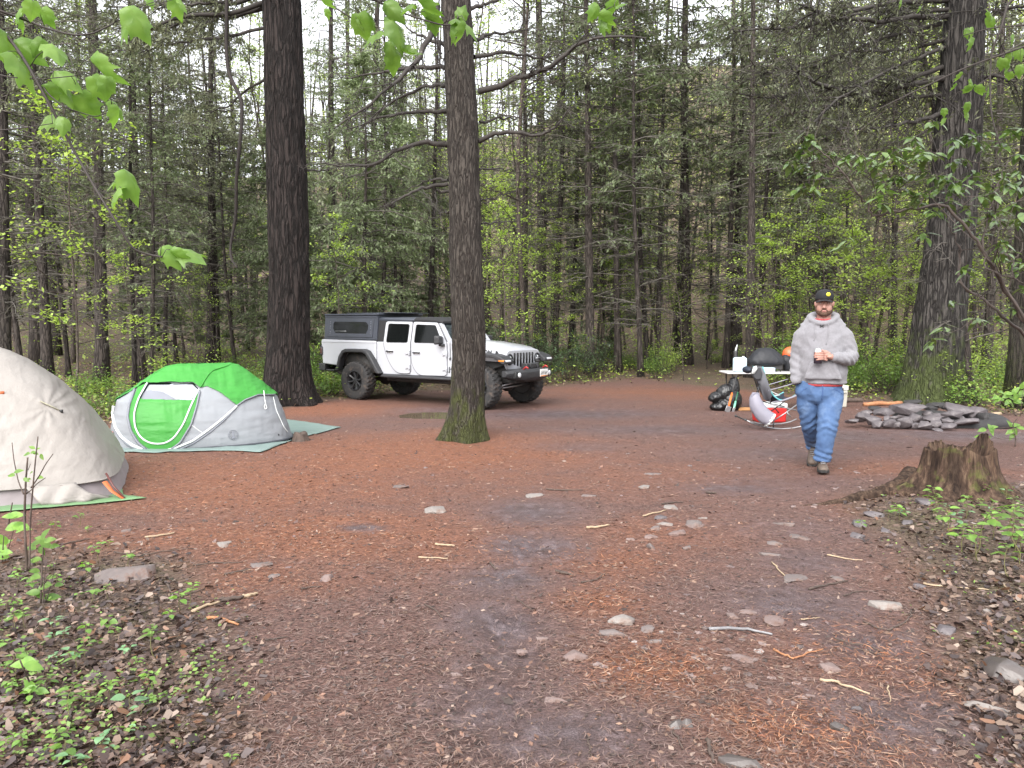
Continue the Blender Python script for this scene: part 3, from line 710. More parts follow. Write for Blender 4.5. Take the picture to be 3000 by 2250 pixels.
def limb_set(polys,d,foot,seed,tw=.9,nt=14,ry=.5,fol=0):
    """photo-traced limbs [(x,y)...,r0,depth] with twigs; each gets its own depth spread"""
    rg=np.random.default_rng(seed); Vs=[];Qs=[];leafC=[];leafD=[]
    for pts,r0,dd in polys:
        pts=np.array(pts,dtype=float); m=len(pts); t=np.linspace(0,1,m); tt=np.linspace(0,1,16)
        px=np.interp(tt,t,pts[:,0]); py=np.interp(tt,t,pts[:,1])
        px=np.convolve(np.pad(px,1,'edge'),[.25,.5,.25],'valid'); py=np.convolve(np.pad(py,1,'edge'),[.25,.5,.25],'valid')
        P=np.array([at(a,b,d+dd*q)-foot for a,b,q in zip(px,py,tt)]); P[1:]+=rg.normal(0,.012,(15,3))
        V,Q=strands(P[None],(r0*(1-.78*tt))[None],6); Vs.append(V);Qs.append(Q)
        L=np.linalg.norm(P[-1]-P[0]); n=max(4,int(nt*L/2.0)); ti=rg.uniform(.15,1,n); f=ti*14.99; i0=f.astype(int); A=P[i0]+(P[i0+1]-P[i0])*(f-i0)[:,None]
        D=unit(P[i0+1]-P[i0]); D2=unit(D+rg.normal(0,.7,(n,3))); tl=tw*rg.uniform(.25,1,n)*(1.2-.7*ti)
        ss=np.linspace(0,1,5); TW=A[:,None]+D2[:,None]*(tl[:,None]*ss)[:,:,None]; TW+=rg.normal(0,.03,TW.shape)*ss[None,:,None]; TW[:,:,2]-=.15*tl[:,None]*ss**2
        V,Q=strands(TW,.22*r0*(1-.6*ss)[None]*np.ones((n,1)),3); Vs.append(V);Qs.append(Q)
        k=5; bi=np.repeat(np.arange(n),k); ta=rg.uniform(.2,1,n*k)[:,None]; A3=TW[bi,0]*(1-ta)+TW[bi,4]*ta; D3=unit(D2[bi]+rg.normal(0,.8,(n*k,3))); l3=.4*tl[bi]*rg.uniform(.3,1,n*k)
        s3=np.linspace(0,1,3); T3=A3[:,None]+D3[:,None]*(l3[:,None]*s3)[:,:,None]
        V,Q=strands(T3,.11*r0*(1-.5*s3)[None]*np.ones((n*k,1)),3); Vs.append(V);Qs.append(Q)
        if fol:
            q=np.repeat(np.arange(n*k),fol); u=rg.uniform(.1,1.1,len(q))[:,None]; leafC.append(T3[q,0]*(1-u)+T3[q,2]*u+rg.normal(0,.03,(len(q),3))); leafD.append(D3[q]+rg.normal(0,.5,(len(q),3)))
    me=arr_mesh('branch',Vs,Qs); lm=None
    if fol:
        C=np.concatenate(leafC);D=np.concatenate(leafD); lm=quads_mesh('needles',sprays(C,D,rg.uniform(.6,1.3,len(C))*.10,rg.uniform(.6,1.3,len(C))*.035,rg,.5))
    return me,lm
z5=lambda L:[(a/2.212,b/2.212) for a,b in L]; z6=lambda L:[(1000+a/2.212,b/2.212) for a,b in L]; z7=lambda L:[(2000+a/2.212,b/2.212) for a,b in L]
def hero(name,label,pts,mats,limbs,seed,fol=0,tw=.9,nt=14,**k):
    foot,tm,fn=hero_trunk(pts,0,seed=seed,**k)
    t=thing(name,label,'tree',tuple(foot)); link('trunk',tm,mats[0],t)
    if limbs:
        me,lm=limb_set(limbs,foot[1],foot,seed,fol=fol,tw=tw,nt=nt); link('bare_branch_crown',me,mats[1],t)
        if lm is not None: link('needle_crown',lm,mats[2],t)
    return t,foot
hero('pine_tree','tall dark furrowed pine between the green tent and the truck',[(841,1180),(826,0,98),(836,375,103),(848,750,109),(845,1000,113),(842,1180,122)],(M_pine,M_limb,M_dim),
 [(z5([(1740,10),(1500,90),(1200,95),(1000,180),(850,230)]),.055,-1.0),(z5([(1720,50),(1480,110),(1300,100),(1050,200),(820,330)]),.045,.6),(z5([(1740,-60),(1400,60),(1100,160),(700,190)]),.05,1.5),
  (z5([(1720,180),(1500,230),(1250,270),(1050,290),(900,350)]),.035,-.6),(z5([(1900,-100),(2300,-20),(2700,40)]),.05,.8),(z5([(1730,510),(1600,580),(1480,700),(1240,740)]),.03,.9),(z5([(1940,1090),(2080,1110),(2212,1070)]),.03,.6),
  (z5([(1720,-120),(1450,20),(1250,30),(1000,60)]),.05,-.5),(z5([(1720,-150),(1350,-60),(1000,40),(650,50)]),.05,1.2)],3,fol=7,tw=1.1,nt=18,ridge=.034,freq=6,flare=(.62,.34),n=128)
hero('lichened_tree','grey lichen-spotted tree trunk standing in front of the truck',[(1356,1284),(1336,0,79),(1356,375,84),(1364,750,90),(1374,1000,92),(1370,1180,93),(1358,1284,95)],(M_lich,M_limb,M_needle),
 [(z6([(850,370),(1050,335),(1300,370),(1450,440)]),.03,.8),(z6([(870,600),(1080,520),(1300,465),(1450,360),(1560,270),(1750,225),(2000,240)]),.042,-.6),(z6([(885,920),(1000,875),(1100,855),(1300,880),(1420,800),(1510,640)]),.035,-.5),
  (z6([(890,790),(1000,770),(1100,760),(1220,772)]),.022,.6),(z6([(845,265),(1000,215),(1250,185)]),.03,.9),(z6([(680,440),(500,430),(300,470),(0,500)]),.035,.6),(z6([(690,720),(500,720),(300,760),(0,850)]),.032,-.4),
  (z6([(700,940),(560,915),(400,960),(200,1060),(60,1085),(-120,1060)]),.038,-.5),(z6([(700,1165),(560,1160),(400,1250)]),.022,.5),(z6([(700,1190),(520,1220),(380,1290),(230,1360)]),.03,-.4),(z6([(700,1240),(640,1235),(600,1240),(620,1300),(600,1400)]),.022,-.2),
  (z6([(680,300),(560,250),(480,220),(350,120)]),.03,.5),(z6([(620,20),(610,180),(550,300),(440,450),(330,560),(150,690),(-60,850)]),.045,-.9),(z6([(640,260),(630,330),(665,400)]),.02,-.2),(z6([(700,1370),(620,1400),(550,1440)]),.014,.3),(z6([(690,550),(560,560),(350,640),(100,860)]),.03,.8),
  (z6([(905,1450),(1050,1440),(1240,1430)]),.015,.7),(z6([(890,1100),(1050,1090),(1200,1130)]),.015,.9),(z6([(905,1300),(1000,1280),(1150,1230)]),.013,.9),(z6([(830,60),(1000,0),(1200,-60)]),.03,.4)],7,fol=0,tw=.8,nt=15,ridge=.016,freq=11,flare=(.55,.22),n=112)
hero('oak_tree','big ridged dark trunk leaning beyond the fire ring',[(2728,1172),(2829,0,92),(2807,350,112),(2795,591,118),(2764,832,120),(2733,1073,140),(2724,1172,150)],(M_oak,M_limb,M_dim),
 [(z7([(1740,100),(1500,110),(1250,150),(900,90),(740,20)]),.07,-3),(z7([(1720,505),(1500,545),(1240,600),(960,580),(800,510),(700,440)]),.075,-3.5),(z7([(1700,430),(1500,500),(1240,600),(1000,690),(620,750)]),.06,-2),(z7([(1690,740),(1500,790),(1240,830),(960,830)]),.055,-3),
  (z7([(1740,60),(1500,90),(1300,60),(1000,120),(700,300)]),.05,-1),(z7([(1720,300),(1400,420),(1000,640),(750,880)]),.045,-4),(z7([(1720,250),(1450,330),(1100,330),(700,450)]),.045,1),(z7([(1700,620),(1400,640),(1000,560),(600,640),(300,600)]),.05,-2),(z7([(1900,500),(2050,490),(2180,540)]),.06,-1),(z7([(1900,130),(2100,60),(2250,30)]),.06,-1),(z7([(1690,150),(1300,240),(900,420),(500,480)]),.05,-1.5),(z7([(1740,0),(1300,20),(800,180),(300,200)]),.06,-3)],9,fol=3,tw=1.5,nt=22,ridge=.045,freq=5.5,flare=(.45,.45),n=128)
# hanging vine by the pine
q=at(675,420,15.5); V_=MB(); pts=[(655,-420),(665,0),(662,136),(669,217),(710,294),(707,384),(692,524),(692,633),(674,723),(677,760),(695,785)]
P=np.array([at(a,b,15.5+.2*math.sin(k)) for k,(a,b) in enumerate(pts)])
tt=np.linspace(0,1,60); P2=np.stack([np.interp(tt,np.linspace(0,1,len(P)),P[:,i]) for i in range(3)],1)
for _ in range(3): P2[1:-1]=.25*P2[:-2]+.5*P2[1:-1]+.25*P2[2:]
V_.tube(list(P2),[.035,.036,.036,.037,.037,.036,.034,.030,.024,.016],8)
tag(obj('hanging_vine',V_,simple('vine bark',(.026,.019,.016),.85,(.012,.009,.008),12,.5)),'dark sinuous vine hanging down beside the tall pine','vine')
# ------------------------------------------------------------------ far wood on the rising ground: one mass
def far_wood():
    rg=np.random.default_rng(77); n=560
    y=rg.uniform(50,125,n); x=rg.uniform(-.85,.85,n)*y; x=np.where(rg.uniform(0,1,n)<.3,rg.uniform(.30,.75,n)*y,x); z=hz(x,y); h=rg.uniform(10,22,n); r=rg.uniform(.07,.2,n)
    P=np.stack([np.stack([x,y,z-.5],1),np.stack([x+rg.normal(0,.3,n),y,z+h*.5],1),np.stack([x+rg.normal(0,.6,n),y,z+h],1)],1)
    V,Q=strands(P,r[:,None]*np.array([1,.7,.2])[None],5)
    tm=arr_mesh('far_wood_trunk',[V],[Q]); 
    k=110; ti=np.repeat(np.arange(n),k); t=rg.uniform(.15,1.05,len(ti)); m_=len(ti)
    C=np.stack([x[ti]+rg.normal(0,1.5,m_)*(1.1-.5*t),y[ti]+rg.normal(0,1.5,m_),z[ti]+h[ti]*t],1)
    D=rg.normal(0,1,(m_,3))*[1,1,.4]; s=rg.uniform(.18,.42,m_)
    Vq=sprays(C,D,s,s*.6,rg,.6)
    spring=rg.uniform(0,1,n)<np.clip(.45+.55*sst(.0,.33,x/y)+.1*sst(-.2,-.5,x/y),0,1)
    cs=np.where(spring[:,None],np.array([.58,.64,.24])[None]*rg.uniform(.7,1.25,(n,1)),np.array([.17,.20,.12])[None]*rg.uniform(.7,1.4,(n,1)))
    cols=cs[ti]*rg.uniform(.75,1.25,(m_,1))
    # leafy shrub layer between the trunks
    m2=16000; y2=rg.uniform(34,115,m2); x2=rg.uniform(-.85,.85,m2)*y2; z2=hz(x2,y2)+rg.uniform(.1,1,m2)**1.5*3.0
    V2=sprays(np.stack([x2,y2,z2],1),rg.normal(0,1,(m2,3))*[1,1,.4],rg.uniform(.12,.34,m2),rg.uniform(.09,.22,m2),rg,.5)
    c2=np.array([.38,.47,.15])[None]*rg.uniform(.4,1.2,(m2,1))
    me=quads_mesh('far_wood_foliage',np.concatenate([Vq,V2]),np.concatenate([cols,c2]))
    t=thing('far_wood','distant wood of thin trunks and pale leaves on rising ground','wood'); t['kind']='stuff'
    link('far_trunk',tm,M_bark,t)['kind']='stuff'; link('far_foliage',me,M_far,t)['kind']='stuff'
far_wood()
# ------------------------------------------------------------------ low green growth and fallen leaves under the trees
def undergrowth():
    rg=np.random.default_rng(5)
    def scatter(n,ymin,ymax,pw):
        y=ymin+(ymax-ymin)*rg.uniform(0,1,n)**pw; x=rg.uniform(-.78,.78,n)*y
        k=(y>edge_y(x)-.3+rg.normal(0,.5,n))&~((np.abs(x-(y*.26))<1.3)&(y<36)&(rg.uniform(0,1,n)<.93)); return x[k],y[k]
    x,y=scatter(90000,9,44,1.5); n=len(x); cl=fbm(x*.55,y*.55,2.0,3); k=cl+rg.normal(0,.18,n)>-.02; x,y,cl=x[k],y[k],cl[k]; n=len(x)
    z=hz(x,y)+rg.uniform(.02,1,n)**1.3*(.25+.45*np.clip(cl+.3,0,1))
    s=rg.uniform(.035,.085,n)*(1+(y-9)*.018)
    Vg=sprays(np.stack([x,y,z],1),rg.normal(0,1,(n,3))*[1,1,.3],s,s*.7,rg,.35)
    cg=np.array([.34,.45,.12])[None]*rg.uniform(.35,1.25,(n,1))*np.where(rg.uniform(0,1,(n,1))<.3,[[1.25,1.2,.8]],[[1,1,1]])
    me=quads_mesh('undergrowth',Vg,cg); o=link('undergrowth',me,M_far); tag(o,'low green herbs and seedlings covering the forest floor','undergrowth',kind='stuff')
    x,y=scatter(46000,8.5,34,1.3); n=len(x); z=hz(x,y)+rg.uniform(.0,.05,n); s=rg.uniform(.04,.10,n)
    Vb=sprays(np.stack([x,y,z],1),rg.normal(0,1,(n,3))*[1,1,.25],s,s*.65,rg,.4)
    pal=np.array([[.20,.13,.085],[.13,.08,.055],[.28,.20,.14],[.09,.055,.04],[.24,.15,.08]]); cb=pal[rg.integers(0,5,n)]*rg.uniform(.7,1.2,(n,1))
    o=link('leaf_litter',quads_mesh('leaf_litter',Vb,cb),leafmat('dead leaves',(1,1,1),(1,1,1),.05,.6,attr=True)); tag(o,'brown fallen leaves lying under the trees','leaf litter',kind='stuff')
undergrowth()
# ================================================================== pickup truck (x forward from the rear axle, y to its own left, z up)
P_white=simple('white truck paint',(.44,.45,.48),.28,(.41,.42,.45),2,coat=.6,dirt=((.42,.36,.31),5,.60,.80))
P_blk=simple('black textured plastic',(.035,.035,.038),.55,(.022,.022,.024),30,.25,120)
P_cap=simple('slate grey metal shell',(.050,.056,.072),.42,(.040,.045,.058),6,.08,90)
P_soft=simple('matt black roof fabric',(.018,.018,.020),.85,(.012,.012,.013),40,.3,150)
P_tyre=simple('worn tyre rubber',(.035,.034,.034),.8,(.020,.019,.019),14,.35,60,dirt=((.13,.095,.075),7,.52,.75))
P_rim=simple('satin black alloy',(.020,.020,.022),.4)
P_chas=simple('dark chassis metal',(.022,.021,.020),.7,dirt=((.09,.065,.05),9,.5,.8))
P_steel=simple('zinc steel bar',(.42,.42,.43),.35,metal=.9)
P_chrome=simple('pale lamp lens',(.62,.64,.66),.12,spec=.8,coat=.5)
P_amb=simple('amber lens',(.75,.24,.03),.2,coat=.5)
P_red=simple('red enamel',(.45,.03,.03),.35)
P_tail=simple('smoked tail lamp',(.075,.035,.03),.2,coat=.5)
P_ink=simple('black decal and gap shade',(.015,.015,.016),.5)  # also colours the painted shade of door gaps and grille slots
def glassmat(name,c,rough=.03):
    m,nt,b=nodes(name); b.inputs['Base Color'].default_value=rgba(c); b.inputs['Roughness'].default_value=rough; b.inputs['Specular IOR Level'].default_value=.6
    b.inputs['Coat Weight'].default_value=.5; b.inputs['Coat Roughness'].default_value=.02; return m
P_glass=simple('tinted glass',(.006,.007,.007),.08,spec=.22); P_wind=glassmat('windshield glass',(.03,.04,.045))
tk=thing('pickup_truck','white four-door pickup truck with dark bed cap and big muddy tyres','pickup truck',(-3.02,17.93,-.164),-.5834,scale=.982)
tk.location.z=float(hz(*gp(1043,1177)[:2]))*.5+float(hz(*gp(1428,1209)[:2]))*.5-.0
def P(name,mb,m,par=None,**k): return obj(name,mb,m,par or tk,**k)
sgn=lambda s,poly:[(a,b) for a,b in poly]
bed=[(-1.16,.80),(-.55,.76),(-.43,1.0),(-.30,1.08),(.30,1.08),(.45,.98),(.553,.78),(.553,1.345),(.50,1.352),(-1.17,1.372),(-1.20,1.33)]
mb=MB().prism(bed,1,-.80,.80); bd=P('bed',mb,P_white,bevel=.022,seg=3)
mb=MB(); mb.box((-.3,-.803,1.315),(1.72,.012,.030)); mb.box((-.3,.803,1.315),(1.72,.012,.030)); P('bed_rail',mb,P_white,bd,bevel=.008)
cab=[(.566,.84),(.72,.60),(2.66,.575),(2.80,.60),(2.93,.92),(2.98,1.10),(2.98,1.345),(2.60,1.345),(.566,1.335)]
P('cab',MB().prism(cab,1,-.785,.785),P_white,bevel=.018,seg=3)
# dark cabin core seen behind the glass
def sec(x,h0,z0,h1,z1): return np.array([(x,-h0,z0),(x,h0,z0),(x,h1,z1),(x,-h1,z1)])
P('cabin_interior',MB().loft([sec(.60,.755,1.30,.675,1.80),sec(2.20,.755,1.30,.66,1.78),sec(2.52,.72,1.30,.70,1.34)]),simple('cabin dark',(.012,.012,.012),.8))
P('rear_quarter',MB().loft([sec(.545,.775,1.337,.70,1.86),sec(.775,.775,1.337,.69,1.845)]),P_soft,bevel=.015)
def roofs(x,h,z,t): return np.array([(x,-h,z),(x,-h-.005,z+t*.5),(x,-h+.05,z+t*.92),(x,-h*.4,z+t*1.12),(x,h*.4,z+t*1.12),(x,h-.05,z+t*.92),(x,h+.005,z+t*.5),(x,h,z)])
rf=P('rear_roof',MB().loft([roofs(.56,.705,1.80,.085),roofs(1.0,.703,1.79,.085),roofs(1.598,.70,1.78,.08)]),P_cap,bevel=.008)
P('front_roof',MB().loft([roofs(1.602,.70,1.775,.10),roofs(2.0,.69,1.762,.105),roofs(2.20,.68,1.752,.10),roofs(2.36,.66,1.738,.05)]),P_soft,bevel=.01)
# ---- doors
yz=lambda z:.803-max(0,z-1.315)*.205
def resamp(poly,n,c):
    poly=np.array(poly,dtype=float); p2=np.vstack([poly,poly[:1]]); out=[]
    for k in range(n):
        a=2*PI*k/n; d=np.array([math.cos(a),math.sin(a)]); best=None
        for i in range(len(poly)):
            p,q=p2[i]-c,p2[i+1]-c; e=q-p; den=d[0]*e[1]-d[1]*e[0]
            if abs(den)<1e-12: continue
            t=(p[0]*e[1]-p[1]*e[0])/den; u=(p[0]*d[1]-p[1]*d[0])/den
            if t>0 and -1e-6<=u<=1+1e-6 and (best is None or t>best): best=t
        out.append(c+d*(best or .1))
    return np.array(out)
def rnd(poly,r,n=4):
    out=[];m=len(poly)
    for i in range(m):
        p=np.array(poly[i],float);a=np.array(poly[i-1],float)-p;b=np.array(poly[(i+1)%m],float)-p
        rr=r if np.isscalar(r) else r[i]
        rr=min(rr,.45*np.linalg.norm(a),.45*np.linalg.norm(b)); A=p+a/np.linalg.norm(a)*rr;B=p+b/np.linalg.norm(b)*rr
        for k in range(n+1):
            t=k/n; out.append(tuple((1-t)**2*A+2*t*(1-t)*p+t*t*B))
    return out
def door(name,outer,win,s,handle,hinges):
    c=np.mean(np.array(win),0); n=96; O=resamp(outer,n,c); Wn=resamp(win,n,c)
    rings=[]
    for L,off in((O,-.025),(O,.001),(Wn,.003),(Wn,-.022)):
        rings.append(np.array([(x,s*(yz(z)+off),z) for x,z in L]))
    gq=MB(); cc=np.mean(O,0); Oo=O+unit(O-cc)*.011; gq.loft([np.array([(x,s*(yz(z)-.0005),z) for x,z in Oo]),np.array([(x,s*(yz(z)-.0002),z) for x,z in O])],cap=False); g_=P('gap_shade',gq,P_ink)  # flat black strip puts the shade of the door gap into colour
    # ring between outer and window needs a step at the belt line: insert a mid loop
    M_=O+(Wn-O)*.80; rings.insert(2,np.array([(x,s*(yz(z)+.002),z) for x,z in M_]))
    d=P(name,MB().loft(rings,cap=False),P_white,autos=30)
    g=MB(); g.add([(x,s*(yz(z)-.012),z) for x,z in Wn],[tuple(range(n))]); P('window',g,P_glass,d,smooth=False) if False else link('window',g.mesh('window',False),P_glass,d)
    g=MB(); G0=np.array([(x,s*(yz(z)+.0035),z) for x,z in Wn]); G1=np.array([(x,s*(yz(z)+.0035),z) for x,z in (Wn+(np.array(c)-Wn)*.05)]); g.loft([G0,G1],cap=False); link('window_seal',g.mesh('window_seal'),P_blk,d)
    h=MB(); x,z=handle; h.box((x,s*.838,z),(.19,.022,.030)); h.box((x-.075,s*.82,z),(.035,.04,.03)); h.box((x+.075,s*.82,z),(.03,.04,.03)); link('handle',h.mesh('handle'),P_blk,d,bevel=.008)
    q=MB(); q.ell((x,s*.803,z+.002),(.085,.006,.045)); link('handle_recess',q.mesh('handle_recess'),simple('white recess',(.66,.67,.69),.35),d)
    for (x,z) in hinges:
        q=MB(); q.box((x,s*.815,z),(.10,.03,.062),tap=None); q.tube([(x+.052,s*.828,z-.055),(x+.052,s*.828,z+.055)],.020,10); q.box((x-.045,s*.812,z),(.05,.018,.095)); link('hinge',q.mesh('hinge'),P_white,d,bevel=.006)
for s in(-1,1):
    ro=rnd([(.795,1.785),(1.570,1.775),(1.575,.655),(1.14,.650),(.90,.95),(.792,1.28)],[.05,.03,.07,.16,.2,.05]); rw=rnd([(.872,1.742),(1.50,1.728),(1.50,1.318),(.862,1.318)],.05)
    door('rear_door',ro,rw,s,(.985,1.128),[(1.50,1.108),(1.50,.795)])
    fo=rnd([(1.597,1.775),(2.262,1.755),(2.575,1.32),(2.575,.640),(1.78,.628),(1.597,.86)],[.03,.03,.04,.07,.16,.14]); fw=rnd([(1.672,1.722),(2.222,1.705),(2.462,1.318),(1.672,1.318)],[.05,.04,.03,.05])
    door('front_door',fo,fw,s,(1.755,1.112),[(2.53,1.10),(2.53,.785)])
    # mirror
    q=MB(); q.loft([np.array([(2.44+a,s*(.90+b),1.385+c) for a,b,c in L]) for L in ([(-.05,-.10,-.09),(-.05,.12,-.095),(-.05,.12,.10),(-.05,-.10,.10)],[(.06,-.08,-.07),(.075,.09,-.075),(.07,.09,.085),(.06,-.08,.085)])]); mi=P('mirror',q,P_blk,bevel=.028,seg=3)
    q=MB(); q.box((2.48,s*.82,1.285),(.10,.16,.05)); link('mirror_arm',q.mesh('mirror_arm'),P_blk,mi,bevel=.012)
# ---- windscreen and its frame
ws=lambda y,t:(2.615-.335*t,y*(.74-.085*t),1.335+.445*t)
O=[(-1,0),(1,0),(1,1),(-1,1)]
q=MB()
def wsl(L,off): return np.array([np.array(ws(y,t))+np.array([.8,0,.6])*off for y,t in L])
outer=rnd(O,.06); inner=rnd([(-.90,.10),(.90,.10),(.90,.91),(-.90,.91)],.10)
q.loft([wsl(outer,-.05),wsl(outer,.02),wsl(inner,.02),wsl(inner,-.02)],cap=False); wf=P('windshield_frame',q,P_white,autos=30)
q=MB(); q.add(wsl(inner,.004),[tuple(range(len(inner)))]); link('windshield',q.mesh('windshield',False),P_wind,wf)
for s in(-.45,.35): q=MB(); q.tube([ws(s-.3,.04)+np.array([.035,0,.03]),ws(s+.32,.10)+np.array([.035,0,.03])],.010,6); link('wiper',q.mesh('wiper'),P_blk,wf)
# ---- bonnet, grille
def hs_(x,h,zt,zl,cr): return np.array([(x,-h,zl),(x,-h-.004,zt-.08),(x,-h+.025,zt-.028),(x,-h+.10,zt-.004),(x,-.33,zt+cr*.4),(x,-.28,zt+cr),(x,0,zt+cr*1.15),(x,.28,zt+cr),(x,.33,zt+cr*.4),(x,h-.10,zt-.004),(x,h-.025,zt-.028),(x,h+.004,zt-.08),(x,h,zl)])
hd=P('hood',MB().loft([hs_(2.60,.735,1.355,1.02,.028),hs_(2.9,.725,1.345,1.0,.032),hs_(3.3,.695,1.318,.98,.032),hs_(3.6,.668,1.285,.97,.026),hs_(3.80,.648,1.248,.96,.018),hs_(3.90,.635,1.212,.96,.012),hs_(3.935,.62,1.18,.96,.006)]),P_white,autos=50)
for s in(-1,1):
    q=MB(); q.box((3.76,s*.672,1.125),(.055,.03,.075)); q.box((3.76,s*.685,1.16),(.04,.025,.05)); link('hood_latch',q.mesh('hood_latch'),P_blk,hd,bevel=.01)
go=rnd([(-.50,.74),(.50,.74),(.60,.84),(.655,1.0),(.64,1.14),(.56,1.195),(-.56,1.195),(-.64,1.14),(-.655,1.0),(-.60,.84)],.05)
gr=P('grille',MB().prism(go,0,3.90,3.975),P_white,bevel=.018,seg=3)
for k in range(7):
    y=-.345+.115*k; h=.16-.012*abs(k-3)
    sl=rnd([(y-.036,1.135-h*2+.015*abs(k-3)*0),(y+.036,1.135-h*2),(y+.036,1.138),(y-.036,1.138)],.03)
    sl=[(a,b) for a,b in sl]; q=MB().prism(sl,0,3.95,3.979); link('slot_shade',q.mesh('slot_shade'),P_ink,gr)  # solid black blocks stand for the shade inside the open slots
for s in(-1,1):
    hl=MB(); a=np.arange(28)*2*PI/28; ring=lambda r,x:np.stack([0*a+x,s*.525+r*np.cos(a),1.005+r*np.sin(a)],1)
    hl.loft([ring(.118,3.96),ring(.118,3.985),ring(.108,3.995),ring(.094,3.990),ring(.092,3.978)],cap=False); h=P('headlight',hl,P_blk)
    q=MB(); q.loft([ring(.093,3.978),ring(.07,3.99),ring(.03,3.996)]); link('lens',q.mesh('lens'),glassmat('lamp glass',(.10,.11,.12),.05),h)
    q=MB(); q.box((3.998,s*.525,1.005),(.006,.16,.016)); q.box((3.998,s*.525,1.04),(.006,.04,.05)); link('lamp_bar',q.mesh('lamp_bar'),P_chrome,h)
# ---- fenders (black flares)
rO=[(-.605,.655),(-.50,.99),(-.39,1.125),(-.28,1.165),(.28,1.165),(.40,1.125),(.52,.985),(.775,.625)]; rI=[(-.515,.655),(-.43,.935),(-.34,1.055),(-.25,1.085),(.25,1.085),(.345,1.045),(.45,.925),(.665,.625)]
fO=[(2.80,.60),(2.96,1.02),(3.06,1.135),(3.20,1.160),(3.86,1.125),(4.03,1.075),(4.125,1.00),(4.13,.93)]; fI=[(2.90,.60),(3.03,.98),(3.11,1.065),(3.22,1.085),(3.84,1.05),(3.96,1.00),(4.03,.945),(4.04,.93)]
for s in(-1,1):
    P('fender_flare',MB().prism(rO+rI[::-1],1,s*.775,s*.945),P_blk,bevel=.025,seg=3)
    f=P('fender_flare',MB().prism(fO+fI[::-1],1,s*.60,s*.945),P_blk,bevel=.025,seg=3)
    q=MB(); q.box((4.105,s*.80,.985),(.05,.20,.045),rot=(0,R(-25),0)); link('running_light',q.mesh('running_light'),P_chrome,f,bevel=.012)
    q=MB(); q.box((4.045,s*.925,.995),(.14,.045,.042)); link('turn_signal',q.mesh('turn_signal'),P_amb,f,bevel=.012)
    # inner wheel wells, dark
    P('wheel_well',MB().prism(fI,1,s*.45,s*.60),P_chas); P('wheel_well',MB().prism(rI,1,s*.5,s*.77),P_chas)
# ---- chassis
q=MB(); q.box((1.5,0,.60),(5.2,1.0,.16)); q.box((1.6,.0,.50),(1.9,1.1,.12)); q.box((3.45,0,.80),(.9,1.0,.38)); P('chassis',q,P_chas,bevel=.02)
for x in(0,3.487):
    q=MB(); q.tube([(x,-.72,.44),(x,.72,.44)],.05,10); q.ell((x,.12,.44),(.15,.16,.15)); P('axle',q,P_chas)
q=MB(); q.tube([(3.70,-.62,.40),(3.72,.1,.42),(3.70,.62,.44)],.020,8); P('track_bar',q,P_steel)
q=MB(); q.tube([(3.82,-.60,.47),(3.84,.62,.58)],.020,8); P('steering_link',q,P_steel)
for s in(-1,1):
    q=MB(); z0,z1=.52,1.0; t=np.linspace(0,1,70); q.tube([(3.5+.075*math.cos(a*40),s*.52+.075*math.sin(a*40),z0+(z1-z0)*a) for a in t],.012,5); P('coil_spring',q,P_chas)
    q=MB(); q.loft([np.array([(x,s*y,z) for y,z in((.74,.555),(.86,.545),(.87,.585),(.80,.625),(.74,.625))]) for x in(.74,2.80)]); P('rock_rail',q,P_blk,bevel=.012)
# ---- bumpers
def bsec(y,x0,x1,z0,z1): return np.array([(x0,y,z0),(x1-.05,y,z0),(x1,y,z0+.07),(x1,y,z1-.05),(x1-.05,y,z1),(x0,y,z1)])
q=MB(); q.loft([bsec(-.83,3.98,4.12,.66,.79),bsec(-.62,3.98,4.24,.60,.81),bsec(-.30,3.98,4.31,.57,.81),bsec(.30,3.98,4.31,.57,.81),bsec(.62,3.98,4.24,.60,.81),bsec(.83,3.98,4.12,.66,.79)])
fb=P('front_bumper',q,P_blk,bevel=.018)
for s in(-1,1):
    q=MB(); a=np.arange(20)*2*PI/20; rg_=lambda r,x:np.stack([x+0*a,s*.58+r*np.cos(a),.70+r*np.sin(a)],1); q.loft([rg_(.05,4.20),rg_(.05,4.262),rg_(.03,4.270)]); link('fog_light',q.mesh('fog_light'),P_chrome,fb)
    q=MB(); q.tube([(4.20,s*.38,.80),(4.28,s*.38,.86),(4.33,s*.38,.83)],.017,8); link('tow_hook',q.mesh('tow_hook'),P_red,fb)
    q=MB(); q.box((4.20,s*.58,.70),(.09,.24,.15)); link('bumper_pocket',q.mesh('bumper_pocket'),P_ink,fb,bevel=.02)
q=MB(); q.box((4.14,0,.865),(.16,.20,.10)); q.tube([(4.14,-.22,.86),(4.14,.22,.86)],.055,14); q.box((4.14,.2,.86),(.15,.09,.13)); q.box((4.14,-.2,.86),(.15,.09,.13)); P('winch',q,P_blk,bevel=.012)
q=MB(); q.box((0,0,0),(.012,.305,.155)); pl=P('license_plate',q,simple('plate white',(.78,.78,.76),.4),loc=(4.327,.24,.715),bevel=.003)
q=MB(); q.box((.0075,0,-.062),(.003,.29,.022)); link('plate_band',q.mesh('plate_band'),simple('plate band',(.55,.20,.05),.4),pl)
q=MB(); 
for k,y in enumerate((-.115,-.075,-.035,.02,.06,.10)):
    q.box((.0075,y,.0),(.003,.009,.07)); q.box((.0075,y+.016,.0+.02*((k*7)%3-1)),(.003,.022,.010))
link('plate_lettering',q.mesh('plate_lettering'),P_ink,pl)
q=MB(); q.box((-1.24,0,.70),(.16,1.5,.15)); q.box((-1.20,-.72,.72),(.22,.16,.17)); q.box((-1.20,.72,.72),(.22,.16,.17)); q.box((-1.02,-.74,.645),(.42,.06,.04)); P('rear_bumper',q,P_blk,bevel=.03,seg=3)
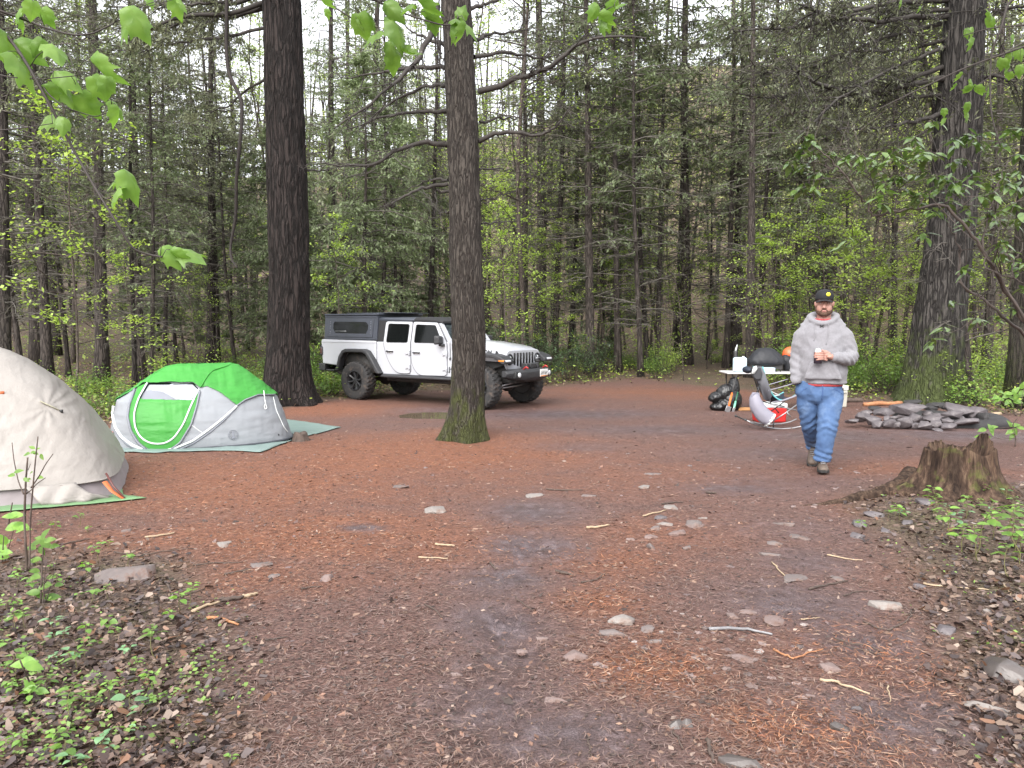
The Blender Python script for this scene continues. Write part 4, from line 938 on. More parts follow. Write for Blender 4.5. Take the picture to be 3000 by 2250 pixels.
for s in(-1,1):
    q=MB(); q.box((-1.185,s*.74,1.10),(.11,.15,.225)); tl=P('tail_light',q,P_blk,bevel=.03,seg=3); q=MB(); q.box((-1.195,s*.745,1.10),(.10,.145,.16)); link('tail_lens',q.mesh('tail_lens'),P_tail,tl,bevel=.02)
P('tailgate',MB().box((-1.19,0,1.08),(.03,1.28,.5)),P_white,bevel=.01)
# ---- bed cap
def csec(x,zt,dx=0): return np.array([(x,-.785,1.376),(x,-.745,zt-.05),(x,-.755,zt-.045),(x,-.755,zt-.01),(x,-.72,zt+.015),(x,0,zt+.03),(x,.72,zt+.015),(x,.755,zt-.01),(x,.755,zt-.045),(x,.745,zt-.05),(x,.785,1.376)])
cp=P('bed_cap',MB().loft([csec(-1.10,1.925),csec(.50,1.915),csec(.58,1.905)]),P_cap,autos=40)
q=MB(); q.loft([np.array([(x,-.765,1.93),(x,-.76,1.965),(x,.76,1.965),(x,.765,1.93)]) for x in(-1.11,.62,)]); q.box((.2,0,1.978),(1.5,1.2,.016)); link('cap_roof',q.mesh('cap_roof'),P_cap,cp,bevel=.014)
yc=lambda z:.785-.04*(z-1.376)/.5
for s in(-1,1):
    po=rnd([(-1.02,1.43),(.44,1.425),(.47,1.835),(-.97,1.85)],.02); q=MB(); q.loft([np.array([(x,s*(yc(z)-.01),z) for x,z in po]),np.array([(x,s*(yc(z)+.016),z) for x,z in po])]); sp=link('side_hatch',q.mesh('side_hatch'),P_cap,cp,bevel=.008)
    wo=[(-.80,1.62),(-.72,1.52),(.24,1.51),(.30,1.60),(.31,1.70),(.24,1.775),(-.76,1.785),(-.80,1.74)]; q=MB(); q.loft([np.array([(x,s*(yc(z)+.010),z) for x,z in wo]),np.array([(x,s*(yc(z)+.020),z) for x,z in wo])]); link('hatch_window',q.mesh('hatch_window',False),P_glass,cp)
    q=MB()
    for x in(-.90,.385):
        for z in(1.51,1.55,1.63,1.68,1.74,1.78): q.box((x+.01*(z-1.6),s*(yc(z)+.017),z),(.022,.006,.022))
    link('bolt',q.mesh('bolt'),simple('cap bolt',(.16,.17,.20),.4),cp)
    q=MB(); q.box((-.55,s*(yc(1.56)+.024),1.565),(.36,.008,.012)); link('hatch_trim',q.mesh('hatch_trim'),P_steel,cp)
# ---- wheels
def wheel(x,s,steer=0):
    t=bpy.data.objects.new('wheel',None); COL.objects.link(t); t.parent=tk; t.location=(x,s*.80,.44); t.rotation_euler=(0,0,steer)
    n=120; a=np.arange(n)*2*PI/n
    prof=[(.225,-.10,0),(.245,-.135,0),(.34,-.150,0),(.405,-.145,.25),(.436,-.122,1),(.444,-.06,1),(.446,-.02,.8),(.446,.02,.8),(.444,.06,1),(.436,.122,1),(.405,.145,.25),(.34,.150,0),(.245,.135,0),(.225,.10,0)]
    rings=[]
    for k,(r,y,td) in enumerate(prof):
        g=((np.arange(n)//2+ (k//2))%2)*.020*td
        rings.append(np.stack([(r-g)*np.cos(a),0*a+y,(r-g)*np.sin(a)],1))
    link('tyre',MB().loft(rings,cap=False).mesh('tyre',False),P_tyre,t,autos=35)
    n=40; a=np.arange(n)*2*PI/n; rg_=lambda r,y:np.stack([r*np.cos(a),0*a+s*y,r*np.sin(a)],1)
    q=MB(); q.loft([rg_(.238,-.10),rg_(.238,.128),rg_(.222,.132),rg_(.205,.10),rg_(.19,.03),rg_(.05,.015)]); 
    for k in range(8):
        b=k*PI/4+.2; q.tube([(.05*math.cos(b),s*.075,.05*math.sin(b)),(.13*math.cos(b),s*.085,.13*math.sin(b)),(.205*math.cos(b),s*.10,.205*math.sin(b))],[.030,.022,.030],6)
    q.loft([rg_(.065,.02),rg_(.062,.095),rg_(.03,.10)])
    link('rim',q.mesh('rim'),P_rim,t,autos=40)
for x in(0,3.487):
    for s in(-1,1): wheel(x,s,R(-4) if x else 0)
# ---- lettering and aerial
me=text_mesh('Jeep',.135,.0015,.004); o=link('door_lettering',me,P_ink,tk,loc=(2.735,-.7895,.775),rot=(PI/2,0,0))
me=text_mesh('RUBICON',.115,.0015,.004,1.15); link('hood_lettering',me,P_ink,tk,loc=(3.36,-.7035,1.15),rot=(PI/2,0,R(4.5)))
q=MB(); q.tube([(2.66,-.80,1.02),(2.66,-.803,1.36)],.006,6); q.ell((2.66,-.80,1.0),(.022,.018,.035)); P('antenna',q,P_blk)
# ================================================================== tents
def fabric(name,c,c2=None,rough=.55,trans=0.0,bs=.15,scale=14,bd=.01,sc2=3):
    m=simple(name,c,rough,c2,sc2,bs,scale,bd=bd,spec=.4)
    if trans:
        nt=m.node_tree; b=nt.nodes['Principled BSDF']; t=N(nt,'ShaderNodeBsdfTranslucent'); t.inputs[0].default_value=rgba(c); ms=N(nt,'ShaderNodeMixShader'); ms.inputs[0].default_value=trans
        nt.links.new(b.outputs[0],ms.inputs[1]); nt.links.new(t.outputs[0],ms.inputs[2]); nt.links.new(ms.outputs[0],nt.nodes['Material Output'].inputs[0])
    return m
F_green=fabric('bright green nylon',(.065,.34,.055),(.052,.29,.045),.5,.25,.25,9)
F_pale=fabric('pale grey nylon',(.31,.325,.345),(.27,.285,.305),.45,.2,.35,10)
F_greyp=fabric('grey binding',(.20,.21,.24)); F_whitep=fabric('white binding',(.74,.77,.75))
F_mesh=fabric('grey tent mesh',(.30,.31,.34),(.25,.26,.29),.8); F_inner=fabric('inner tent lining',(.38,.40,.43),(.30,.32,.35),.7)
F_tarp=fabric('silver green tarp',(.20,.27,.25),(.16,.22,.20),.38,0,.5,5,.02,2.5)
F_beige=fabric('beige rainfly nylon',(.32,.295,.27),(.295,.27,.245),.48,.12,.6,15,.014,2)
F_mauve=fabric('mauve grey tent wall',(.27,.235,.24),(.22,.19,.195),.7,0,.3,8); F_orange=fabric('orange webbing',(.55,.14,.05)); F_tarp2=fabric('green ground tarp',(.14,.25,.12),(.11,.20,.09),.5,0,.4,6,.015)
def inpoly(x,y,poly):
    poly=np.asarray(poly); c=np.zeros(np.shape(x),bool); j=len(poly)-1
    for i in range(len(poly)):
        xi,yi=poly[i]; xj,yj=poly[j]
        with np.errstate(divide='ignore',invalid='ignore'):
            k=((yi>y)!=(yj>y))&(x<(xj-xi)*(y-yi)/(yj-yi+1e-12)+xi)
        c^=k; j=i
    return c
# ---- green pop-up tent: a flat-topped shell, x along its length, -y its door side
GT=np.array([-4.16,10.32]); GYAW=R(26)
gz=float(hz(*GT)); ZS=[0,.13,.35,.60,.80,.93,1.0,1.03]
def gt_lr(z): return np.interp(z,ZS,[-1.17,-1.13,-1.09,-1.03,-.74,-.55,-.42,-.30]),np.interp(z,ZS,[1.15,1.12,1.05,.95,.72,.56,.46,.34])
def gt_b(z): return np.interp(z,ZS,[.76,.74,.68,.55,.38,.24,.14,.02])
def gt_y(x,z,p=2.3):
    l,r=gt_lr(z); s=np.clip((x-(l+r)/2)/((r-l)/2),-1,1); return gt_b(z)*np.power(np.clip(1-np.abs(s)**p,0,1),1/p)
cG,sG=math.cos(GYAW),math.sin(GYAW)
def gt_pix(zx,zy):
    d=ray(280+zx/2.1167,1050+zy/2.1167); o=np.array([0,0,CAM_H])-np.array([GT[0],GT[1],gz])
    L=lambda v:np.array([cG*v[0]+sG*v[1],-sG*v[0]+cG*v[1],v[2]]); o=L(o);d=L(d)
    best=None
    for t in np.linspace(8.2,12,900):
        p=o+d*t
        if 0<=p[2]<=1.03:
            l,r=gt_lr(p[2])
            if l<p[0]<r and p[1]>-gt_y(p[0],p[2]): best=p; break
    if best is None:
        t=(-o[1])/d[1]; p=o+d*t; best=np.array([p[0],0,max(0,p[2])])
    return best
def gxz(L): return [(float(gt_pix(a,b)[0]),float(gt_pix(a,b)[2])) for a,b in L]
def curve(L,n=40):
    L=np.array(L,float); t=np.r_[0,np.cumsum(np.linalg.norm(np.diff(L,axis=0),axis=1))]; tt=np.linspace(0,t[-1],n); C=np.stack([np.interp(tt,t,L[:,i]) for i in range(L.shape[1])],1)
    for _ in range(4): C[1:-1]=.25*C[:-2]+.5*C[1:-1]+.25*C[2:]
    return C
def gs(x,z,off=0.0,side=-1):
    e=.01; y=gt_y(x,z); nx=-(gt_y(x+e,z)-gt_y(x-e,z))/(2*e); nz=-(gt_y(x,z+e)-gt_y(x,z-e))/(2*e); nx=np.clip(nx,-4,4); nz=np.clip(nz,-4,4); n=np.sqrt(1+nx*nx+nz*nz)
    return np.stack([x+nx/n*off,side*(y+off/n),z+nz/n*off],-1)
def shell(mask,off,side=-1,nx=190,nz=100,wr=0.0,seed=0,zmin=0.0):
    """part of the tent skin: cells whose (x,z) pass mask"""
    s=np.sin(np.linspace(-PI/2,PI/2,nx)); zz=np.linspace(zmin,1.03,nz); S,Z=np.meshgrid(s,zz); l,r=gt_lr(Z); X=(l+r)/2+(r-l)/2*S
    o=off+wr*fbm(X*5+seed,Z*16+seed,seed,3)+wr*.8*fbm(X*14,Z*5,seed+3,2); V=gs(X,Z,o,side)
    ok=mask(X,Z); c=ok[:-1,:-1]&ok[1:,:-1]&ok[:-1,1:]&ok[1:,1:]
    idx=np.arange(nx*nz).reshape(nz,nx); q=np.stack([idx[:-1,:-1],idx[:-1,1:],idx[1:,1:],idx[1:,:-1]],-1)[c]
    used=np.unique(q); mp=-np.ones(nx*nz,int); mp[used]=np.arange(len(used)); mb=MB(); mb.add(V.reshape(-1,3)[used],[tuple(r_) for r_ in mp[q].tolist()]); return mb
gt=thing('popup_tent','bright green and pale grey pop-up tent with its door zipped shut','tent',(GT[0],GT[1],gz+.012),GYAW)
flyL=gxz([(115,272),(180,235),(250,195),(305,162),(460,158),(600,158),(648,190),(690,180),(760,212),(820,258),(876,300),(930,262),(1010,232),(1108,232)])
fly=[(-1.4,flyL[0][1]-.02)]+flyL+[(1.4,flyL[-1][1]),(1.4,1.4),(-1.4,1.4)]
dO=gxz([(330,155),(262,185),(222,280),(207,370),(228,455),(275,530),(330,570),(455,572),(520,530),(590,420),(628,300),(648,205),(612,158)])
dI=gxz([(326,158),(268,255),(242,345),(246,430),(280,498),(340,534),(420,538),(482,508),(545,415),(600,280),(638,200),(605,160)])
lo=gxz([(275,252),(595,262)])
inO=lambda X,Z:inpoly(X,Z,dO); inI=lambda X,Z:inpoly(X,Z,dI); wl=lambda X:np.interp(X,[lo[0][0],lo[1][0]],[lo[0][1],lo[1][1]])
link('tent_wall',shell(lambda X,Z:~(inI(X,Z)),0,-1,wr=.007,seed=2).mesh('tent_wall'),F_pale,gt)
link('back_wall',shell(lambda X,Z:X>-9,0,1,90,50,.006,5).mesh('back_wall'),F_pale,gt)
link('door_border',shell(lambda X,Z:inO(X,Z)&~inI(X,Z),.008,-1,320,180,.003,3).mesh('door_border'),F_green,gt)
dp=link('door',shell(lambda X,Z:inI(X,Z)&(Z<wl(X)),-.006,-1,320,180,.008,4).mesh('door'),F_green,gt)
link('mesh_window',shell(lambda X,Z:inI(X,Z)&(Z>=wl(X)-.01),-.02,-1,320,180,.002,6).mesh('mesh_window'),F_mesh,dp)
ip=gxz([(285,215),(330,195),(400,205),(455,225),(500,258),(280,256)]); link('lining',shell(lambda X,Z:inpoly(X,Z,ip),-.014,-1,320,180).mesh('lining'),F_greyp,dp)
ip=gxz([(460,160),(600,162),(635,190),(598,262),(500,258),(400,205)]); link('lining',shell(lambda X,Z:inpoly(X,Z,ip),-.014,-1,320,180).mesh('lining'),F_inner,dp)
f_=link('rain_fly',shell(lambda X,Z:inpoly(X,Z,fly),.018,-1,260,220,.010,7,.35).mesh('rain_fly'),F_green,gt,solid=.004)
link('rain_fly_back',shell(lambda X,Z:Z>.55,.018,1,120,60,.008,8,.3).mesh('rain_fly_back'),F_green,f_,solid=.004)
def piping(name,L,r,m,par,off=.012,n=60,fl=None):
    C=curve(gxz(L),n); mb=MB(); mb.tube([gs(np.array(a),np.array(b),off) for a,b in C],r,6,flat=fl); return link(name,mb.mesh(name),m,par)
piping('zip',[(326,158),(268,255),(242,345),(246,430),(280,498),(340,534),(420,538),(482,508),(545,415),(600,280),(640,200)],.011,F_whitep,dp)
piping('binding',[(245,200),(215,290),(203,370),(222,455),(262,525),(315,572)],.017,F_greyp,gt); piping('binding',[(645,212),(625,310),(592,418),(525,528),(465,572)],.012,F_greyp,gt)
piping('pole_sleeve',[(112,300),(108,350),(125,430),(165,495),(230,545),(300,572)],.018,F_whitep,gt,.006); piping('pole_sleeve',[(876,302),(800,370),(700,450),(600,520),(500,560),(440,574)],.014,F_whitep,gt,.006)
piping('binding',[(107,330),(112,400),(140,478),(200,542),(260,572)],.013,F_greyp,gt,.006); piping('binding',[(876,306),(815,372),(715,460),(610,532),(520,570)],.011,F_greyp,gt,.004)
piping('fly_edge',[(876,300),(930,262),(1010,234),(1106,233)],.010,F_greyp,f_,.016)
piping('seam',[(590,415),(630,445),(660,465)],.004,F_whitep,gt,.006); piping('seam',[(1100,245),(1120,330),(1165,430),(1190,462)],.005,F_whitep,gt,.006)
# ribbed folds on the end wall are in the skin; base rim
mb=MB(); th=np.linspace(0,2*PI,90)[:-1]; mb.tube([np.array([1.16*math.copysign(abs(math.cos(a))**.87,math.cos(a)),.765*math.copysign(abs(math.sin(a))**.87,math.sin(a)),.012]) for a in np.linspace(0,2*PI,91)],.016,6,cap=False); link('base_rim',mb.mesh('base_rim'),fabric('dark groundsheet',(.05,.055,.065)),gt)
# ridge pole lines under the fly
for L in([(330,155),(370,95),(430,36)],[(650,188),(700,110),(730,85),(850,45)]): piping('ridge_seam',L,.010,F_green,f_,.022)
# lantern badge on the wall and small red tab
def badge():
    mb=MB(); c=gt_pix(852,480); E=np.array([1,0,0]); 
    def S(u,v,off=.010): x=c[0]+u; z=c[2]+v; return gs(np.array(x),np.array(z),off)
    r=.058; mb.tube([S(r*math.cos(a),r*math.sin(a)) for a in np.linspace(0,2*PI,37)],.0035,5,cap=False)
    for (u0,u1,v0,v1) in((-.012,.012,-.012,.020),(-.020,.020,-.042,-.016),(-.016,.016,.024,.032),(-.007,.007,.034,.044)):
        mb.add([S(u0,v0),S(u1,v0),S(u1,v1),S(u0,v1)],[(0,1,2,3)])
    for k in range(10):
        a=2*PI*k/10+.3
        if abs(math.cos(a))<.35: continue
        mb.tube([S(.030*math.cos(a),.030*math.sin(a)),S(.050*math.cos(a),.050*math.sin(a))],.003,4)
    return mb
link('lantern_badge',badge().mesh('lantern_badge'),F_greyp,gt)
c=gt_pix(97,468); mb=MB(); mb.add([gs(np.array(c[0]+u),np.array(c[2]+v),.012) for u,v in((-.02,-.03),(.035,-.035),(.035,.025),(-.02,.03))],[(0,1,2,3)]); lb=link('red_logo_tab',mb.mesh('red_logo_tab'),fabric('red print',(.62,.16,.13)),gt)
mb=MB(); 
for k in range(3): mb.add([gs(np.array(c[0]+u),np.array(c[2]+v-.015*k+.012),.014) for u,v in((-.012,-.003),(.026,-.005),(.026,.001),(-.012,.003))],[(0,1,2,3)])
link('tab_print',mb.mesh('tab_print'),F_whitep,lb)
piping('guy_loop',[(1036,214),(1040,260),(1047,292)],.006,F_whitep,f_,.03); piping('guy_loop',[(1047,292),(1038,305),(1044,326),(1054,318),(1047,292)],.005,F_whitep,f_,.03)
mb=MB(); mb.add([gs(np.array(a),np.array(b),.012) for a,b in gxz([(1125,470),(1138,480),(1130,486)])],[(0,1,2)]); link('peg_tab',mb.mesh('peg_tab'),P_ink,gt)
# ---- tarps: wrinkled sheets lying on the ground
def tarp(name,poly_px,m,label,res=.05,lift=.012,amp=.010):
    W=np.array([gp(a,b)[:2] if not isinstance(a,str) else b for a,b in poly_px]); x0,y0=W.min(0)-.05; x1,y1=W.max(0)+.05
    xs=np.arange(x0,x1,res); ys=np.arange(y0,y1,res); X,Y=np.meshgrid(xs,ys); ok=inpoly(X,Y,W)
    # pull border vertices on to the outline
    Z=hz(X,Y)+lift+amp*(1+fbm(X*3,Y*3,3,3))*.8
    idx=np.arange(X.size).reshape(X.shape); c=ok[:-1,:-1].astype(int)+ok[1:,:-1]+ok[:-1,1:]+ok[1:,1:]; q=np.stack([idx[:-1,:-1],idx[:-1,1:],idx[1:,1:],idx[1:,:-1]],-1)[c>=1]
    V=np.stack([X,Y,Z],-1).reshape(-1,3); out=np.unique(q); out=out[~ok.ravel()[out]]
    A=W; B=np.roll(W,-1,0)
    for i in out:
        p=V[i,:2]; t=np.clip(((p-A)*(B-A)).sum(1)/((B-A)**2).sum(1),0,1); pr=A+(B-A)*t[:,None]; k=np.argmin(((pr-p)**2).sum(1)); V[i,:2]=pr[k]; V[i,2]=float(hz(*pr[k]))+lift+.003
    used=np.unique(q); mp=-np.ones(X.size,int); mp[used]=np.arange(len(used)); mb=MB(); mb.add(V[used],[tuple(r_) for r_ in mp[q].tolist()])
    return tag(obj(name,mb,m,solid=.004),label,'tarp')
z2=lambda a,b:(a/2.212,980+b/2.212)
tarp('tarp',[z2(600,650),z2(640,765),z2(1000,774),z2(1400,758),z2(1690,768),z2(1900,690),z2(2212,607),z2(2030,578),z2(1850,553),('w',(-4.7,12.2)),('w',(-5.5,11.2)),('w',(-5.75,10.6))],F_tarp,'grey-green tarp spread under the green pop-up tent')
# ---- beige dome tent
A=gp(352,1462)[:2]; e1=np.array([math.cos(R(24)),math.sin(R(24))]); e2=np.array([-e1[1],e1[0]]); Wd=1.16
WC=A-e1*1.14+e2*1.12; wz=float(hz(*WC))
bt=thing('dome_tent','beige wrinkled dome tent cut off by the photo edge','tent',(WC[0],WC[1],wz),R(24))
ZW=[0,.14,.36,.5,.66,.77,.87,1.01,1.12,1.22,1.30,1.345,1.36]; WW=[1.17,1.12,1.02,.94,.85,.77,.68,.56,.43,.31,.18,.07,.005]
def dome(z0,z1,nz,na,off,wr,flap=0):
    zz=np.linspace(z0,z1,nz) if z1<1.3 else z0+(z1-z0)*np.sin(np.linspace(0,PI/2,nz)); a=np.linspace(0,2*PI,na,endpoint=False); Am,Z=np.meshgrid(a,zz)
    w_=np.interp(Z,ZW,WW)+off; n=np.interp(Z,[0,.8,1.36],[5.5,4.0,2.2]); ca,sa=np.abs(np.cos(Am)),np.abs(np.sin(Am)); r=w_/np.power(ca**n+sa**n+1e-9,1/n)
    # panels sag a little between the poles, crease near the front seam
    X=r*np.cos(Am);Y=r*np.sin(Am)
    cr=(1-np.abs(fbm(X*2.3+Z*3,Y*2.3+Z*4.2,1.0,3))*2.6)
    cr2=(1-np.abs(fbm((X+Z)*5.5,(X-Z)*9+Y*4,5.0,3))*2.6)
    # folds radiating from the guy clip
    ang=np.arctan2(Z-.80,X-.55); dist=np.hypot(Z-.80,X-.55); fold=np.sin(ang*9+5*fbm(X*2.2,Z*2.2,3,3))*np.exp(-dist*2.2)*.6*(Y<0)
    k=1+(wr*(.55*cr+.45*cr2)+wr*1.3*fold)/np.maximum(r,.25)
    k=np.where(Z>1.25,1,k); X*=k;Y*=k
    mb=MB(); V=np.stack([X,Y,Z],-1); mb.loft([V[i] for i in range(nz)],cap=False)
    if z1>1.3: mb.f.append(tuple((nz-1)*na+i for i in range(na)))
    return mb
link('tent_body',dome(0.0,.30,10,240,-.03,.012).mesh('tent_body'),F_mauve,bt)
rfl=link('rain_fly',dome(.155,1.36,130,460,.0,.010).mesh('rain_fly'),F_beige,bt)
# hem piping, loose flap, corner webbing, guy clip
def dpt(x,z,off=.0):
    w_=np.interp(z,ZW,WW)+off; n=np.interp(z,[0,.8,1.36],[5.5,4.0,2.2]); y=-(max(0,w_**n-abs(x)**n))**(1/n); return np.array([x,y,z])
mb=MB(); mb.tube([dpt(x,.155,.012) for x in np.linspace(-1.05,1.05,50)],.012,6,flat=.5); link('hem',mb.mesh('hem'),F_beige,rfl)
mb=MB(); rows=[]
for j,z in enumerate(np.linspace(.17,.015,9)):
    t=j/8; xs=np.linspace(.42+.14*t,.80+.06*t+.22*t*t,16); rows.append(np.array([dpt(x,max(z,.0),.02+.02*math.sin(t*3)+.016*math.sin(x*34+t*3))+np.array([0,-.05*t,0]) for x in xs]))
mb.loft(rows,cap=False,closed=False); link('loose_flap',mb.mesh('loose_flap'),F_beige,rfl,solid=.004)
mb=MB(); mb.tube([(1.02,-1.06,.15),(1.08,-1.12,.07),(1.17,-1.20,.012)],[.03,.022,.016],6,flat=.3); link('corner_webbing',mb.mesh('corner_webbing'),F_orange,bt)
mb=MB(); mb.tube([(1.03,-1.03,.22),(1.09,-1.10,.11),(1.19,-1.20,.0)],.010,6); link('tent_pole',mb.mesh('tent_pole'),simple('dark red pole',(.10,.03,.025),.4),bt)
mb=MB(); p=dpt(.60,.80,.01); mb.tube([p+np.array([-.10,-.01,.06]),p,p+np.array([.05,-.012,-.03])],[.014,.012,.010],6,flat=.4); link('guy_tab',mb.mesh('guy_tab'),fabric('olive tab',(.33,.31,.22)),rfl)
mb=MB(); mb.box(p+np.array([.065,-.015,-.04]),(.025,.015,.03)); link('guy_buckle',mb.mesh('guy_buckle'),P_ink,rfl)
q=at(4,1150,6.9)-np.array([WC[0],WC[1],wz]); c2,s2=math.cos(-R(24)),math.sin(-R(24)); qx=c2*q[0]-s2*q[1]; p=dpt(qx,q[2],.012); mb=MB(); mb.box(p,(.06,.008,.03)); link('orange_print',mb.mesh('orange_print'),F_orange,rfl)
B_=lambda u,v:tuple(WC+e1*u+e2*v)
tarp('tarp',[('w',B_(-2.6,-1.42)),('w',B_(-.6,-1.36)),('w',B_(.6,-1.30)),('w',B_(1.36,-1.22)),('w',B_(1.16,-1.0)),('w',B_(1.0,1.2)),('w',B_(-2.6,1.2))],F_tarp2,'green ground tarp showing along the front of the beige tent')
# ================================================================== the man (x to the viewer's right, -y towards the viewer, z up)
from mathutils.bvhtree import BVHTree
S_skin=simple('skin',(.40,.225,.18),.5,(.35,.18,.14),9,.08,60,spec=.4)
S_hood=simple('heather grey fleece',(.215,.21,.225),.9,(.18,.175,.188),60,.12,220,bd=.003,sheen=.2)
S_jean=simple('blue denim',(.072,.135,.265),.85,(.040,.080,.175),5,.2,260,bd=.002,dirt=((.14,.21,.34),3.5,.50,.72))
S_boot=simple('brown leather boot',(.125,.09,.068),.6,(.075,.055,.042),14,.2,50); S_sole=simple('black boot sole',(.02,.018,.017),.8)
S_cap=simple('black cap cotton',(.014,.014,.017),.85,(.010,.010,.012),50,.1,200); S_yel=simple('yellow patch',(.72,.66,.06),.6); S_hair=simple('brown beard hair',(.105,.055,.035),.9,(.06,.032,.022),120,.4,300,bd=.004)
S_red=simple('red shirt cotton',(.36,.045,.05),.85); S_eye=simple('eye dark',(.03,.022,.02),.2); S_white=simple('eye white',(.6,.57,.54),.3); S_lip=simple('lip',(.48,.20,.18),.45); S_cord=simple('grey cord',(.24,.235,.25),.8)
mp=gp(2398,1384); MX,MY=mp[0],mp[1]
face_yaw=-math.atan2(MX,MY)
def mpos(o): o.location=(MX,MY,float(hz(MX,MY))+.004); o.rotation_euler=(0,0,face_yaw)
def rings(L,n=28,pw=1.0):
    out=[]
    for (x,y,z,a,b) in L:
        t=np.arange(n)*2*PI/n; c,s=np.cos(t),np.sin(t); c=np.sign(c)*np.abs(c)**pw; s=np.sign(s)*np.abs(s)**pw
        out.append(np.stack([x+a*c,y+b*s,0*t+z],1))
    return out
BY=.14   # body stands this far behind the leading foot
# ---- body: one continuous skin
b=MB()
hx=.006
b.ell((hx,BY-.005,1.755),(.077,.097,.112)); b.ell((hx,BY-.040,1.668),(.064,.062,.072)); b.ell((hx,BY-.075,1.625),(.034,.028,.026)); b.ell((hx-.042,BY-.05,1.685),(.032,.038,.045)); b.ell((hx+.042,BY-.05,1.685),(.032,.038,.045))
b.ell((hx,BY-.078,1.762),(.062,.028,.020))
b.tube([(hx,BY-.088,1.745),(hx,BY-.108,1.715),(hx,BY-.122,1.692),(hx,BY-.100,1.682)],[.010,.013,.017,.010],8); b.ell((hx-.014,BY-.103,1.689),(.012,.014,.010)); b.ell((hx+.014,BY-.103,1.689),(.012,.014,.010))
b.ell((hx,BY-.097,1.661),(.026,.012,.008)); b.ell((hx,BY-.096,1.648),(.023,.012,.008))
for s in(-1,1): b.ell((hx+s*.084,BY+.012,1.725),(.013,.022,.034),rot=(0,R(s*12),R(s*-18)))
b.tube([(hx,BY+.01,1.70),(hx,BY+.02,1.60),(hx,BY+.02,1.50)],[.066,.070,.085],16)
b.loft(rings([(0,BY,.86,.17,.12),(0,BY,1.1,.18,.13),(0,BY,1.35,.20,.12),(0,BY,1.50,.16,.10),(0,BY,1.56,.07,.07)]))
b.tube([(-.15,BY,1.47),(-.22,BY,1.38),(-.238,BY+.04,1.18),(-.235,BY-.03,1.0),(-.215,BY-.05,.90)],[.06,.055,.045,.035,.028],12); b.ell((-.195,BY-.05,.84),(.028,.03,.06))
CAN=np.array([-.040,-.115,1.205])
b.tube([(.15,BY,1.47),(.225,BY,1.38),(.268,BY,1.19),(.22,-.02,1.178),(.105,-.085,1.190)],[.06,.055,.048,.040,.030],14)
b.tube([(.105,-.085,1.190),(.075,-.092,1.195),(.042,-.098,1.197)],[(.030,.034),(.046,.028),(.042,.022)],14)
for k,(z,l) in enumerate(((1.238,.93),(1.214,1.0),(1.190,.97),(1.168,.80))):
    pts=[]; 
    for t in np.linspace(0,1,8):
        a=R(22)-R(165)*t*l; r=.049-.004*t; pts.append((CAN[0]+r*math.cos(a)*(1.06),CAN[1]+r*math.sin(a),z-.004*t+.004*math.sin(t*3)))
    pts=[(.052,-.098,z-.002*k)]+pts; b.tube(pts,[.0125,.0120,.0110,.0112,.0100,.0102,.0092,.0090,.0075],8)
b.tube([(.072,-.082,1.222),(.040,-.072,1.246),(.005,-.068,1.256),(-.020,-.070,1.258)],[.017,.0135,.012,.009],8)
b.loft(rings([(-.01,BY,.95,.18,.13),(-.01,BY,.82,.18,.13),(-.01,BY,.74,.14,.11)]))
b.tube([(.09,BY,.82),(.075,BY-.11,.48),(.035,BY-.11,.12),(.035,BY-.13,.07)],[.085,.065,.042,.04],12); b.tube([(-.10,BY,.82),(-.095,BY+.04,.49),(-.065,BY+.40,.20),(-.06,BY+.38,.12)],[.085,.062,.042,.04],12)
man=remesh('person',b,.0062,3,m=S_skin); mpos(man)
tag(man,'man in grey hoodie, blue jeans and black cap walking with a can in one hand','person')
# ---- hoodie
h=MB()
h.loft(rings([(.012,BY,.915,.205,.150),(.012,BY-.002,.94,.228,.170),(.012,BY-.006,1.02,.236,.184),(.010,BY-.008,1.12,.236,.186),(.006,BY-.004,1.24,.226,.172),(.004,BY,1.36,.222,.156),(.002,BY+.004,1.45,.205,.140),(0,BY+.008,1.52,.165,.118),(0,BY+.012,1.565,.105,.095)],36,.92))
h.tube([(-.10,BY+.005,1.455),(-.160,BY+.005,1.452),(-.205,BY+.004,1.405),(-.226,BY+.006,1.31),(-.238,BY+.03,1.20),(-.244,BY,1.10),(-.243,BY-.04,1.01),(-.243,BY-.065,.945),(-.235,BY-.07,.925)],[.062,.078,.082,.079,.076,.071,.062,.054,.048],18)
h.tube([(.10,BY+.005,1.455),(.160,BY+.005,1.452),(.212,BY+.004,1.400),(.246,BY+.006,1.30),(.268,BY-.01,1.205),(.256,.045,1.172),(.225,-.015,1.176),(.155,-.062,1.186),(.112,-.085,1.190)],[.062,.078,.084,.084,.081,.074,.064,.054,.045],18)
for s in(-1,1): h.tube([(s*.05,BY+.015,1.555),(s*.12,BY+.01,1.515),(s*.20,BY+.006,1.475)],[.055,.060,.055],14)
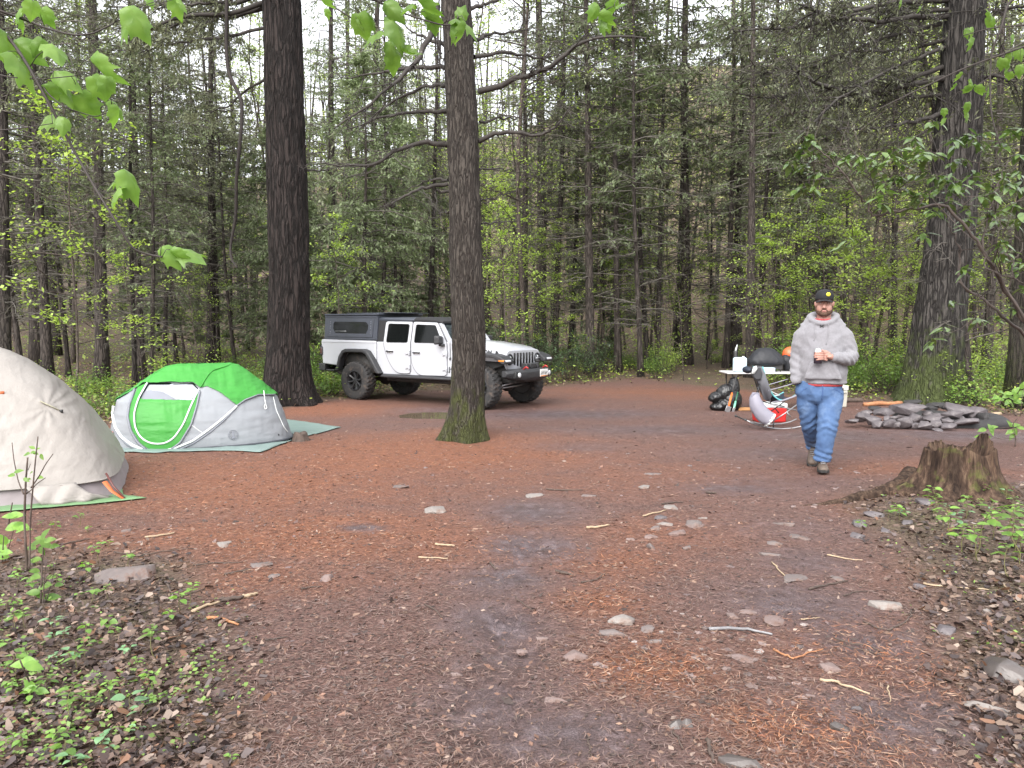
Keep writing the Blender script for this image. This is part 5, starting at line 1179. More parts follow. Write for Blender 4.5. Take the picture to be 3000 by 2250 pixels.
# hood lying round the neck
th=np.linspace(0,2*PI,33)[:-1]
loop=[np.array([.128*math.sin(a)*(1-.06*math.cos(a)),BY+.018-.108*math.cos(a)-.02*max(0,math.cos(a))**3,1.560+.062*(1-math.cos(a))*.5-.034*max(0,math.cos(a))**2]) for a in np.linspace(0,2*PI,34)]
h.tube(loop,[.026+.018*(1-math.cos(a))*.5 for a in np.linspace(0,2*PI,34)],10,cap=True)
h.tube([np.array([(.155)*math.sin(a),BY+.03-.10*math.cos(a),1.535+.035*(1-math.cos(a))*.5]) for a in np.linspace(R(55),R(305),26)],[.028,.040,.046,.040,.028],10)
h.ell((0,BY+.135,1.56),(.13,.06,.085)); 
h.loft([np.array([(-.165,BY-.165,.965),(.19,BY-.165,.965),(.13,BY-.185,1.135),(-.105,BY-.185,1.135)]),np.array([(-.165,BY-.196,.965),(.19,BY-.196,.965),(.13,BY-.197,1.135),(-.105,BY-.197,1.135)])])
h.tube([np.array([.012+.222*math.cos(a),BY+.160*math.sin(a),.925]) for a in np.linspace(0,2*PI,40)],.016,8)
def hfold(co,no):
    x,y,z=co.T; f=.005*fbm(x*7,z*9,y*6,3)+.004*(1-np.abs(fbm(x*9+z*5,z*8-x*4,y*5,3))*3)
    # sleeve creases round both elbows and cuffs
    e1=np.exp(-(((x-.30)/.11)**2+((z-1.2)/.12)**2)); f+=.008*e1*np.sin((x*.9+z*1.1+y*.5)*75+3*fbm(x*6,z*6,1,2))
    e2=np.exp(-(((x+.28)/.08)**2+((z-1.08)/.16)**2)); f+=.006*e2*np.sin((z*1.2+x*.5)*70+3*fbm(x*6,z*6,4,2))
    cw=np.exp(-((z-.99)/.06)**2)*(np.abs(x)<.22); f+=.004*cw*np.sin(x*46+4*fbm(x*5,z*8,2,2))
    dg=np.exp(-((z-1.28)/.15)**2)*(np.abs(x)<.24); f+=.003*dg*np.sin((z-np.abs(x)*.9)*42+3*fbm(x*4,z*4,9,2))
    return f
hood=remesh('hoodie',h,.0085,5,hfold,S_hood,man)
def front(o):
    me=o.data; bv=BVHTree.FromPolygons([v.co for v in me.vertices],[p.vertices for p in me.polygons])
    def f(x,z,off=.002):
        h_=bv.ray_cast(Vector((x,-2,z)),Vector((0,1,0)))
        return np.array([x,(h_[0].y if h_[0] else 0)-off,z])
    return f
fh=front(hood)
for k,(x,z0,z1) in enumerate(((-.085,1.53,1.355),(.045,1.525,1.315))):
    q=MB(); q.tube([fh(x+.012*math.sin(t*3+k)*(.3+t),z0+(z1-z0)*t,.004) for t in np.linspace(0,1,14)],.0042,6); link('drawstring',q.mesh('drawstring'),S_cord,hood)
q=MB()
for s in(-1,1): q.tube([fh(-.012+s*(.005+.012*abs(t)**1.5),1.502+.013*t,.003) for t in np.linspace(-1,1,9)],[.0035,.0045,.003,.0045,.0035],6)
q.tube([fh(-.018,1.502,.003),fh(-.006,1.502,.003)],.003,6); link('chest_emblem',q.mesh('chest_emblem'),P_ink,hood)
for (P0,P1,r) in(((.150,-.066,1.187),(.092,-.090,1.192),.048),((-.246,BY-.08,.955),(-.232,BY-.092,.905),.052)):
    q=MB(); q.tube([P0,(np.array(P0)+P1)/2,P1],[r*1.02,r*.98,r*.90],20); link('cuff',q.mesh('cuff'),S_hood,hood)
# ---- red shirt hem
q=MB(); q.loft(rings([(.0,BY-.002,.95,.205,.152),(-.004,BY-.002,.905,.212,.160),(-.006,BY-.002,.888,.212,.162)],36,.92)); link('shirt',q.mesh('shirt'),S_red,man)
q=MB(); q.tube([np.array([.088*math.sin(a),BY+.008-.088*math.cos(a),1.565+.028*(1-math.cos(a))*.5]) for a in np.linspace(0,2*PI,30)],.012,8); link('shirt_collar',q.mesh('shirt_collar'),S_red,man)
# ---- jeans
j=MB()
j.loft(rings([(-.020,BY,.935,.205,.148),(-.022,BY,.88,.222,.160),(-.024,BY,.80,.228,.165),(-.022,BY+.01,.735,.205,.15),(-.02,BY+.01,.70,.12,.11)],32,.92))
j.tube([(.092,BY,.83),(.092,BY-.04,.70),(.080,BY-.09,.56),(.070,BY-.115,.47),(.052,BY-.12,.33),(.036,BY-.115,.18),(.032,BY-.115,.115)],[.125,.118,.104,.098,.088,.082,.085],22)
j.tube([(-.125,BY,.83),(-.125,BY+.01,.70),(-.112,BY+.03,.57),(-.098,BY+.07,.47),(-.082,BY+.22,.34),(-.068,BY+.36,.235),(-.062,BY+.39,.195)],[.122,.115,.098,.090,.080,.074,.076],22)
def jfold(co,no):
    x,y,z=co.T; f=.004*fbm(x*8,z*8,y*8,3)+.005*(1-np.abs(fbm(x*8+z*4,z*9-x*5,y*6,3))*3)
    k=np.exp(-((z-.5)/.10)**2); f+=.005*k*np.sin((z*1.3+np.abs(x-.07)*.8)*62+3*fbm(x*7,z*6,2,2))
    a=np.exp(-((z-.17)/.07)**2); f+=.007*a*np.sin((z*1.2+x*.35)*85+2.5*fbm(x*7,z*6,5,2))
    t=np.exp(-((z-.78)/.08)**2); f+=.004*t*np.sin((x*.8+z*.5)*60+3*fbm(x*6,z*6,8,2))
    return f
jn=remesh('jeans',j,.0085,4,jfold,S_jean,man); fj=front(jn)
q=MB(); q.tube([fj(.012+.004*math.sin(t*4),.90-.15*t,.002) for t in np.linspace(0,1,10)],.004,5); q.tube([fj(.11+.09*t,.86-.05*t*t,.001) for t in np.linspace(0,1,8)],.003,5); q.tube([fj(-.14-.06*t,.86-.05*t*t,.001) for t in np.linspace(0,1,8)],.003,5); link('stitching',q.mesh('stitching'),simple('denim seam',(.05,.10,.25),.8),jn)
# ---- boots
def boot(loc,rx,rz):
    t=MB(); t.loft([np.array([(x*w_+.0,y,z) for x,z in((-1,.022),(-1.0,.045*k),(-.72,.085*k),(0,.10*k),(.72,.085*k),(1.0,.045*k),(1,.022))]) for (y,w_,k) in((.105,.034,.9),(.085,.044,1.25),(.03,.046,1.35),(-.04,.050,1.02),(-.11,.056,.80),(-.155,.050,.70),(-.182,.030,.5))])
    t.tube([(0,.045,.07),(0,.050,.17)],[.052,.055],14)
    o=link('boot',t.mesh('boot'),S_boot,man,loc=loc,rot=(rx,0,rz),sub=1)
    u=MB(); u.loft([np.array([(-w_,y,0),(w_,y,0),(w_*1.03,y,.028),(-w_*1.03,y,.028)]) for (y,w_) in((.110,.034),(.09,.046),(.03,.047),(-.04,.052),(-.11,.058),(-.16,.053),(-.192,.032))]); link('sole',u.mesh('sole'),S_sole,o,bevel=.005)
    l=MB()
    for k in range(4): l.tube([(-.026,-.035-.022*k,.118-.012*k),(0,-.038-.022*k,.128-.012*k),(.026,-.035-.022*k,.118-.012*k)],.0035,5)
    link('lace',l.mesh('lace'),S_cord,o)
boot((.036,BY-.135,.012),R(-4),R(4)); boot((-.060,BY+.365,.085),R(32),R(-3))
# ---- head gear, beard, eyes
c=MB(); a=np.arange(32)*2*PI/32
c.loft([np.stack([hx+.088*k*np.cos(a),BY+.002+.107*k*np.sin(a),0*a+z],1) for z,k in((1.768,1.0),(1.79,1.02),(1.815,1.01),(1.84,.95),(1.862,.80),(1.876,.55),(1.882,.2))]); c.ell((hx,BY,1.885),(.008,.008,.005)); cap_=link('cap',c.mesh('cap'),S_cap,man)
v=MB(); rws=[]
for t in np.linspace(0,1,8):
    r_=[]
    for u in np.linspace(-1,1,17): 
        x=u*.082; yb=BY-.105*math.sqrt(max(0,1-(x/.095)**2)); r_.append((hx+x*(1-.12*t*t),yb-.068*t*math.sqrt(max(0,1-.72*u*u)),1.772-.014*t-.018*u*u*(1)))
    rws.append(np.array(r_))
v.loft(rws,cap=False,closed=False); link('visor',v.mesh('visor'),S_cap,cap_,solid=.006)
q=MB(); 
for k,(r,o_) in enumerate(((.021,.0),)):
    th=np.arange(20)*2*PI/20; cx,cz=.042,1.826
    def cs(x,z,off): 
        kk=np.interp(z,[1.768,1.79,1.815,1.84,1.862],[1,1.02,1.01,.95,.80]); yy=BY+.002-.107*kk*math.sqrt(max(0,1-((x-hx)/(.088*kk))**2)); return (x,yy-off,z)
    q.loft([np.array([cs(cx+r*math.cos(t),cz+r*math.sin(t),.001) for t in th]),np.array([cs(cx+r*math.cos(t),cz+r*math.sin(t),.005) for t in th]),np.array([cs(cx+.3*r*math.cos(t),cz+.3*r*math.sin(t),.006) for t in th])])
pt=link('patch',q.mesh('patch'),S_yel,cap_); q=MB(); q.tube([cs(cx-.008+.016*t,cz-.006+.012*math.sin(t*3),.007) for t in np.linspace(0,1,6)],.0028,5); link('patch_mark',q.mesh('patch_mark'),P_ink,pt)
fb_=front(man)
q=MB()
pts=[]
for t in np.linspace(-1,1,25):
    x=hx+.076*math.sin(t*PI/2); z=1.700-.075*math.cos(t*PI/2)**.8; y=BY-.085*math.cos(t*PI/2)+.004; pts.append((x,y,z))
q.tube(pts,[(.012,.020),(.015,.028),(.017,.030),(.018,.030),(.017,.030),(.015,.028),(.012,.020)],10)
q.ell((hx,BY-.093,1.624),(.030,.020,.020)); q.tube([fb_(hx+x,z,.000) for x,z in((-.034,1.645),(-.026,1.664),(-.012,1.673),(0,1.672),(.012,1.673),(.026,1.664),(.034,1.645))],.0065,8)
beard=remesh('beard',q,.0035,2,lambda co,no:.0025*fbm(co[:,0]*160,co[:,1]*160,co[:,2]*160,2),S_hair,man)
q=MB(); q.tube([fb_(hx+x,1.656-.0015*abs(x)/.02,.001) for x in(-.020,-.01,0,.01,.020)],[.003,.006,.007,.006,.003],8,flat=.8); link('mouth',q.mesh('mouth'),S_lip,man)
for s in(-1,1):
    e=fb_(hx+s*.031,1.738,-.002); q=MB(); q.ell(e,(.012,.007,.0065)); ey=link('eye',q.mesh('eye'),S_white,man); q=MB(); q.ell(e+np.array([0,-.0045,0]),(.0052,.004,.0055)); link('iris',q.mesh('iris'),S_eye,ey)
    q=MB(); q.tube([fb_(hx+s*x,z,.001) for x,z in((.012,1.752),(.028,1.757),(.046,1.751))],[.003,.0042,.002],6); link('eyebrow',q.mesh('eyebrow'),S_hair,man)
for s in(-1,1):
    q=MB(); q.ell((hx+s*.076,BY+.03,1.755),(.012,.045,.028)); link('hair',q.mesh('hair'),S_hair,man)
# ---- the can in his hand
cn=thing('drink_can','small drink can in a dark foam sleeve held in the hand of the man','drink can'); mpos(cn)
cn.location=man.location; q=MB(); rr=lambda r,z:np.stack([CAN[0]+r*np.cos(a),CAN[1]+r*np.sin(a),0*a+CAN[2]+z],1)
q.loft([rr(.026,-.070),rr(.033,-.062),rr(.033,.052),rr(.027,.068),rr(.0265,.073),rr(.024,.073),rr(.023,.069)]); link('can_body',q.mesh('can_body'),simple('pale can metal',(.60,.63,.62),.3,metal=.6),cn)
q=MB(); q.loft([rr(.030,-.078),rr(.038,-.075),rr(.0385,.036),rr(.034,.038)]); link('foam_sleeve',q.mesh('foam_sleeve'),simple('dark foam',(.03,.018,.03),.9),cn)
q=MB(); q.box((CAN[0]-.012,CAN[1]-.0385,CAN[2]+.012),(.022,.004,.012)); q.box((CAN[0]-.016,CAN[1]-.0385,CAN[2]-.004),(.012,.004,.006)); link('sleeve_print',q.mesh('sleeve_print'),F_whitep,cn)
# ================================================================== camp things
C_table=simple('white plastic table top',(.62,.62,.62),.5,(.57,.56,.55),6,.05); C_tleg=simple('dark table steel',(.035,.033,.032),.5)
C_bag=simple('black bin liner',(.010,.010,.011),.34,spec=.5); C_cover=simple('black nylon cover',(.016,.017,.021),.6,(.011,.012,.015),8,.4,14,bd=.02)
d=15.15; tz=float(hz(5.0,15.3)); tl=at(2131,1094,15.0)[0]
tb=thing('folding_table','white folding table with dark legs behind the man','table',(tl+.92,15.3,tz))
q=MB(); q.box((0,0,.735),(1.84,.62,.035)); link('table_top',q.mesh('table_top'),C_table,tb,bevel=.012)
for s in(-1,1):
    for y in(-.24,.24):
        q=MB(); q.tube([(s*.80,y*.95,.718),(s*.755,y,.02)],.014,8); q.ell((s*.755,y,.016),(.02,.02,.016)); link('leg',q.mesh('leg'),C_tleg,tb)
    q=MB(); q.tube([(s*.78,-.235,.45),(s*.78,.235,.45)],.010,8); q.tube([(s*.79,0,.6),(s*.45,0,.715)],.009,8); link('leg_brace',q.mesh('leg_brace'),C_tleg,tb)
ttop=tz+.7535
def on_table(px,yy): return np.array([(px-1500)/F_PX*yy*(1.0),yy,ttop])
p=on_table(2168,15.12); jg=thing('water_jug','translucent white water jug standing on the table end','jug',tuple(p))
w_,nt_,b_=nodes('translucent jug'); b_.inputs['Base Color'].default_value=(.60,.72,.80,1); b_.inputs['Roughness'].default_value=.35; b_.inputs['Subsurface Weight'].default_value=.5; b_.inputs['Subsurface Radius'].default_value=(.05,.06,.07)
q=MB(); q.box((0,0,.145),(.255,.15,.285)); link('jug_body',q.mesh('jug_body'),w_,jg,bevel=.045,seg=4)
q=MB(); q.tube([(.07,0,.28),(.07,0,.305)],.022,12); link('jug_cap',q.mesh('jug_cap'),F_whitep,jg)
q=MB(); 
for k,(x,z,w0) in enumerate(((.055,.13,.035),(.095,.13,.03),(.055,.115,.03),(.06,.21,.05),(.06,.19,.05))): q.box((x,-.0765,z),(w0,.003,.008))
link('jug_marking',q.mesh('jug_marking'),simple('jug print',(.36,.48,.58),.5),jg)
p=on_table(2155,15.42); bo=thing('bottle','black bottle with a pale pointed top behind the water jug','bottle',tuple(p))
q=MB(); q.tube([(0,0,0),(0,0,.26),(0,0,.36),(0,0,.40)],[.042,.042,.036,.034],14); q.tube([(-.05,0,.385),(.05,0,.385)],.012,8); link('bottle_body',q.mesh('bottle_body'),C_tleg,bo)
q=MB(); q.tube([(0,0,.40),(.012,0,.46),(.03,0,.53)],[.022,.016,.005],8); link('bottle_spout',q.mesh('bottle_spout'),F_whitep,bo)
# grill in its cover
p=on_table(2244,15.32); gl=thing('grill','portable grill under a black nylon cover on the table','grill',tuple(p))
q=MB(); rg=lambda z,a,b,x=0:np.array([(x+a*math.copysign(abs(math.cos(t))**.8,math.cos(t)),b*math.copysign(abs(math.sin(t))**.8,math.sin(t)),z) for t in np.arange(60)*2*PI/60])
R_=[rg(.13,.36,.25,.0),rg(.16,.375,.26),rg(.23,.37,.255),rg(.28,.33,.235,.01),rg(.35,.27,.21,0),rg(.42,.20,.16,-.01),rg(.465,.12,.10,-.01),rg(.475,.03,.03,-.01)]
for k,r_ in enumerate(R_): 
    z=r_[:,2]; f=.022*fbm(r_[:,0]*6,z*9,r_[:,1]*6,3)+.014*np.sin(np.arctan2(r_[:,1],r_[:,0])*15+2*z*20)*(k<5); r_[:,0]*=1+f/.3; r_[:,1]*=1+f/.25
q.loft(R_); q.tube([(.30,0,.27),(.42,.0,.22),(.46,0,.14),(.47,0,.02)],[.10,.12,.11,.10],12); link('grill_cover',q.mesh('grill_cover'),C_cover,gl,sub=1)
q=MB(); q.box((0,0,.09),(.56,.34,.09)); 
for x in(-.25,.25):
    for y in(-.14,.14): q.tube([(x,y,.0),(x,y,.09)],.012,6)
link('grill_base',q.mesh('grill_base'),C_tleg,gl,bevel=.01)
p=on_table(2252,15.08); q=MB(); q.box((0,0,.045),(.24,.12,.085)); o=obj('plastic_tub',q,w_,bevel=.015); o.location=tuple(p); tag(o,'low pale plastic tub tucked in front of the covered grill','tub')
q=MB(); q.ell((0,0,0),(.15,.13,.16),24,14); q.v[-1][:,2]=np.maximum(q.v[-1][:,2],-.03); o=obj('helmet',q,simple('orange shell',(.72,.12,.035),.4)); o.location=(at(2306,1040,15.75)[0],15.75,at(2306,1038,15.75)[2]); tag(o,'rounded orange helmet just showing past the sleeve of the man','helmet')
ph=o.location.z-.03-ttop
q=MB(); q.box((0,0,ph/2),(.30,.24,ph)); o2=obj('camp_box',q,C_tleg,bevel=.02); o2.location=(o.location.x,15.6-.0,ttop); o.location.y=15.6; tag(o2,'dark box on the table under the orange helmet','box')
# bin bag
q=MB(); bx=at(2125,1195,15.05); bx[2]=float(hz(bx[0],bx[1]))
q.ell((.10,.02,.20),(.22,.20,.24)); q.ell((.16,.02,.42),(.11,.12,.24)); q.ell((.00,.0,.34),(.20,.15,.17),rot=(0,R(-25),0)); q.ell((-.20,.0,.26),(.14,.12,.10),rot=(0,R(-20),0)); q.ell((-.12,.0,.075),(.19,.16,.085)); q.ell((.02,.0,.12),(.22,.2,.13))
bagf=lambda co,no:.012*(1-np.abs(fbm(co[:,0]*7,co[:,2]*7,co[:,1]*7,3))*3)+.004*(1-np.abs(fbm(co[:,0]*22,co[:,2]*16,co[:,1]*20,2))*3)
o=remesh('bin_bag',q,.012,3,bagf,C_bag); o.location=tuple(bx); tag(o,'shiny black bin bag slumped against the table legs','bin bag')
# leaning tools
def px8(x,y,dd): return at(2060+x/3.6615,1000+y/3.6615,dd)
def tool(name,lab,cat,A,B,col1,col2,head):
    t=thing(name,lab,cat,tuple(B)); q=MB(); u=A-B; q.tube([u*.50,u*1.0],.016,8); link('handle',q.mesh('handle'),col1,t); q=MB(); q.tube([u*.10,u*.30,u*.50],[.020,.022,.020],8); link('grip',q.mesh('grip'),col2,t)
    q=MB(); q.box(u*.05,head,rot=(0,R(20),0)); link('blade',q.mesh('blade'),P_steel,t,bevel=.006); return t
B0=px8(262,752,14.62); B0[2]=float(hz(B0[0],B0[1]))+.02; tool('lopping_tool','long tool with black and orange handle leaning on the table','tool',px8(358,362,14.97),B0,C_tleg,simple('orange grip',(.70,.16,.03),.45),(.10,.02,.12))
B0=px8(324,748,14.68); B0[2]=float(hz(B0[0],B0[1]))+.02; tool('garden_tool','short tool with a green handle leaning beside the orange one','tool',px8(372,545,14.95),B0,simple('dark green handle',(.03,.12,.06),.5),simple('mint grip',(.20,.55,.36),.45),(.05,.02,.10))
q=MB(); q.box((0,0,.035),(.36,.12,.055),rot=(0,0,.1)); o=obj('firewood_plank',q,simple('fresh split wood',(.45,.24,.10),.7,(.33,.16,.06),12,.3,stretch=(.3,3,3)),bevel=.006); g=gp(2186,1203); o.location=tuple(g); tag(o,'short orange-brown plank lying by the table leg','plank')
# rocking camp chair seen from its side
C_navy=fabric('navy chair fabric',(.020,.026,.040)); C_teal=fabric('teal piping',(.15,.48,.50)); C_grey=fabric('grey chair fabric',(.15,.15,.165)); C_lav=fabric('lavender grey fabric',(.25,.24,.285)); C_tube=simple('brushed chair tube',(.34,.34,.35),.35,metal=.7); C_dtube=simple('dark chair tube',(.06,.06,.062),.4,metal=.3)
q0=gp(2030+700/2.911,840+1216/2.911); ch=thing('camp_chair','folding rocking camp chair with navy sling seat and teal edging','chair',tuple(q0))
cz=lambda x,z,y=0:np.array([(x-700)/548,y,(1216-z)/548])
prof=[cz(590,690),cz(612,760),cz(640,850),cz(680,930),cz(740,975),cz(800,970),cz(870,930)]; prof=np.array(prof); tt=np.linspace(0,1,24); pr=np.stack([np.interp(tt,np.linspace(0,1,7),prof[:,i]) for i in range(3)],1)
for _ in range(2): pr[1:-1]=.25*pr[:-2]+.5*pr[1:-1]+.25*pr[2:]
q=MB(); rows=[]
for v in np.linspace(0,1,11): rows.append(pr+np.array([0,.04+.50*v,0])+np.array([-.05,0,-.06])*math.sin(v*PI))
q.loft(rows,cap=False,closed=False); st=link('sling_seat',q.mesh('sling_seat'),C_navy,ch,solid=.006)
for v,(y) in enumerate((.04,.54)): q=MB(); q.tube(list(pr+np.array([0,y,0])),.011,6); link('edge_trim',q.mesh('edge_trim'),C_teal,st)
q=MB(); q.loft([np.array([cz(a,b,y) for a,b in((500,690),(575,690),(612,760),(650,870),(668,935),(640,985),(600,960),(575,880),(540,790))]) for y in(.0,.02)]); link('side_panel',q.mesh('side_panel'),C_grey,ch)
q=MB(); q.loft([np.array([cz(a,b,y) for a,b in((480,745),(490,700),(560,690),(578,750),(565,795),(520,800))]) for y in(-.05,.0)]); link('side_pouch',q.mesh('side_pouch'),fabric('charcoal pouch',(.05,.05,.055)),ch,bevel=.015)
q=MB(); q.ell(cz(480,720,.15),(.065,.16,.055)); pw_=link('head_pillow',q.mesh('head_pillow'),C_navy,ch); q=MB(); q.loft([np.array([cz(a,b,y) for a,b in((478,748),(495,690),(520,680),(528,705),(505,745))]) for y in(-.07,-.055)]); link('pillow_patch',q.mesh('pillow_patch'),F_whitep,pw_)
for y in(.02,.54):
    q=MB(); q.tube([cz(632,890,y),cz(720,868,y),cz(830,836,y),cz(900,815,y)],[.024]*4,8,flat=.25); link('arm_strap',q.mesh('arm_strap'),C_lav,ch)
q=MB(); q.tube([cz(668,985,.0),cz(750,975,.0),cz(850,940,.0),cz(900,915,.0)],[.02,.035,.04,.03],8,flat=.3); link('seat_edge',q.mesh('seat_edge'),C_lav,st)
q=MB(); q.tube([cz(630,905,.3),cz(700,945,.3),cz(780,945,.3)],.010,6); q.tube([cz(628,855,.30),cz(700,905,.3),cz(790,945,.3)],.008,6); link('seat_webbing',q.mesh('seat_webbing'),F_whitep,st)
for y in(.02,.54):
    q=MB(); q.tube([cz(572,690,y),cz(600,780,y),cz(640,900,y),cz(660,1000,y)],.011,8); q.tube([cz(650,1000,y),cz(760,1030,y),cz(880,1056,y)],.010,8); q.tube([cz(690,1145,y),cz(780,1085,y),cz(880,1010,y)],.010,8); q.tube([cz(800,1072,y),cz(832,1112,y)],.009,8); link('frame',q.mesh('frame'),C_dtube if y>.1 else C_tube,ch)
    R0=[cz(455,1138,y),cz(520,1168,y),cz(600,1193,y),cz(680,1208,y),cz(760,1214,y),cz(850,1208,y),cz(930,1192,y),cz(990,1165,y)]
    q=MB(); q.tube(R0,.011,8); link('rocker',q.mesh('rocker'),C_tube,ch)
    q=MB(); q.ell(R0[0],(.022,.018,.022)); q.tube([cz(690,1145,y),cz(690,1208,y)],.009,6); link('rocker_foot',q.mesh('rocker_foot'),C_dtube,ch)
q=MB(); q.tube([cz(455,1138,.02),cz(455,1138,.54)],.009,6); q.tube([cz(572,690,.02),cz(572,690,.54)],.009,6); link('cross_bar',q.mesh('cross_bar'),C_dtube,ch)
# stuff sack hanging from the chair
sk=thing('stuff_sack','grey stuff sack with an elastic mouth hanging from the camp chair','bag',tuple(q0))
def sackm():
    q=MB(); path=[cz(520,905,-.06),cz(512,960,-.07),cz(535,1030,-.08),cz(580,1090,-.10),cz(630,1128,-.12)]; P=np.array(path); t5=np.linspace(0,1,18); pp=np.stack([np.interp(t5,np.linspace(0,1,5),P[:,i]) for i in range(3)],1)
    for _ in range(2): pp[1:-1]=.25*pp[:-2]+.5*pp[1:-1]+.25*pp[2:]
    q.tube(list(pp),[.05,.085,.105,.115,.118,.112],30); V=q.v[0]; V+=.012*np.stack([fbm(V[:,0]*14,V[:,2]*14,V[:,1]*14,3)]*3,1); return q,pp
q,pp=sackm(); q.f=q.f[:-1]; s1=link('sack_body',q.mesh('sack_body'),C_lav,sk)
ax=pp[-1]-pp[-3]; ax/=np.linalg.norm(ax); u=np.cross(ax,[0,1,0]); u/=np.linalg.norm(u); v=np.cross(ax,u); C_=pp[-1]
rim=lambda r,o:np.array([C_+ax*o+(u*math.cos(t)+v*math.sin(t))*(r+.008*math.sin(t*12)) for t in np.arange(48)*2*PI/48])
q=MB(); q.loft([rim(.108,-.015),rim(.116,.01),rim(.108,.03),rim(.098,.028)],cap=False); link('elastic_rim',q.mesh('elastic_rim'),F_whitep,sk)
q=MB(); q.loft([rim(.100,.028),rim(.098,.0),rim(.09,-.09),rim(.02,-.11)]); link('sack_inside',q.mesh('sack_inside'),P_ink,sk)
q=MB(); q.tube([cz(560,830,-.01),cz(545,880,-.04),cz(525,910,-.06)],.012,6); link('strap',q.mesh('strap'),P_ink,sk)
q=MB(); q.loft([np.array([cz(a,b,-.12+y) for a,b in((480,905),(530,898),(560,960),(600,1050),(560,1100),(500,1020),(475,960))]) for y in(.0,.03)]); link('sack_panel',q.mesh('sack_panel'),fabric('mauve grey panel',(.20,.195,.24)),sk,bevel=.012)
# coolers
def cooler(name,lab,loc,dim,mb_,ml_,rz=0):
    t=thing(name,lab,'cooler',loc,rz); w0,d0,h0=dim; q=MB(); q.box((0,0,h0*.39),(w0*.95,d0*.94,h0*.78),tap=(1.04,1.04)); bd_=link('cooler_body',q.mesh('cooler_body'),mb_,t,bevel=.022,seg=3); q=MB(); q.box((0,0,h0*.89),(w0,d0,h0*.21)); q.box((0,0,h0*1.0),(w0*.86,d0*.8,.012)); link('cooler_lid',q.mesh('cooler_lid'),ml_,t,bevel=.018,seg=3)
    return t,bd_
g=gp(2262,1238); cooler('cooler','small red cooler with white lid on the ground behind the camp chair',(g[0],g[1]+.16,g[2]),(.50,.32,.32),simple('red plastic',(.55,.025,.022),.4),F_whitep)
g=gp(2432,1194); C_bg=simple('beige cooler plastic',(.42,.40,.34),.55); t,bd_=cooler('cooler','beige hard cooler standing behind the legs of the man',(g[0],g[1]+.24,g[2]),(.74,.46,.45),C_bg,simple('pale cooler lid',(.50,.49,.44),.55))
for x in(-.2,.16,.24): 
    q=MB(); q.box((x,-.245,.345),(.035,.03,.11)); link('latch',q.mesh('latch'),P_ink,t,bevel=.006)
q=MB(); q.tube([(.33,-.25,.30),(.20,-.255,.27),(.05,-.25,.30)],.006,6); q.tube([(.20,-.255,.27),(.22,-.26,.10),(.24,-.258,.01)],.005,6); link('rope',q.mesh('rope'),C_dtube,t)
# ================================================================== stones, sticks, stump, seedlings, near branches, litter
M_stone=simple('grey brown sandstone',(.17,.142,.132),.7,(.10,.08,.075),5,.4,40,bd=.008,dirt=((.12,.06,.04),9,.50,.70))
M_stone2=simple('pinkish stone',(.20,.148,.135),.75,(.13,.092,.083),6,.35,40,bd=.006,dirt=((.11,.058,.04),10,.48,.70))
M_dark=simple('wet dark stone',(.105,.088,.080),.38,(.055,.046,.043),5,.3,36,bd=.008)
M_ring=simple('purple grey ring stone',(.125,.108,.112),.6,(.062,.053,.056),4.5,.45,32,bd=.010,dirt=((.20,.18,.17),5,.58,.72))
M_char=simple('charred stone',(.035,.032,.032),.75,(.020,.019,.019),6,.4,30)
M_pstone=simple('pale stone',(.25,.225,.205),.7,(.16,.14,.128),6,.3,40,dirt=((.14,.075,.05),9,.50,.70))
M_stk=simple('dead stick bark',(.10,.07,.055),.8,(.045,.032,.026),16,.4,stretch=(1,1,1)); M_stkp=simple('pale peeled stick',(.42,.32,.21),.7,(.30,.22,.14),14,.3); M_stkg=simple('grey weathered stick',(.26,.255,.26),.5,(.10,.095,.10),9,.3); M_stko=simple('orange broken wood',(.40,.19,.09),.75,(.26,.11,.05),14,.35)
def rock_mesh(seed,dim,cuts=9,rough=.05,sub=3):
    """angular field stone: hull of scattered points, edges worn"""
    rg=np.random.default_rng(seed); bm=bmesh.new(); n=cuts+9; p=rg.normal(0,1,(n,3)); p/=np.abs(p).max(1,keepdims=True)**.6*np.linalg.norm(p,axis=1,keepdims=True)**.4; p[:,2]*=.9
    for q in p: bm.verts.new(q)
    r=bmesh.ops.convex_hull(bm,input=bm.verts); bmesh.ops.delete(bm,geom=[v for v in bm.verts if not v.link_faces],context='VERTS')
    bmesh.ops.bevel(bm,geom=bm.edges[:],offset=.10,segments=2,profile=.6,affect='EDGES',clamp_overlap=True)
    bmesh.ops.triangulate(bm,faces=bm.faces[:]); bmesh.ops.subdivide_edges(bm,edges=bm.edges[:],cuts=1,use_grid_fill=True)
    V=np.array([v.co[:] for v in bm.verts]); V*=1+(rough+.02)*fbm(V[:,0]*2.5+seed,V[:,1]*2.5,V[:,2]*2.5,3)[:,None]
    mx=(V.max(0)-V.min(0))/2; V=(V-(V.max(0)+V.min(0))/2)/mx*np.array(dim)/2
    for v,c in zip(bm.verts,V): v.co=c
    bmesh.ops.recalc_face_normals(bm,faces=bm.faces)
    me=bpy.data.meshes.new('stone'); bm.to_mesh(me); bm.free(); me.polygons.foreach_set('use_smooth',[True]*len(me.polygons))
    try: me.set_sharp_from_angle(angle=R(32))
    except Exception: pass
    return me
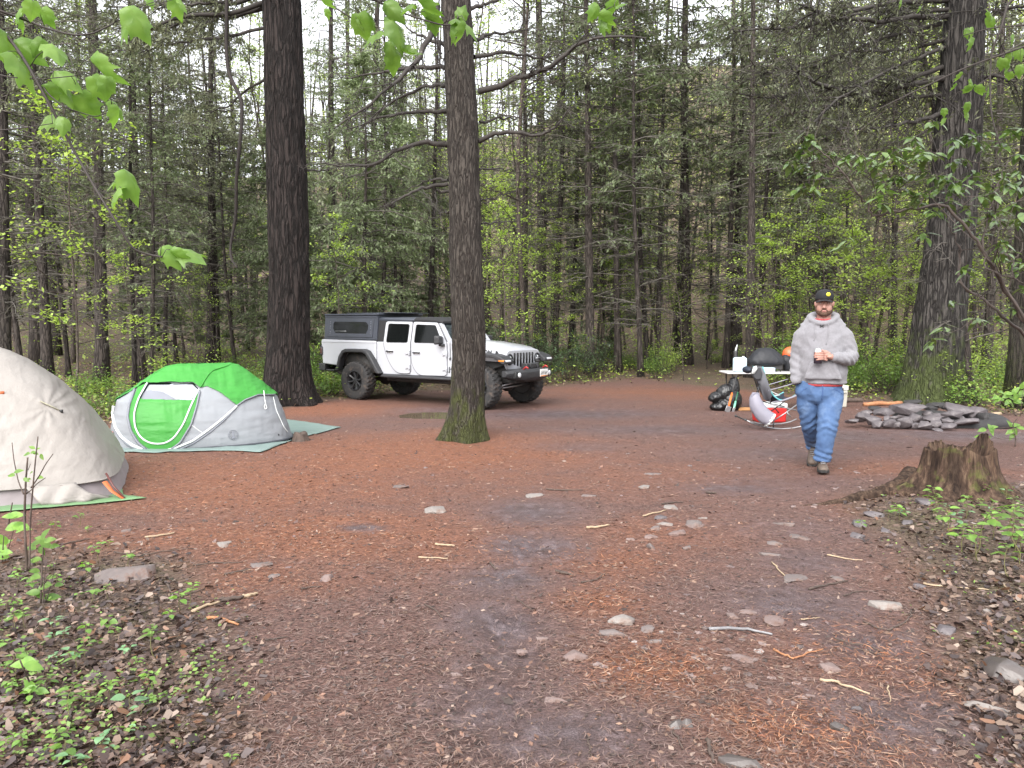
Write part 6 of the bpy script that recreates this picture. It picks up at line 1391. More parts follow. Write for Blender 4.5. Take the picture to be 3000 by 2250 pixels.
def ground_stone(px,py,w,h,m,label,seed,group='stones lying in the clearing',flat=None):
    g=gp(px,py+h*.35); d=g[1]; W=w*d/F_PX; vis=h*d/F_PX; 
    ang=(CAM_H-g[2])/math.hypot(g[0],d); Hh=flat if flat is not None else vis*.62; Dp=min(max((vis-Hh*.6)/max(ang,.05),W*.35),W*1.3)
    o=link('stone',rock_mesh(seed,(W,Dp,max(Hh*1.7,.03))),m); o.location=(g[0],d+Dp*.3,g[2]-Hh*.12); o.rotation_euler=(0,0,-math.atan2(g[0],d)+random.uniform(-.15,.15)); return tag(o,label,'stone',group)
zA=lambda a,b:(a/2.212,1500+b/2.212); zB=lambda a,b:(1000+a/2.212,1500+b/2.212); zC=lambda a,b:(2000+a/2.212,1500+b/2.212); zD=lambda a,b:(1100+a/1.27,1150+b/1.27)
def S(z,a,b,w,h,m,l,k=2.212,**kw):
    p=z(a,b); S.n+=1; return ground_stone(p[0],p[1],w/k,h/k,m,l,1000+S.n,**kw)
S.n=0
S(zA,770,400,390,135,M_stone,'big brown boulder half sunk among seedlings below the tents')
S(zA,1680,335,150,48,M_stone,'flat grey stone in the rust needles above the barky log piece',flat=.015)
S(zA,2110,420,90,72,M_stone2,'small pinkish stone with a chipped pale end near the clearing middle')
S(zA,1770,415,90,26,M_stone,'half buried grey stone beside the flat one in the needles',flat=.012)
S(zA,1440,208,130,46,M_pstone,'white flat chip lying on rust needles by the beige tent',flat=.02)
S(zA,800,120,70,26,M_stone,'tiny grey stone near the front of the beige tent',flat=.01)
S(zB,1815,690,190,88,M_pstone,'rounded tan stone in the middle of the bare track')
S(zB,1770,785,210,42,M_stone,'long thin grey stone just below the rounded tan one',flat=.03)
S(zB,1990,758,92,60,M_stone,'small wedge stone beside the long thin grey one')
S(zB,2040,835,80,34,M_stone,'small round stone below the wedge stone',flat=.02)
S(zB,1520,925,170,92,M_stone2,'pinkish pointed stone sticking out of the track')
S(zB,1390,1210,170,60,M_stone2,'flat pink stone on the wet track',flat=.018)
S(zB,2150,1370,142,98,M_dark,'smooth brown cobble near the lower photo edge')
S(zB,1300,820,85,34,M_stone2,'small pink stone above the pointed one',flat=.015)
S(zB,1170,905,80,34,M_stone2,'small pale pink stone in the rutted mud',flat=.015)
S(zB,745,1055,85,26,M_stone2,'flat little stone at the side of the tyre ruts',flat=.012)
S(zC,1330,600,220,80,M_pstone,'squarish pale grey stone with a bitten edge',flat=.045)
S(zC,1720,765,145,74,M_ring,'blue grey block near the litter edge',flat=.04)
S(zC,2120,1000,300,215,M_dark,'large dark wet boulder cut by the photo edge')
S(zC,1050,1395,180,74,M_dark,'smooth wet stone with a sprout before it')
S(zC,400,1625,330,110,M_dark,'large dark brown stone at the lower photo edge')
S(zC,770,158,150,44,M_stone,'low grey stone on the track below the stump root',flat=.025)
S(zC,610,200,105,44,M_stone,'small grey stone beside the low one on the track',flat=.025)
S(zC,570,275,150,20,M_stone,'thin stone sliver in the track',flat=.012)
S(zC,660,75,145,30,M_stone,'long pale brown stone beneath the stump root',flat=.03)
S(zC,760,425,165,92,M_stone,'flat slab flush with the dark mud',flat=.012)
S(zC,1015,430,95,52,M_stone,'flat rounded stone beside the flush slab',flat=.012)
S(zC,390,935,225,84,M_stone2,'cracked pink slab below the grey stick',flat=.02)
S(zC,610,700,135,84,M_stone2,'pink oblong stone above the grey stick',flat=.015)
S(zC,440,650,130,36,M_stone2,'thin pinkish flake near the oblong stone',flat=.012)
S(zC,330,675,90,40,M_stone2,'dull pink flake beside the thin one',flat=.012)
S(zC,960,1005,160,84,M_stone2,'brown layered stone by the dark exposed roots',flat=.03)
S(zC,2020,1270,330,66,M_pstone,'long pale grey stone near the photo corner',flat=.03)
S(zC,1540,480,80,28,M_ring,'small blue grey stone at the end of the straight pale stick',flat=.025)
S(zC,90,80,130,62,M_stone2,'long brown stone tilted in the stony patch',flat=.02)
S(zC,1990,640,60,40,M_pstone,'small pale pebble on rust needles by the litter',flat=.02)
S(zC,830,1190,72,42,M_stone2,'round pinkish stone under the long pale stick',flat=.018)
S(zC,570,1230,60,50,M_stone2,'small upright pink stone in the needles',flat=.02)
S(zC,730,1240,50,36,M_stone2,'small round pink stone in the needles',flat=.02)
S(zC,1135,1270,75,34,M_ring,'small slate coloured stone in the needles',flat=.02)
S(zC,20,1370,110,70,M_dark,'dark cobble beside the smooth brown one',flat=.04)
S(zC,1260,8,140,60,M_ring,'slab stone propped below the stump root',flat=.05)
S(zC,1175,70,115,66,M_ring,'grey stone leaning at the foot of the propped slab',flat=.05)
S(zC,1150,150,90,50,M_ring,'small angular stone furthest down the slope under the stump',flat=.04)
S(zC,1470,62,72,48,M_ring,'grey stone among green seedlings under the stump',flat=.03)
S(zC,1330,112,62,56,M_ring,'dark upright stone between the slab and the seedlings',flat=.035)
S(lambda a,b:(2400+a/3.4567,1080+b/3.4567),1120,1345,210,80,M_ring,'smooth mauve stone on the litter in front of the stump',k=3.4567,flat=.04)
for (a,b,w,h,m,l) in((92,350,62,16,M_stone,'flat grey stone in rust needles before the lichened tree'),(220,435,84,36,M_pstone,'pale grey angular stone in the needles before the lichened tree'),(597,383,78,20,M_pstone,'pale rounded stone at the head of the bare track'),(795,384,60,9,M_stone,'thin pale stone at the track side'),(1000,351,42,16,M_pstone,'small pale stone in front of the camp chair'),(1125,520,72,30,M_stone2,'largest brown stone of the stony patch'),(1190,486,62,42,M_stone,'slanting grey stone of the stony patch'),(1075,489,72,18,M_pstone,'thin pale stone of the stony patch'),(1065,463,50,20,M_ring,'dark topped stone of the stony patch'),(1045,502,42,22,M_stone,'small grey stone of the stony patch'),(1028,568,36,40,M_stone,'upright narrow stone of the stony patch'),(1027,535,52,20,M_stone2,'flat pinkish stone of the stony patch'),(1105,427,62,18,M_pstone,'pale thin stone at the top of the stony patch'),(950,546,36,12,M_stone2,'outlying small stone of the stony patch'),(1220,466,36,14,M_pstone,'small pale oval stone of the stony patch'),(1160,575,34,24,M_stone,'low brown stone at the bottom of the stony patch'),(1040,303,84,9,M_stone,'thin flat stone in the dark mud'),(405,160,26,14,M_stone2,'little brown stone at the foot of the lichened tree')):
    S(zD,a,b,w,h,m,l,k=1.27)
# stub beside the tarp
g=gp(1945/2.212,980+690/2.212); q=MB(); rr_=[];a=np.arange(28)*2*PI/28
for z,r in((-.06,.17),(.0,.145),(.06,.115),(.11,.105),(.125,.09),(.118,.03)): rr_.append(np.stack([r*(1+.12*np.sin(a*3)+.06*np.sin(a*7+1))*np.cos(a),r*np.sin(a)*.9,0*a+z+.015*np.sin(a*2)*(z>.05)],1))
q.loft(rr_); o=obj('tree_stub',q,M_stk); o.location=tuple(g); o.scale=(.85,.85,.95); tag(o,'short sawn tree stub at the edge of the grey-green tarp','stub')
# ---- fire ring
z4=lambda a,b:(2400+a/3.4567,1080+b/3.4567)
FR=[(330,532,130,46,11.95,'flat'),(440,492,135,100,12.1,''),(545,512,150,112,11.9,''),(600,562,125,80,11.75,''),(705,556,130,90,11.7,''),(782,566,72,66,11.7,''),(872,545,165,122,11.75,'blue'),(985,580,90,66,11.65,''),(1070,580,132,96,11.6,''),(1178,562,115,80,11.7,''),(1196,620,100,30,11.4,'flat'),(1308,582,150,60,11.6,'flat'),(1300,528,110,56,11.85,''),
 (685,505,64,54,11.95,'blue'),(748,496,95,36,12.0,'flat'),(980,500,132,84,11.95,''),(1097,455,95,54,12.15,''),(1148,507,175,76,11.95,''),(1215,476,150,52,12.15,'flat'),(1348,461,205,80,12.1,'flat'),(1490,541,222,84,11.85,''),(1430,428,300,120,12.4,'slab'),(1590,455,190,140,12.3,''),(1655,500,110,110,12.1,'char'),(1640,440,110,70,12.6,'char'),
 (655,437,195,80,12.3,''),(770,400,120,60,12.6,''),(905,412,300,116,12.25,'top'),(560,402,120,44,12.9,'char'),(1190,372,210,54,13.6,'char'),(1272,388,105,52,13.3,'char'),(950,335,160,40,14.0,'char'),(1120,400,150,50,13.4,'char'),(480,450,110,60,12.6,''),(850,470,150,70,12.3,''),(1250,520,120,70,12.2,''),(1400,510,150,80,12.2,'')]
FL={'flat':'flat thin stone low in the fire ring','':'rounded purple grey stone of the fire ring','blue':'bluish smooth stone in the front of the fire ring','slab':'long sloping slab over the fire ring wall','top':'largest capstone lying on top of the fire ring','char':'charred black stone at the back of the fire ring'}
FX=['outermost stone at the tent end of the fire ring','upright dark stone next to the outermost one in the fire ring','leaning stone with a pointed top near the tent end of the fire ring','grey wedge at the foot of the fire ring','split block at the foot of the fire ring','small stone squeezed beside the bluish oval in the fire ring','bluish oval stone at the front of the fire ring','little stone just past the bluish oval in the fire ring','square dark block at the front of the fire ring','grey block behind the square one in the fire ring','thin flake on the ground before the fire ring','low twin-layer stone at the front of the fire ring','pale topped stone over the low layered one in the fire ring','small blue stone wedged under the capstone end','thin brown flake beside the small blue stone in the ring','smooth dark stone under the capstone tip','grey stone in the dip past the capstone','broad stone in the second course of the fire ring','narrow slab in the middle dip of the fire ring','pale flat slab lying across the fire ring wall','long banded stone at the stump side of the fire ring','long sloping slab at the stump side of the fire ring','big stone under the end of the sloping slab','charred stone at the stump end of the fire ring','charred stone behind the sloping slab','broad rounded stone beside the capstone','brown stone tucked behind the capstone','largest capstone lying on top of the fire ring','charred stone behind the rounded stone at the tent end','long charred stone at the back of the fire ring','short charred stone at the back of the fire ring','charred stone farther back behind the capstone','charred stone inside the back of the fire ring','stone filling the wall behind the upright dark one','stone filling the wall under the capstone','stone filling the wall in the middle dip','stone filling the wall under the pale flat slab']
for k,((a,b,w_,h_,d,t),lab) in enumerate(zip(FR,FX)):
    p=z4(a,b); c=at(p[0],p[1],d); W=w_/3.4567*d/F_PX*1.06; H=h_/3.4567*d/F_PX*1.06
    o=link('stone',rock_mesh(500+k,(W,W*(.6 if t in('flat','top','slab') else .75)+.05,H),8 if t!='blue' else 3,.04),M_char if t=='char' else M_ring); o.location=tuple(c); o.rotation_euler=(0,R({'slab':16,}.get(t,random.uniform(-6,6))),-math.atan2(c[0],c[1])); tag(o,lab,'stone','stones of the fire ring')
g=gp(2700,1230); q=MB(); a=np.arange(40)*2*PI/40
q.loft([np.stack([g[0]+.1+r*np.cos(a)*1.05,12.55+r*np.sin(a)*.8,0*a+z+.02*np.sin(a*5)],1)+0 for r,z in((.95,float(hz(g[0],12.5))+.0),(.8,float(hz(g[0],12.5))+.14),(.3,float(hz(g[0],12.5))+.12),(.05,float(hz(g[0],12.5))+.11))]); o=obj('ash_bed',q,M_char); tag(o,'black ash and charcoal filling the middle of the fire ring','ash')
# firewood beyond the cooler
def log(P0,P1,r,m,label,cat='log',name='log',n=12,w=.1,group=None):
    P0=np.array(P0);P1=np.array(P1); t=np.linspace(0,1,12); L=np.linalg.norm(P1-P0); rg=np.random.default_rng(int(abs(P0[0]*977+P0[1]*331))%99991); wv=rg.normal(0,1,(12,3)).cumsum(0)*L*.006; wv-=wv[0]; c=(P0+P1)/2
    q=MB(); q.tube([P0+(P1-P0)*s+wv[i]-c for i,s in enumerate(t)],[r*(1+w*rg.normal()) for _ in t],n); o=obj(name,q,m); o.location=tuple(c); return tag(o,label,cat,group)
def gl_(px,py,h=.0): g=gp(px,py); return g+np.array([0,0,h])
log(gl_(2030+1300/2.911,840+988/2.911,.05),gl_(2030+1447/2.911,840+984/2.911,.05),.055,M_stk,'dark log end on the ground beside the beige cooler')
log(gl_(2530,1190,.04),gl_(2640,1187,.04),.045,M_stko,'pale split log beyond the fire ring')
log(gl_(2760,1225,.03),gl_(2935,1222,.05),.03,M_stkp,'pale stick of firewood past the end of the fire ring')
# ---- sticks
def stick(z,pts,r,m,label,k=2.212):
    P=[]; 
    for (a,b) in pts: p=z(a,b); P.append(gp(p[0],p[1]))
    P=np.array(P); d=P[:,1].mean(); R_=r/k*d/F_PX/2; n=10; t=np.linspace(0,len(P)-1,n); Q=np.stack([np.interp(t,np.arange(len(P)),P[:,i]) for i in range(3)],1); c=Q.mean(0); rg=np.random.default_rng(int(abs(c[0]*7919+c[1]*104729))%65521)
    Q[1:-1]+=rg.normal(0,.004,(n-2,3)); Q[:,2]=hz(Q[:,0],Q[:,1])+R_*.7+.004; q=MB(); q.tube(list(Q-c),[R_*x for x in np.linspace(1,.55,n)*rg.uniform(.85,1.15,n)],7); o=obj('stick',q,m); o.location=tuple(c); return tag(o,label,'stick','sticks lying in the clearing')
for z,pts,r,m,l,k in(
 (zA,[(1245,660),(1330,620),(1425,592)],26,M_stkp,'pale peeled end of the broken branch below the tents',2.212),(zA,[(1420,590),(1500,578),(1580,560)],34,M_stk,'barky dark middle of the broken branch below the tents',2.212),(zA,[(1575,562),(1670,540)],28,M_stkp,'pale snapped end of the broken branch pointing to the track',2.212),
 (zA,[(1340,702),(1420,695),(1545,742)],26,M_stko,'orange broken piece of wood below the barky branch',2.212),(zA,[(1090,575),(1200,548),(1330,505)],12,M_stk,'bent dark stick near the sunken boulder',2.212),(zA,[(740,265),(880,290),(1040,262),(1250,243)],9,M_stk,'long thin curved twig above the boulder',2.212),(zA,[(1250,350),(1400,335),(1575,330)],10,M_stk,'straight dark twig in the needles',2.212),(zA,[(1455,412),(1540,395),(1625,378)],16,M_stk,'thick dark twig by the flat grey stone',2.212),
 (zA,[(1080,470),(1100,515),(1120,545)],16,M_stk,'short stub of branch below the boulder',2.212),(zA,[(1950,503),(2090,488)],11,M_stk,'short dark twig near the pinkish stone',2.212),(zA,[(940,172),(1040,160),(1130,143)],15,M_stkp,'pale tan stick in front of the beige tent',2.212),(zA,[(400,215),(520,190),(600,175)],10,M_stk,'thin twig among the tall seedlings',2.212),(zA,[(1720,838),(1865,815)],12,M_stk,'dark straight twig in the middle needles',2.212),(zA,[(35,500),(110,520),(190,515)],30,M_stk,'thick dark branch end at the photo edge',2.212),(zA,[(850,690),(1000,630),(1130,575)],10,M_stk,'long thin stick through the sprouting grass',2.212),(zA,[(1310,1200),(1380,1140),(1440,1080)],11,M_stk,'dark slanting twig in the lower litter',2.212),
 (zB,[(610,215),(735,225)],15,M_stkp,'short pale stick on the rust needles',2.212),(zB,[(500,300),(690,308)],12,M_stkp,'thin pale stick just below the short one',2.212),(zB,[(1588,108),(1660,106),(1738,92)],18,M_stkp,'cream coloured peeled stick by the stony patch',2.212),(zB,[(1553,462),(1640,448),(1712,408)],12,M_stk,'curved dark twig on the track',2.212),(zB,[(1390,390),(1440,405),(1490,412)],18,M_stk,'short thick dark twig on the track',2.212),(zB,[(540,605),(610,640),(657,692)],11,M_stk,'bent brown twig in the needles',2.212),(zB,[(1128,558),(1180,600),(1242,645)],10,M_stk,'thin slanting twig by the hoofed mud',2.212),(zB,[(965,338),(1000,380)],14,M_stk,'tiny thick twig above the mud',2.212),(zB,[(1588,1455),(1615,1530),(1618,1600)],13,M_stk,'curved twig near the smooth brown cobble',2.212),(zB,[(2150,1430),(2212,1545)],16,M_stk,'dark stick beneath the smooth brown cobble',2.212),
 (zC,[(170,770),(290,765),(420,772),(580,806)],26,M_stkg,'grey weathered peeled stick lying across the track',2.212),(zC,[(578,332),(630,390),(690,445)],12,M_stkp,'thin straight stick on the dark mud',2.212),(zC,[(818,508),(930,478),(1072,455)],16,M_stk,'dark knobbed stick beside the flat rounded stone',2.212),(zC,[(1045,550),(1110,525),(1200,520)],9,M_stk,'thin forked twig below the knobbed stick',2.212),(zC,[(1170,718),(1250,755),(1335,775)],13,M_stk,'dark bent stick meeting the curved one',2.212),(zC,[(1335,775),(1440,722),(1478,680),(1480,640)],14,M_stk,'hooked brown stick below the squarish stone',2.212),
 (zC,[(975,822),(1100,860),(1230,885),(1400,960)],12,M_stk,'upper dark root exposed in the mud',2.212),(zC,[(990,850),(1120,895),(1300,935)],10,M_stk,'lower dark root exposed in the mud',2.212),(zC,[(590,900),(660,935),(720,962)],18,M_stko,'reddish stick beside the cracked pink slab',2.212),(zC,[(720,955),(820,915),(910,895)],12,M_stko,'thin reddish twig pointing from the reddish stick',2.212),(zC,[(890,1098),(1000,1120),(1100,1150),(1212,1192)],22,M_stkp,'long pale peeled stick in the stony needles',2.212),(zC,[(1500,1040),(1640,972)],9,M_stk,'thin twig near the dark wet boulder',2.212),(zC,[(1560,470),(1750,495),(1985,512)],14,M_stkp,'long straight pale stick at the litter edge',2.212),(zC,[(935,283),(1040,305),(1165,318)],10,M_stkp,'thin tan twig above the flat slab',2.212),(zC,[(1330,1130),(1338,1185),(1340,1242)],12,M_stkp,'short upright twig in the lower needles',2.212),(zC,[(765,702),(890,690)],9,M_stkp,'thin tan twig beside the dark mud',2.212),(zC,[(155,1490),(180,1560),(200,1640)],32,M_stk,'thick dark stub near the lower photo edge',2.212),(zC,[(2080,470),(2120,530),(2160,590)],11,M_stkp,'leaning dry stalk in the litter by the sprout',2.212),(zC,[(1770,1535),(1790,1490),(1812,1452)],12,M_stk,'short dark twig in the corner mud',2.212),
 (zD,[(635,362),(700,367),(772,366)],6,M_stk,'thin dark twig at the head of the track',1.27),(zD,[(675,668),(740,684)],8,M_stk,'dark twig below the track mud',1.27),(zD,[(1065,418),(1110,412),(1145,411)],6,M_stk,'dark twig over the top of the stony patch',1.27),(zD,[(995,463),(1040,452),(1082,441)],7,M_stkp,'tan stick at the top of the stony patch',1.27),(zD,[(1230,376),(1268,378)],10,M_stk,'dark stick on the grey mud behind the man',1.27)):
    stick(z,pts,r,m,l,k)
# ---- the stump
def fibre(name,moss):
    m,nt,b=nodes(name); b.inputs['Roughness'].default_value=.9; b.inputs['Specular IOR Level'].default_value=.2
    f=noi(nt,coord(nt,(1,1,.07)),26,6,.72,.35); g=noi(nt,coord(nt,(1,1,.18)),7,4,.6); h=noi(nt,coord(nt),5,5,.7)
    col=ramp(nt,f,[(.32,(.014,.009,.008)),(.50,(.060,.040,.030)),(.66,(.135,.098,.072)),(.82,(.23,.18,.135))])
    col=mix(nt,col,ramp(nt,g,[(.35,(.45,.42,.40)),(.65,(1.25,1.15,1.05))]),1.0,'MULTIPLY')
    if moss:
        k=ramp(nt,h,[(moss,(0,0,0)),(moss+.14,(.85,.85,.85))]); col=mix(nt,col,mix(nt,(.050,.058,.014),(.13,.14,.04),f),k)
    nt.links.new(col,b.inputs['Base Color']); bump(nt,b,mix(nt,f,g,.35),1.0,.03); return m
M_rot=fibre('rotten stump wood',.55); M_root=fibre('grey root wood',.68)
def stump():
    g=gp(2806,1436); n=160; m=60; a=np.arange(n)*2*PI/n; t=np.linspace(0,1,m); A_,Tm=np.meshgrid(a,t)
    ex=lambda s,c,w:np.exp(-((np.angle(np.exp(1j*(A_-c))))/w)**2)*s
    top=.40+.13*np.exp(-((np.angle(np.exp(1j*(A_-R(38)))))/.45)**2)+.03*np.sin(A_*3+1)+.030*fbm(np.cos(A_)*7,np.sin(A_)*7,3.0,3)+.02*np.abs(vnoise(np.cos(A_)*22,np.sin(A_)*22,1.0))
    Z=-.08+(top+.08)*Tm; h=np.clip(Z/.4,0,1.2)
    lob=ex(.75,R(192),.30)+ex(.45,R(250),.26)+ex(.55,R(300),.28)+ex(.55,R(345),.30)+ex(.4,R(60),.4)+ex(.3,R(130),.4)
    r=.27+.05*(1-h)+(.10+.30*lob)*np.exp(-np.clip(Z+.02,0,1)/.105)
    rid=1-np.abs(fbm(np.cos(A_)*6.5,np.sin(A_)*6.5,Z*1.6,3))*2.6; r+=.020*rid+.012*(1-np.abs(vnoise(np.cos(A_)*20,np.sin(A_)*20,Z*3))*2)
    V=np.stack([r*np.cos(A_)*1.06,r*np.sin(A_)*.9,Z],-1); q=MB(); R_=[V[i] for i in range(m)]
    base=V[-1]
    for s,dz in((.86,-.015),(.7,-.06),(.45,-.10),(.15,-.11)): 
        k=base.copy(); k[:,:2]*=s; k[:,2]=np.minimum(k[:,2]+dz,.36+.0*k[:,2]+dz)+.012*vnoise(k[:,0]*30,k[:,1]*30,2.0); R_.append(k)
    R_=[r_*np.array([.86,.86,.90]) for r_ in R_]; q.loft(R_); s_=thing('tree_stump','mossy rotten tree stump with a jagged top and spreading roots','stump',tuple(g),-math.atan2(g[0],g[1])*.6); link('stump_wood',q.mesh('stump_wood'),M_rot,s_)
    # long surface root running away from the stump
    pts=[z4(930,1130),z4(850,1195),z4(700,1250),z4(520,1300),z4(300,1340),z4(60,1372),(2340,1483)]
    P=np.array([gp(*p) for p in pts]); tt=np.linspace(0,len(P)-1,40); Q=np.stack([np.interp(tt,np.arange(len(P)),P[:,i]) for i in range(3)],1)
    for _ in range(3): Q[1:-1]=.25*Q[:-2]+.5*Q[1:-1]+.25*Q[2:]
    Q[:,2]=hz(Q[:,0],Q[:,1])+np.linspace(.030,-.02,40); rr=np.interp(np.linspace(0,1,40),[0,.15,.45,.8,1],[.10,.072,.058,.035,.012])*(1+.12*fbm(np.arange(40)*.5,3.0,1.0,2))
    q=MB(); q.tube(list(Q),list(rr),20); v_=q.v[0]; v_+=.018*np.stack([fbm(v_[:,0]*9,v_[:,1]*9,v_[:,2]*9,3),0*v_[:,0],1.4*fbm(v_[:,0]*11,v_[:,1]*30,v_[:,2]*9+4,3)],1); o=link('root',q.mesh('root'),M_root); o.parent=s_; o.matrix_parent_inverse=Matrix.LocRotScale(s_.location,s_.rotation_euler,s_.scale).inverted()
stump()
# ---- seedlings with paired leaves
M_seed=leafmat('seedling leaves',(.26,.42,.09),(.13,.25,.055),.4,.4,.3); M_seed2=leafmat('bluish seedling leaves',(.24,.40,.20),(.15,.29,.14),.3,.4,.2); M_stem=simple('green stem',(.14,.13,.05),.7)
def leaf_blade(C,D,L,W,up,fold=.18,droop=.25,seg=5):
    """one pointed oval leaf as a small curved strip: returns verts, faces"""
    D=unit(np.array(D,float)); S_=unit(np.cross(D,up)); U=np.cross(S_,D); v=[];f=[]
    for i in range(seg+1):
        t=i/seg; w_=W*.5*math.sin(PI*min(1,t**.8))*(1 if t<1 else 0)+.0004; c=np.array(C)+D*L*t-U*(droop*L*t*t)
        v+=[c-S_*w_+U*fold*w_,c,c+S_*w_+U*fold*w_]
    for i in range(seg): 
        b=i*3; f+=[(b,b+1,b+4,b+3),(b+1,b+2,b+5,b+4)]
    return v,f
def seedling(seed,h,nl,L,W,mat,name='seedling'):
    rg=np.random.default_rng(seed); st=MB(); lf=MB(); P=[np.array([0,0,-.02])]; 
    for k in range(4): P.append(P[-1]+np.array([rg.normal(0,h*.06),rg.normal(0,h*.06),h/4+.005]))
    st.tube(P,[.0028,.0015],5)
    for k in range(nl):
        t=1-.55*(k//2)/max(1,nl/2); z=P[1]+(P[-1]-P[1])*t; a=rg.uniform(0,6.28) if k%2==0 else a+PI+rg.normal(0,.4); D=np.array([math.cos(a),math.sin(a),rg.uniform(-.1,.35)]); l=L*rg.uniform(.6,1.15)
        pe=z+unit(D)*l*.25; st.tube([z,pe],.001,4); v,f=leaf_blade(pe,D,l,W*l/L*rg.uniform(.85,1.1),np.array([rg.normal(0,.3),rg.normal(0,.3),1])); lf.add(v,f)
    m1=st.mesh('stem'); m2=lf.mesh('leaves',fix=False); m1.materials.append(M_stem); m2.materials.append(mat); return m1,m2
SEED=[seedling(1,.10,6,.055,.035,M_seed),seedling(2,.06,4,.05,.034,M_seed2),seedling(3,.15,8,.06,.036,M_seed),seedling(4,.045,5,.035,.026,M_seed),seedling(5,.08,3,.07,.048,M_seed2),seedling(6,.22,9,.055,.032,M_seed)]
def put_seed(k,x,y,s,label,group,rz=None):
    m1,m2=SEED[k]; t=thing('seedling',label,'seedling',(x,y,float(hz(x,y))),rz if rz is not None else random.uniform(0,6.28),group,s); link('stem',m1,None,t); link('crown',m2,None,t)
LG='seedlings in the litter below the tents'; 
LEFT=[(110,1050),(190,940),(60,1160),(350,740,1),(345,820,1),(420,810,1),(350,950,1),(460,960,1),(150,990),(200,1110),(90,1170),(510,540),(600,570),(720,550),(620,620),(560,800),(640,860),(700,790),(730,830),(800,920,1),(840,910,1),(890,980),(960,1110),(1030,930),(840,1290,4),(920,1310,4),(900,1440,4),(670,1510,1),(720,1540,1),(430,1450),(370,1500),(350,1600),(420,1610),(480,1650,1),(30,1530),(150,1520),(450,1270),(200,1230),(480,1350),(1030,1230),(720,1200),(620,1220),(1160,620),(1220,600),(970,800),(1100,700),(130,120),(270,80),(500,80),(570,110),(360,110),(330,350),(120,400),(90,470),(240,330),(370,460),(350,550),(300,500),(240,540),(700,210),(830,330),(930,360),(560,400),(640,310),(1500,1610,3),(980,790,3),(30,1000),(100,740),(180,730),(50,880),(40,620),(120,600),(500,1000),(580,930),(260,860),(300,1150)]
for k,e in enumerate(LEFT):
    p=zA(e[0],e[1]+20); g=gp(*p); put_seed(e[2] if len(e)>2 else [0,3,0,2,3][k%5],g[0],g[1],random.uniform(.5,1.0),['light green seedling','small heart-leaved seedling'][1 if len(e)>2 else 0]+(' among leaf litter near the lower photo corner' if e[1]>1000 else ' between the sunken boulder and the litter' if e[0]>450 else ' by the tall leafy stems below the beige tent'),LG)
RG='seedlings on the litter below the stump'
for k,(a,b,s) in enumerate([(780,1480,1),(850,1490,1),(1170,1470,1),(1220,1480,1.1),(1250,1600,1),(1370,1580,1),(700,1500,.8),(1300,1420,1),(1500,1330,1.1),(1680,1310,1),(1820,1230,1.2),(1900,1310,1),(1960,1380,1),(1480,1500,.9),(1450,1630,.8),(1650,1420,.8),(2000,1480,1),(1750,1480,.9),(420,1620,.8),(900,1060,.6),(1930,1230,1.0)]):
    g=gp(*z4(a,b+15)); put_seed([0,1,3,2,0,4][k%6],g[0],g[1],s*random.uniform(.7,1.0),'green seedling '+('at the foot of the stump' if b<1350 else 'among damp leaves in front of the stump'),RG)
for k,(a,b,s) in enumerate([(1750,160,1.5),(1800,230,1.5),(1880,260,1.7),(1930,300,1.6),(2080,170,1.5),(2150,230,1.6),(2180,320,1.6),(2130,290,1.4),(2140,410,1.3),(1400,30,1),(1650,10,1.1),(1820,20,1.1),(2000,150,1.2)]):
    g=gp(*zC(a,b+25)); put_seed([2,0,5,2][k%4],g[0],g[1],s,'bright green sprout at the litter edge by the photo side','bright sprouts at the litter edge')
# ---- taller young stems
def sapling_px(name,label,z,base,stems,leaves,L,seed,cat='sapling',mat=None,dep=None):
    """stems and leaves read from the photo, standing at the foot's distance, with depth spread"""
    rg=np.random.default_rng(seed); f=gp(*z(*base)); d=dep or f[1]; t=thing(name,label,cat,tuple(f)); st=MB(); lf=MB()
    for pts,r in stems:
        P=[]; off=0
        for k,(a,b) in enumerate(pts): p=z(a,b); off+=rg.normal(0,.02); P.append(at(p[0],p[1],d+off)-f)
        tt=np.linspace(0,len(P)-1,12); P=np.array(P); Q=np.stack([np.interp(tt,np.arange(len(P)),P[:,i]) for i in range(3)],1); st.tube(list(Q),[r,r*.55],6)
    for e in leaves:
        a,b,ang,sz=e; p=z(a,b); c=at(p[0],p[1],d+rg.normal(0,.03))-f; D=np.array([math.cos(R(ang)),rg.uniform(-.6,.3),math.sin(R(ang))]); v,fc=leaf_blade(c-unit(D)*L*sz*.5,D,L*sz,L*sz*.55,np.array([rg.normal(0,.25),-.75,.8]),.25,.2,6); lf.add(v,fc)
    link('stem',st.mesh('stem'),M_stk,t); link('crown',lf.mesh('leaves',fix=False),mat or M_seed,t)
zS=lambda a,b:(a/1.7625,980+b/1.7625)
sapling_px('sapling','tall thin leafy stems in front of the beige tent',zS,(140,1010),[([(127,1010),(128,880),(133,760),(143,635)],.011),([(155,1000),(162,880),(178,700),(196,527)],.008),([(122,825),(95,760),(72,650),(62,558)],.005),([(160,792),(200,735),(235,670),(274,616)],.005),([(128,828),(160,805),(190,770),(235,740)],.005),([(145,700),(158,668)],.003),([(40,1000),(52,930),(64,868)],.008)],
 [(165,583,150,.9),(195,590,30,.7),(135,618,185,1.3),(170,608,10,.9),(215,632,-60,1.0),(182,612,-20,.9),(95,705,20,1.3),(56,726,175,1.3),(205,738,10,1.2),(160,713,200,.7),(135,750,-25,1.0),(150,745,0,.6),(75,935,10,1.6)],.055,3)
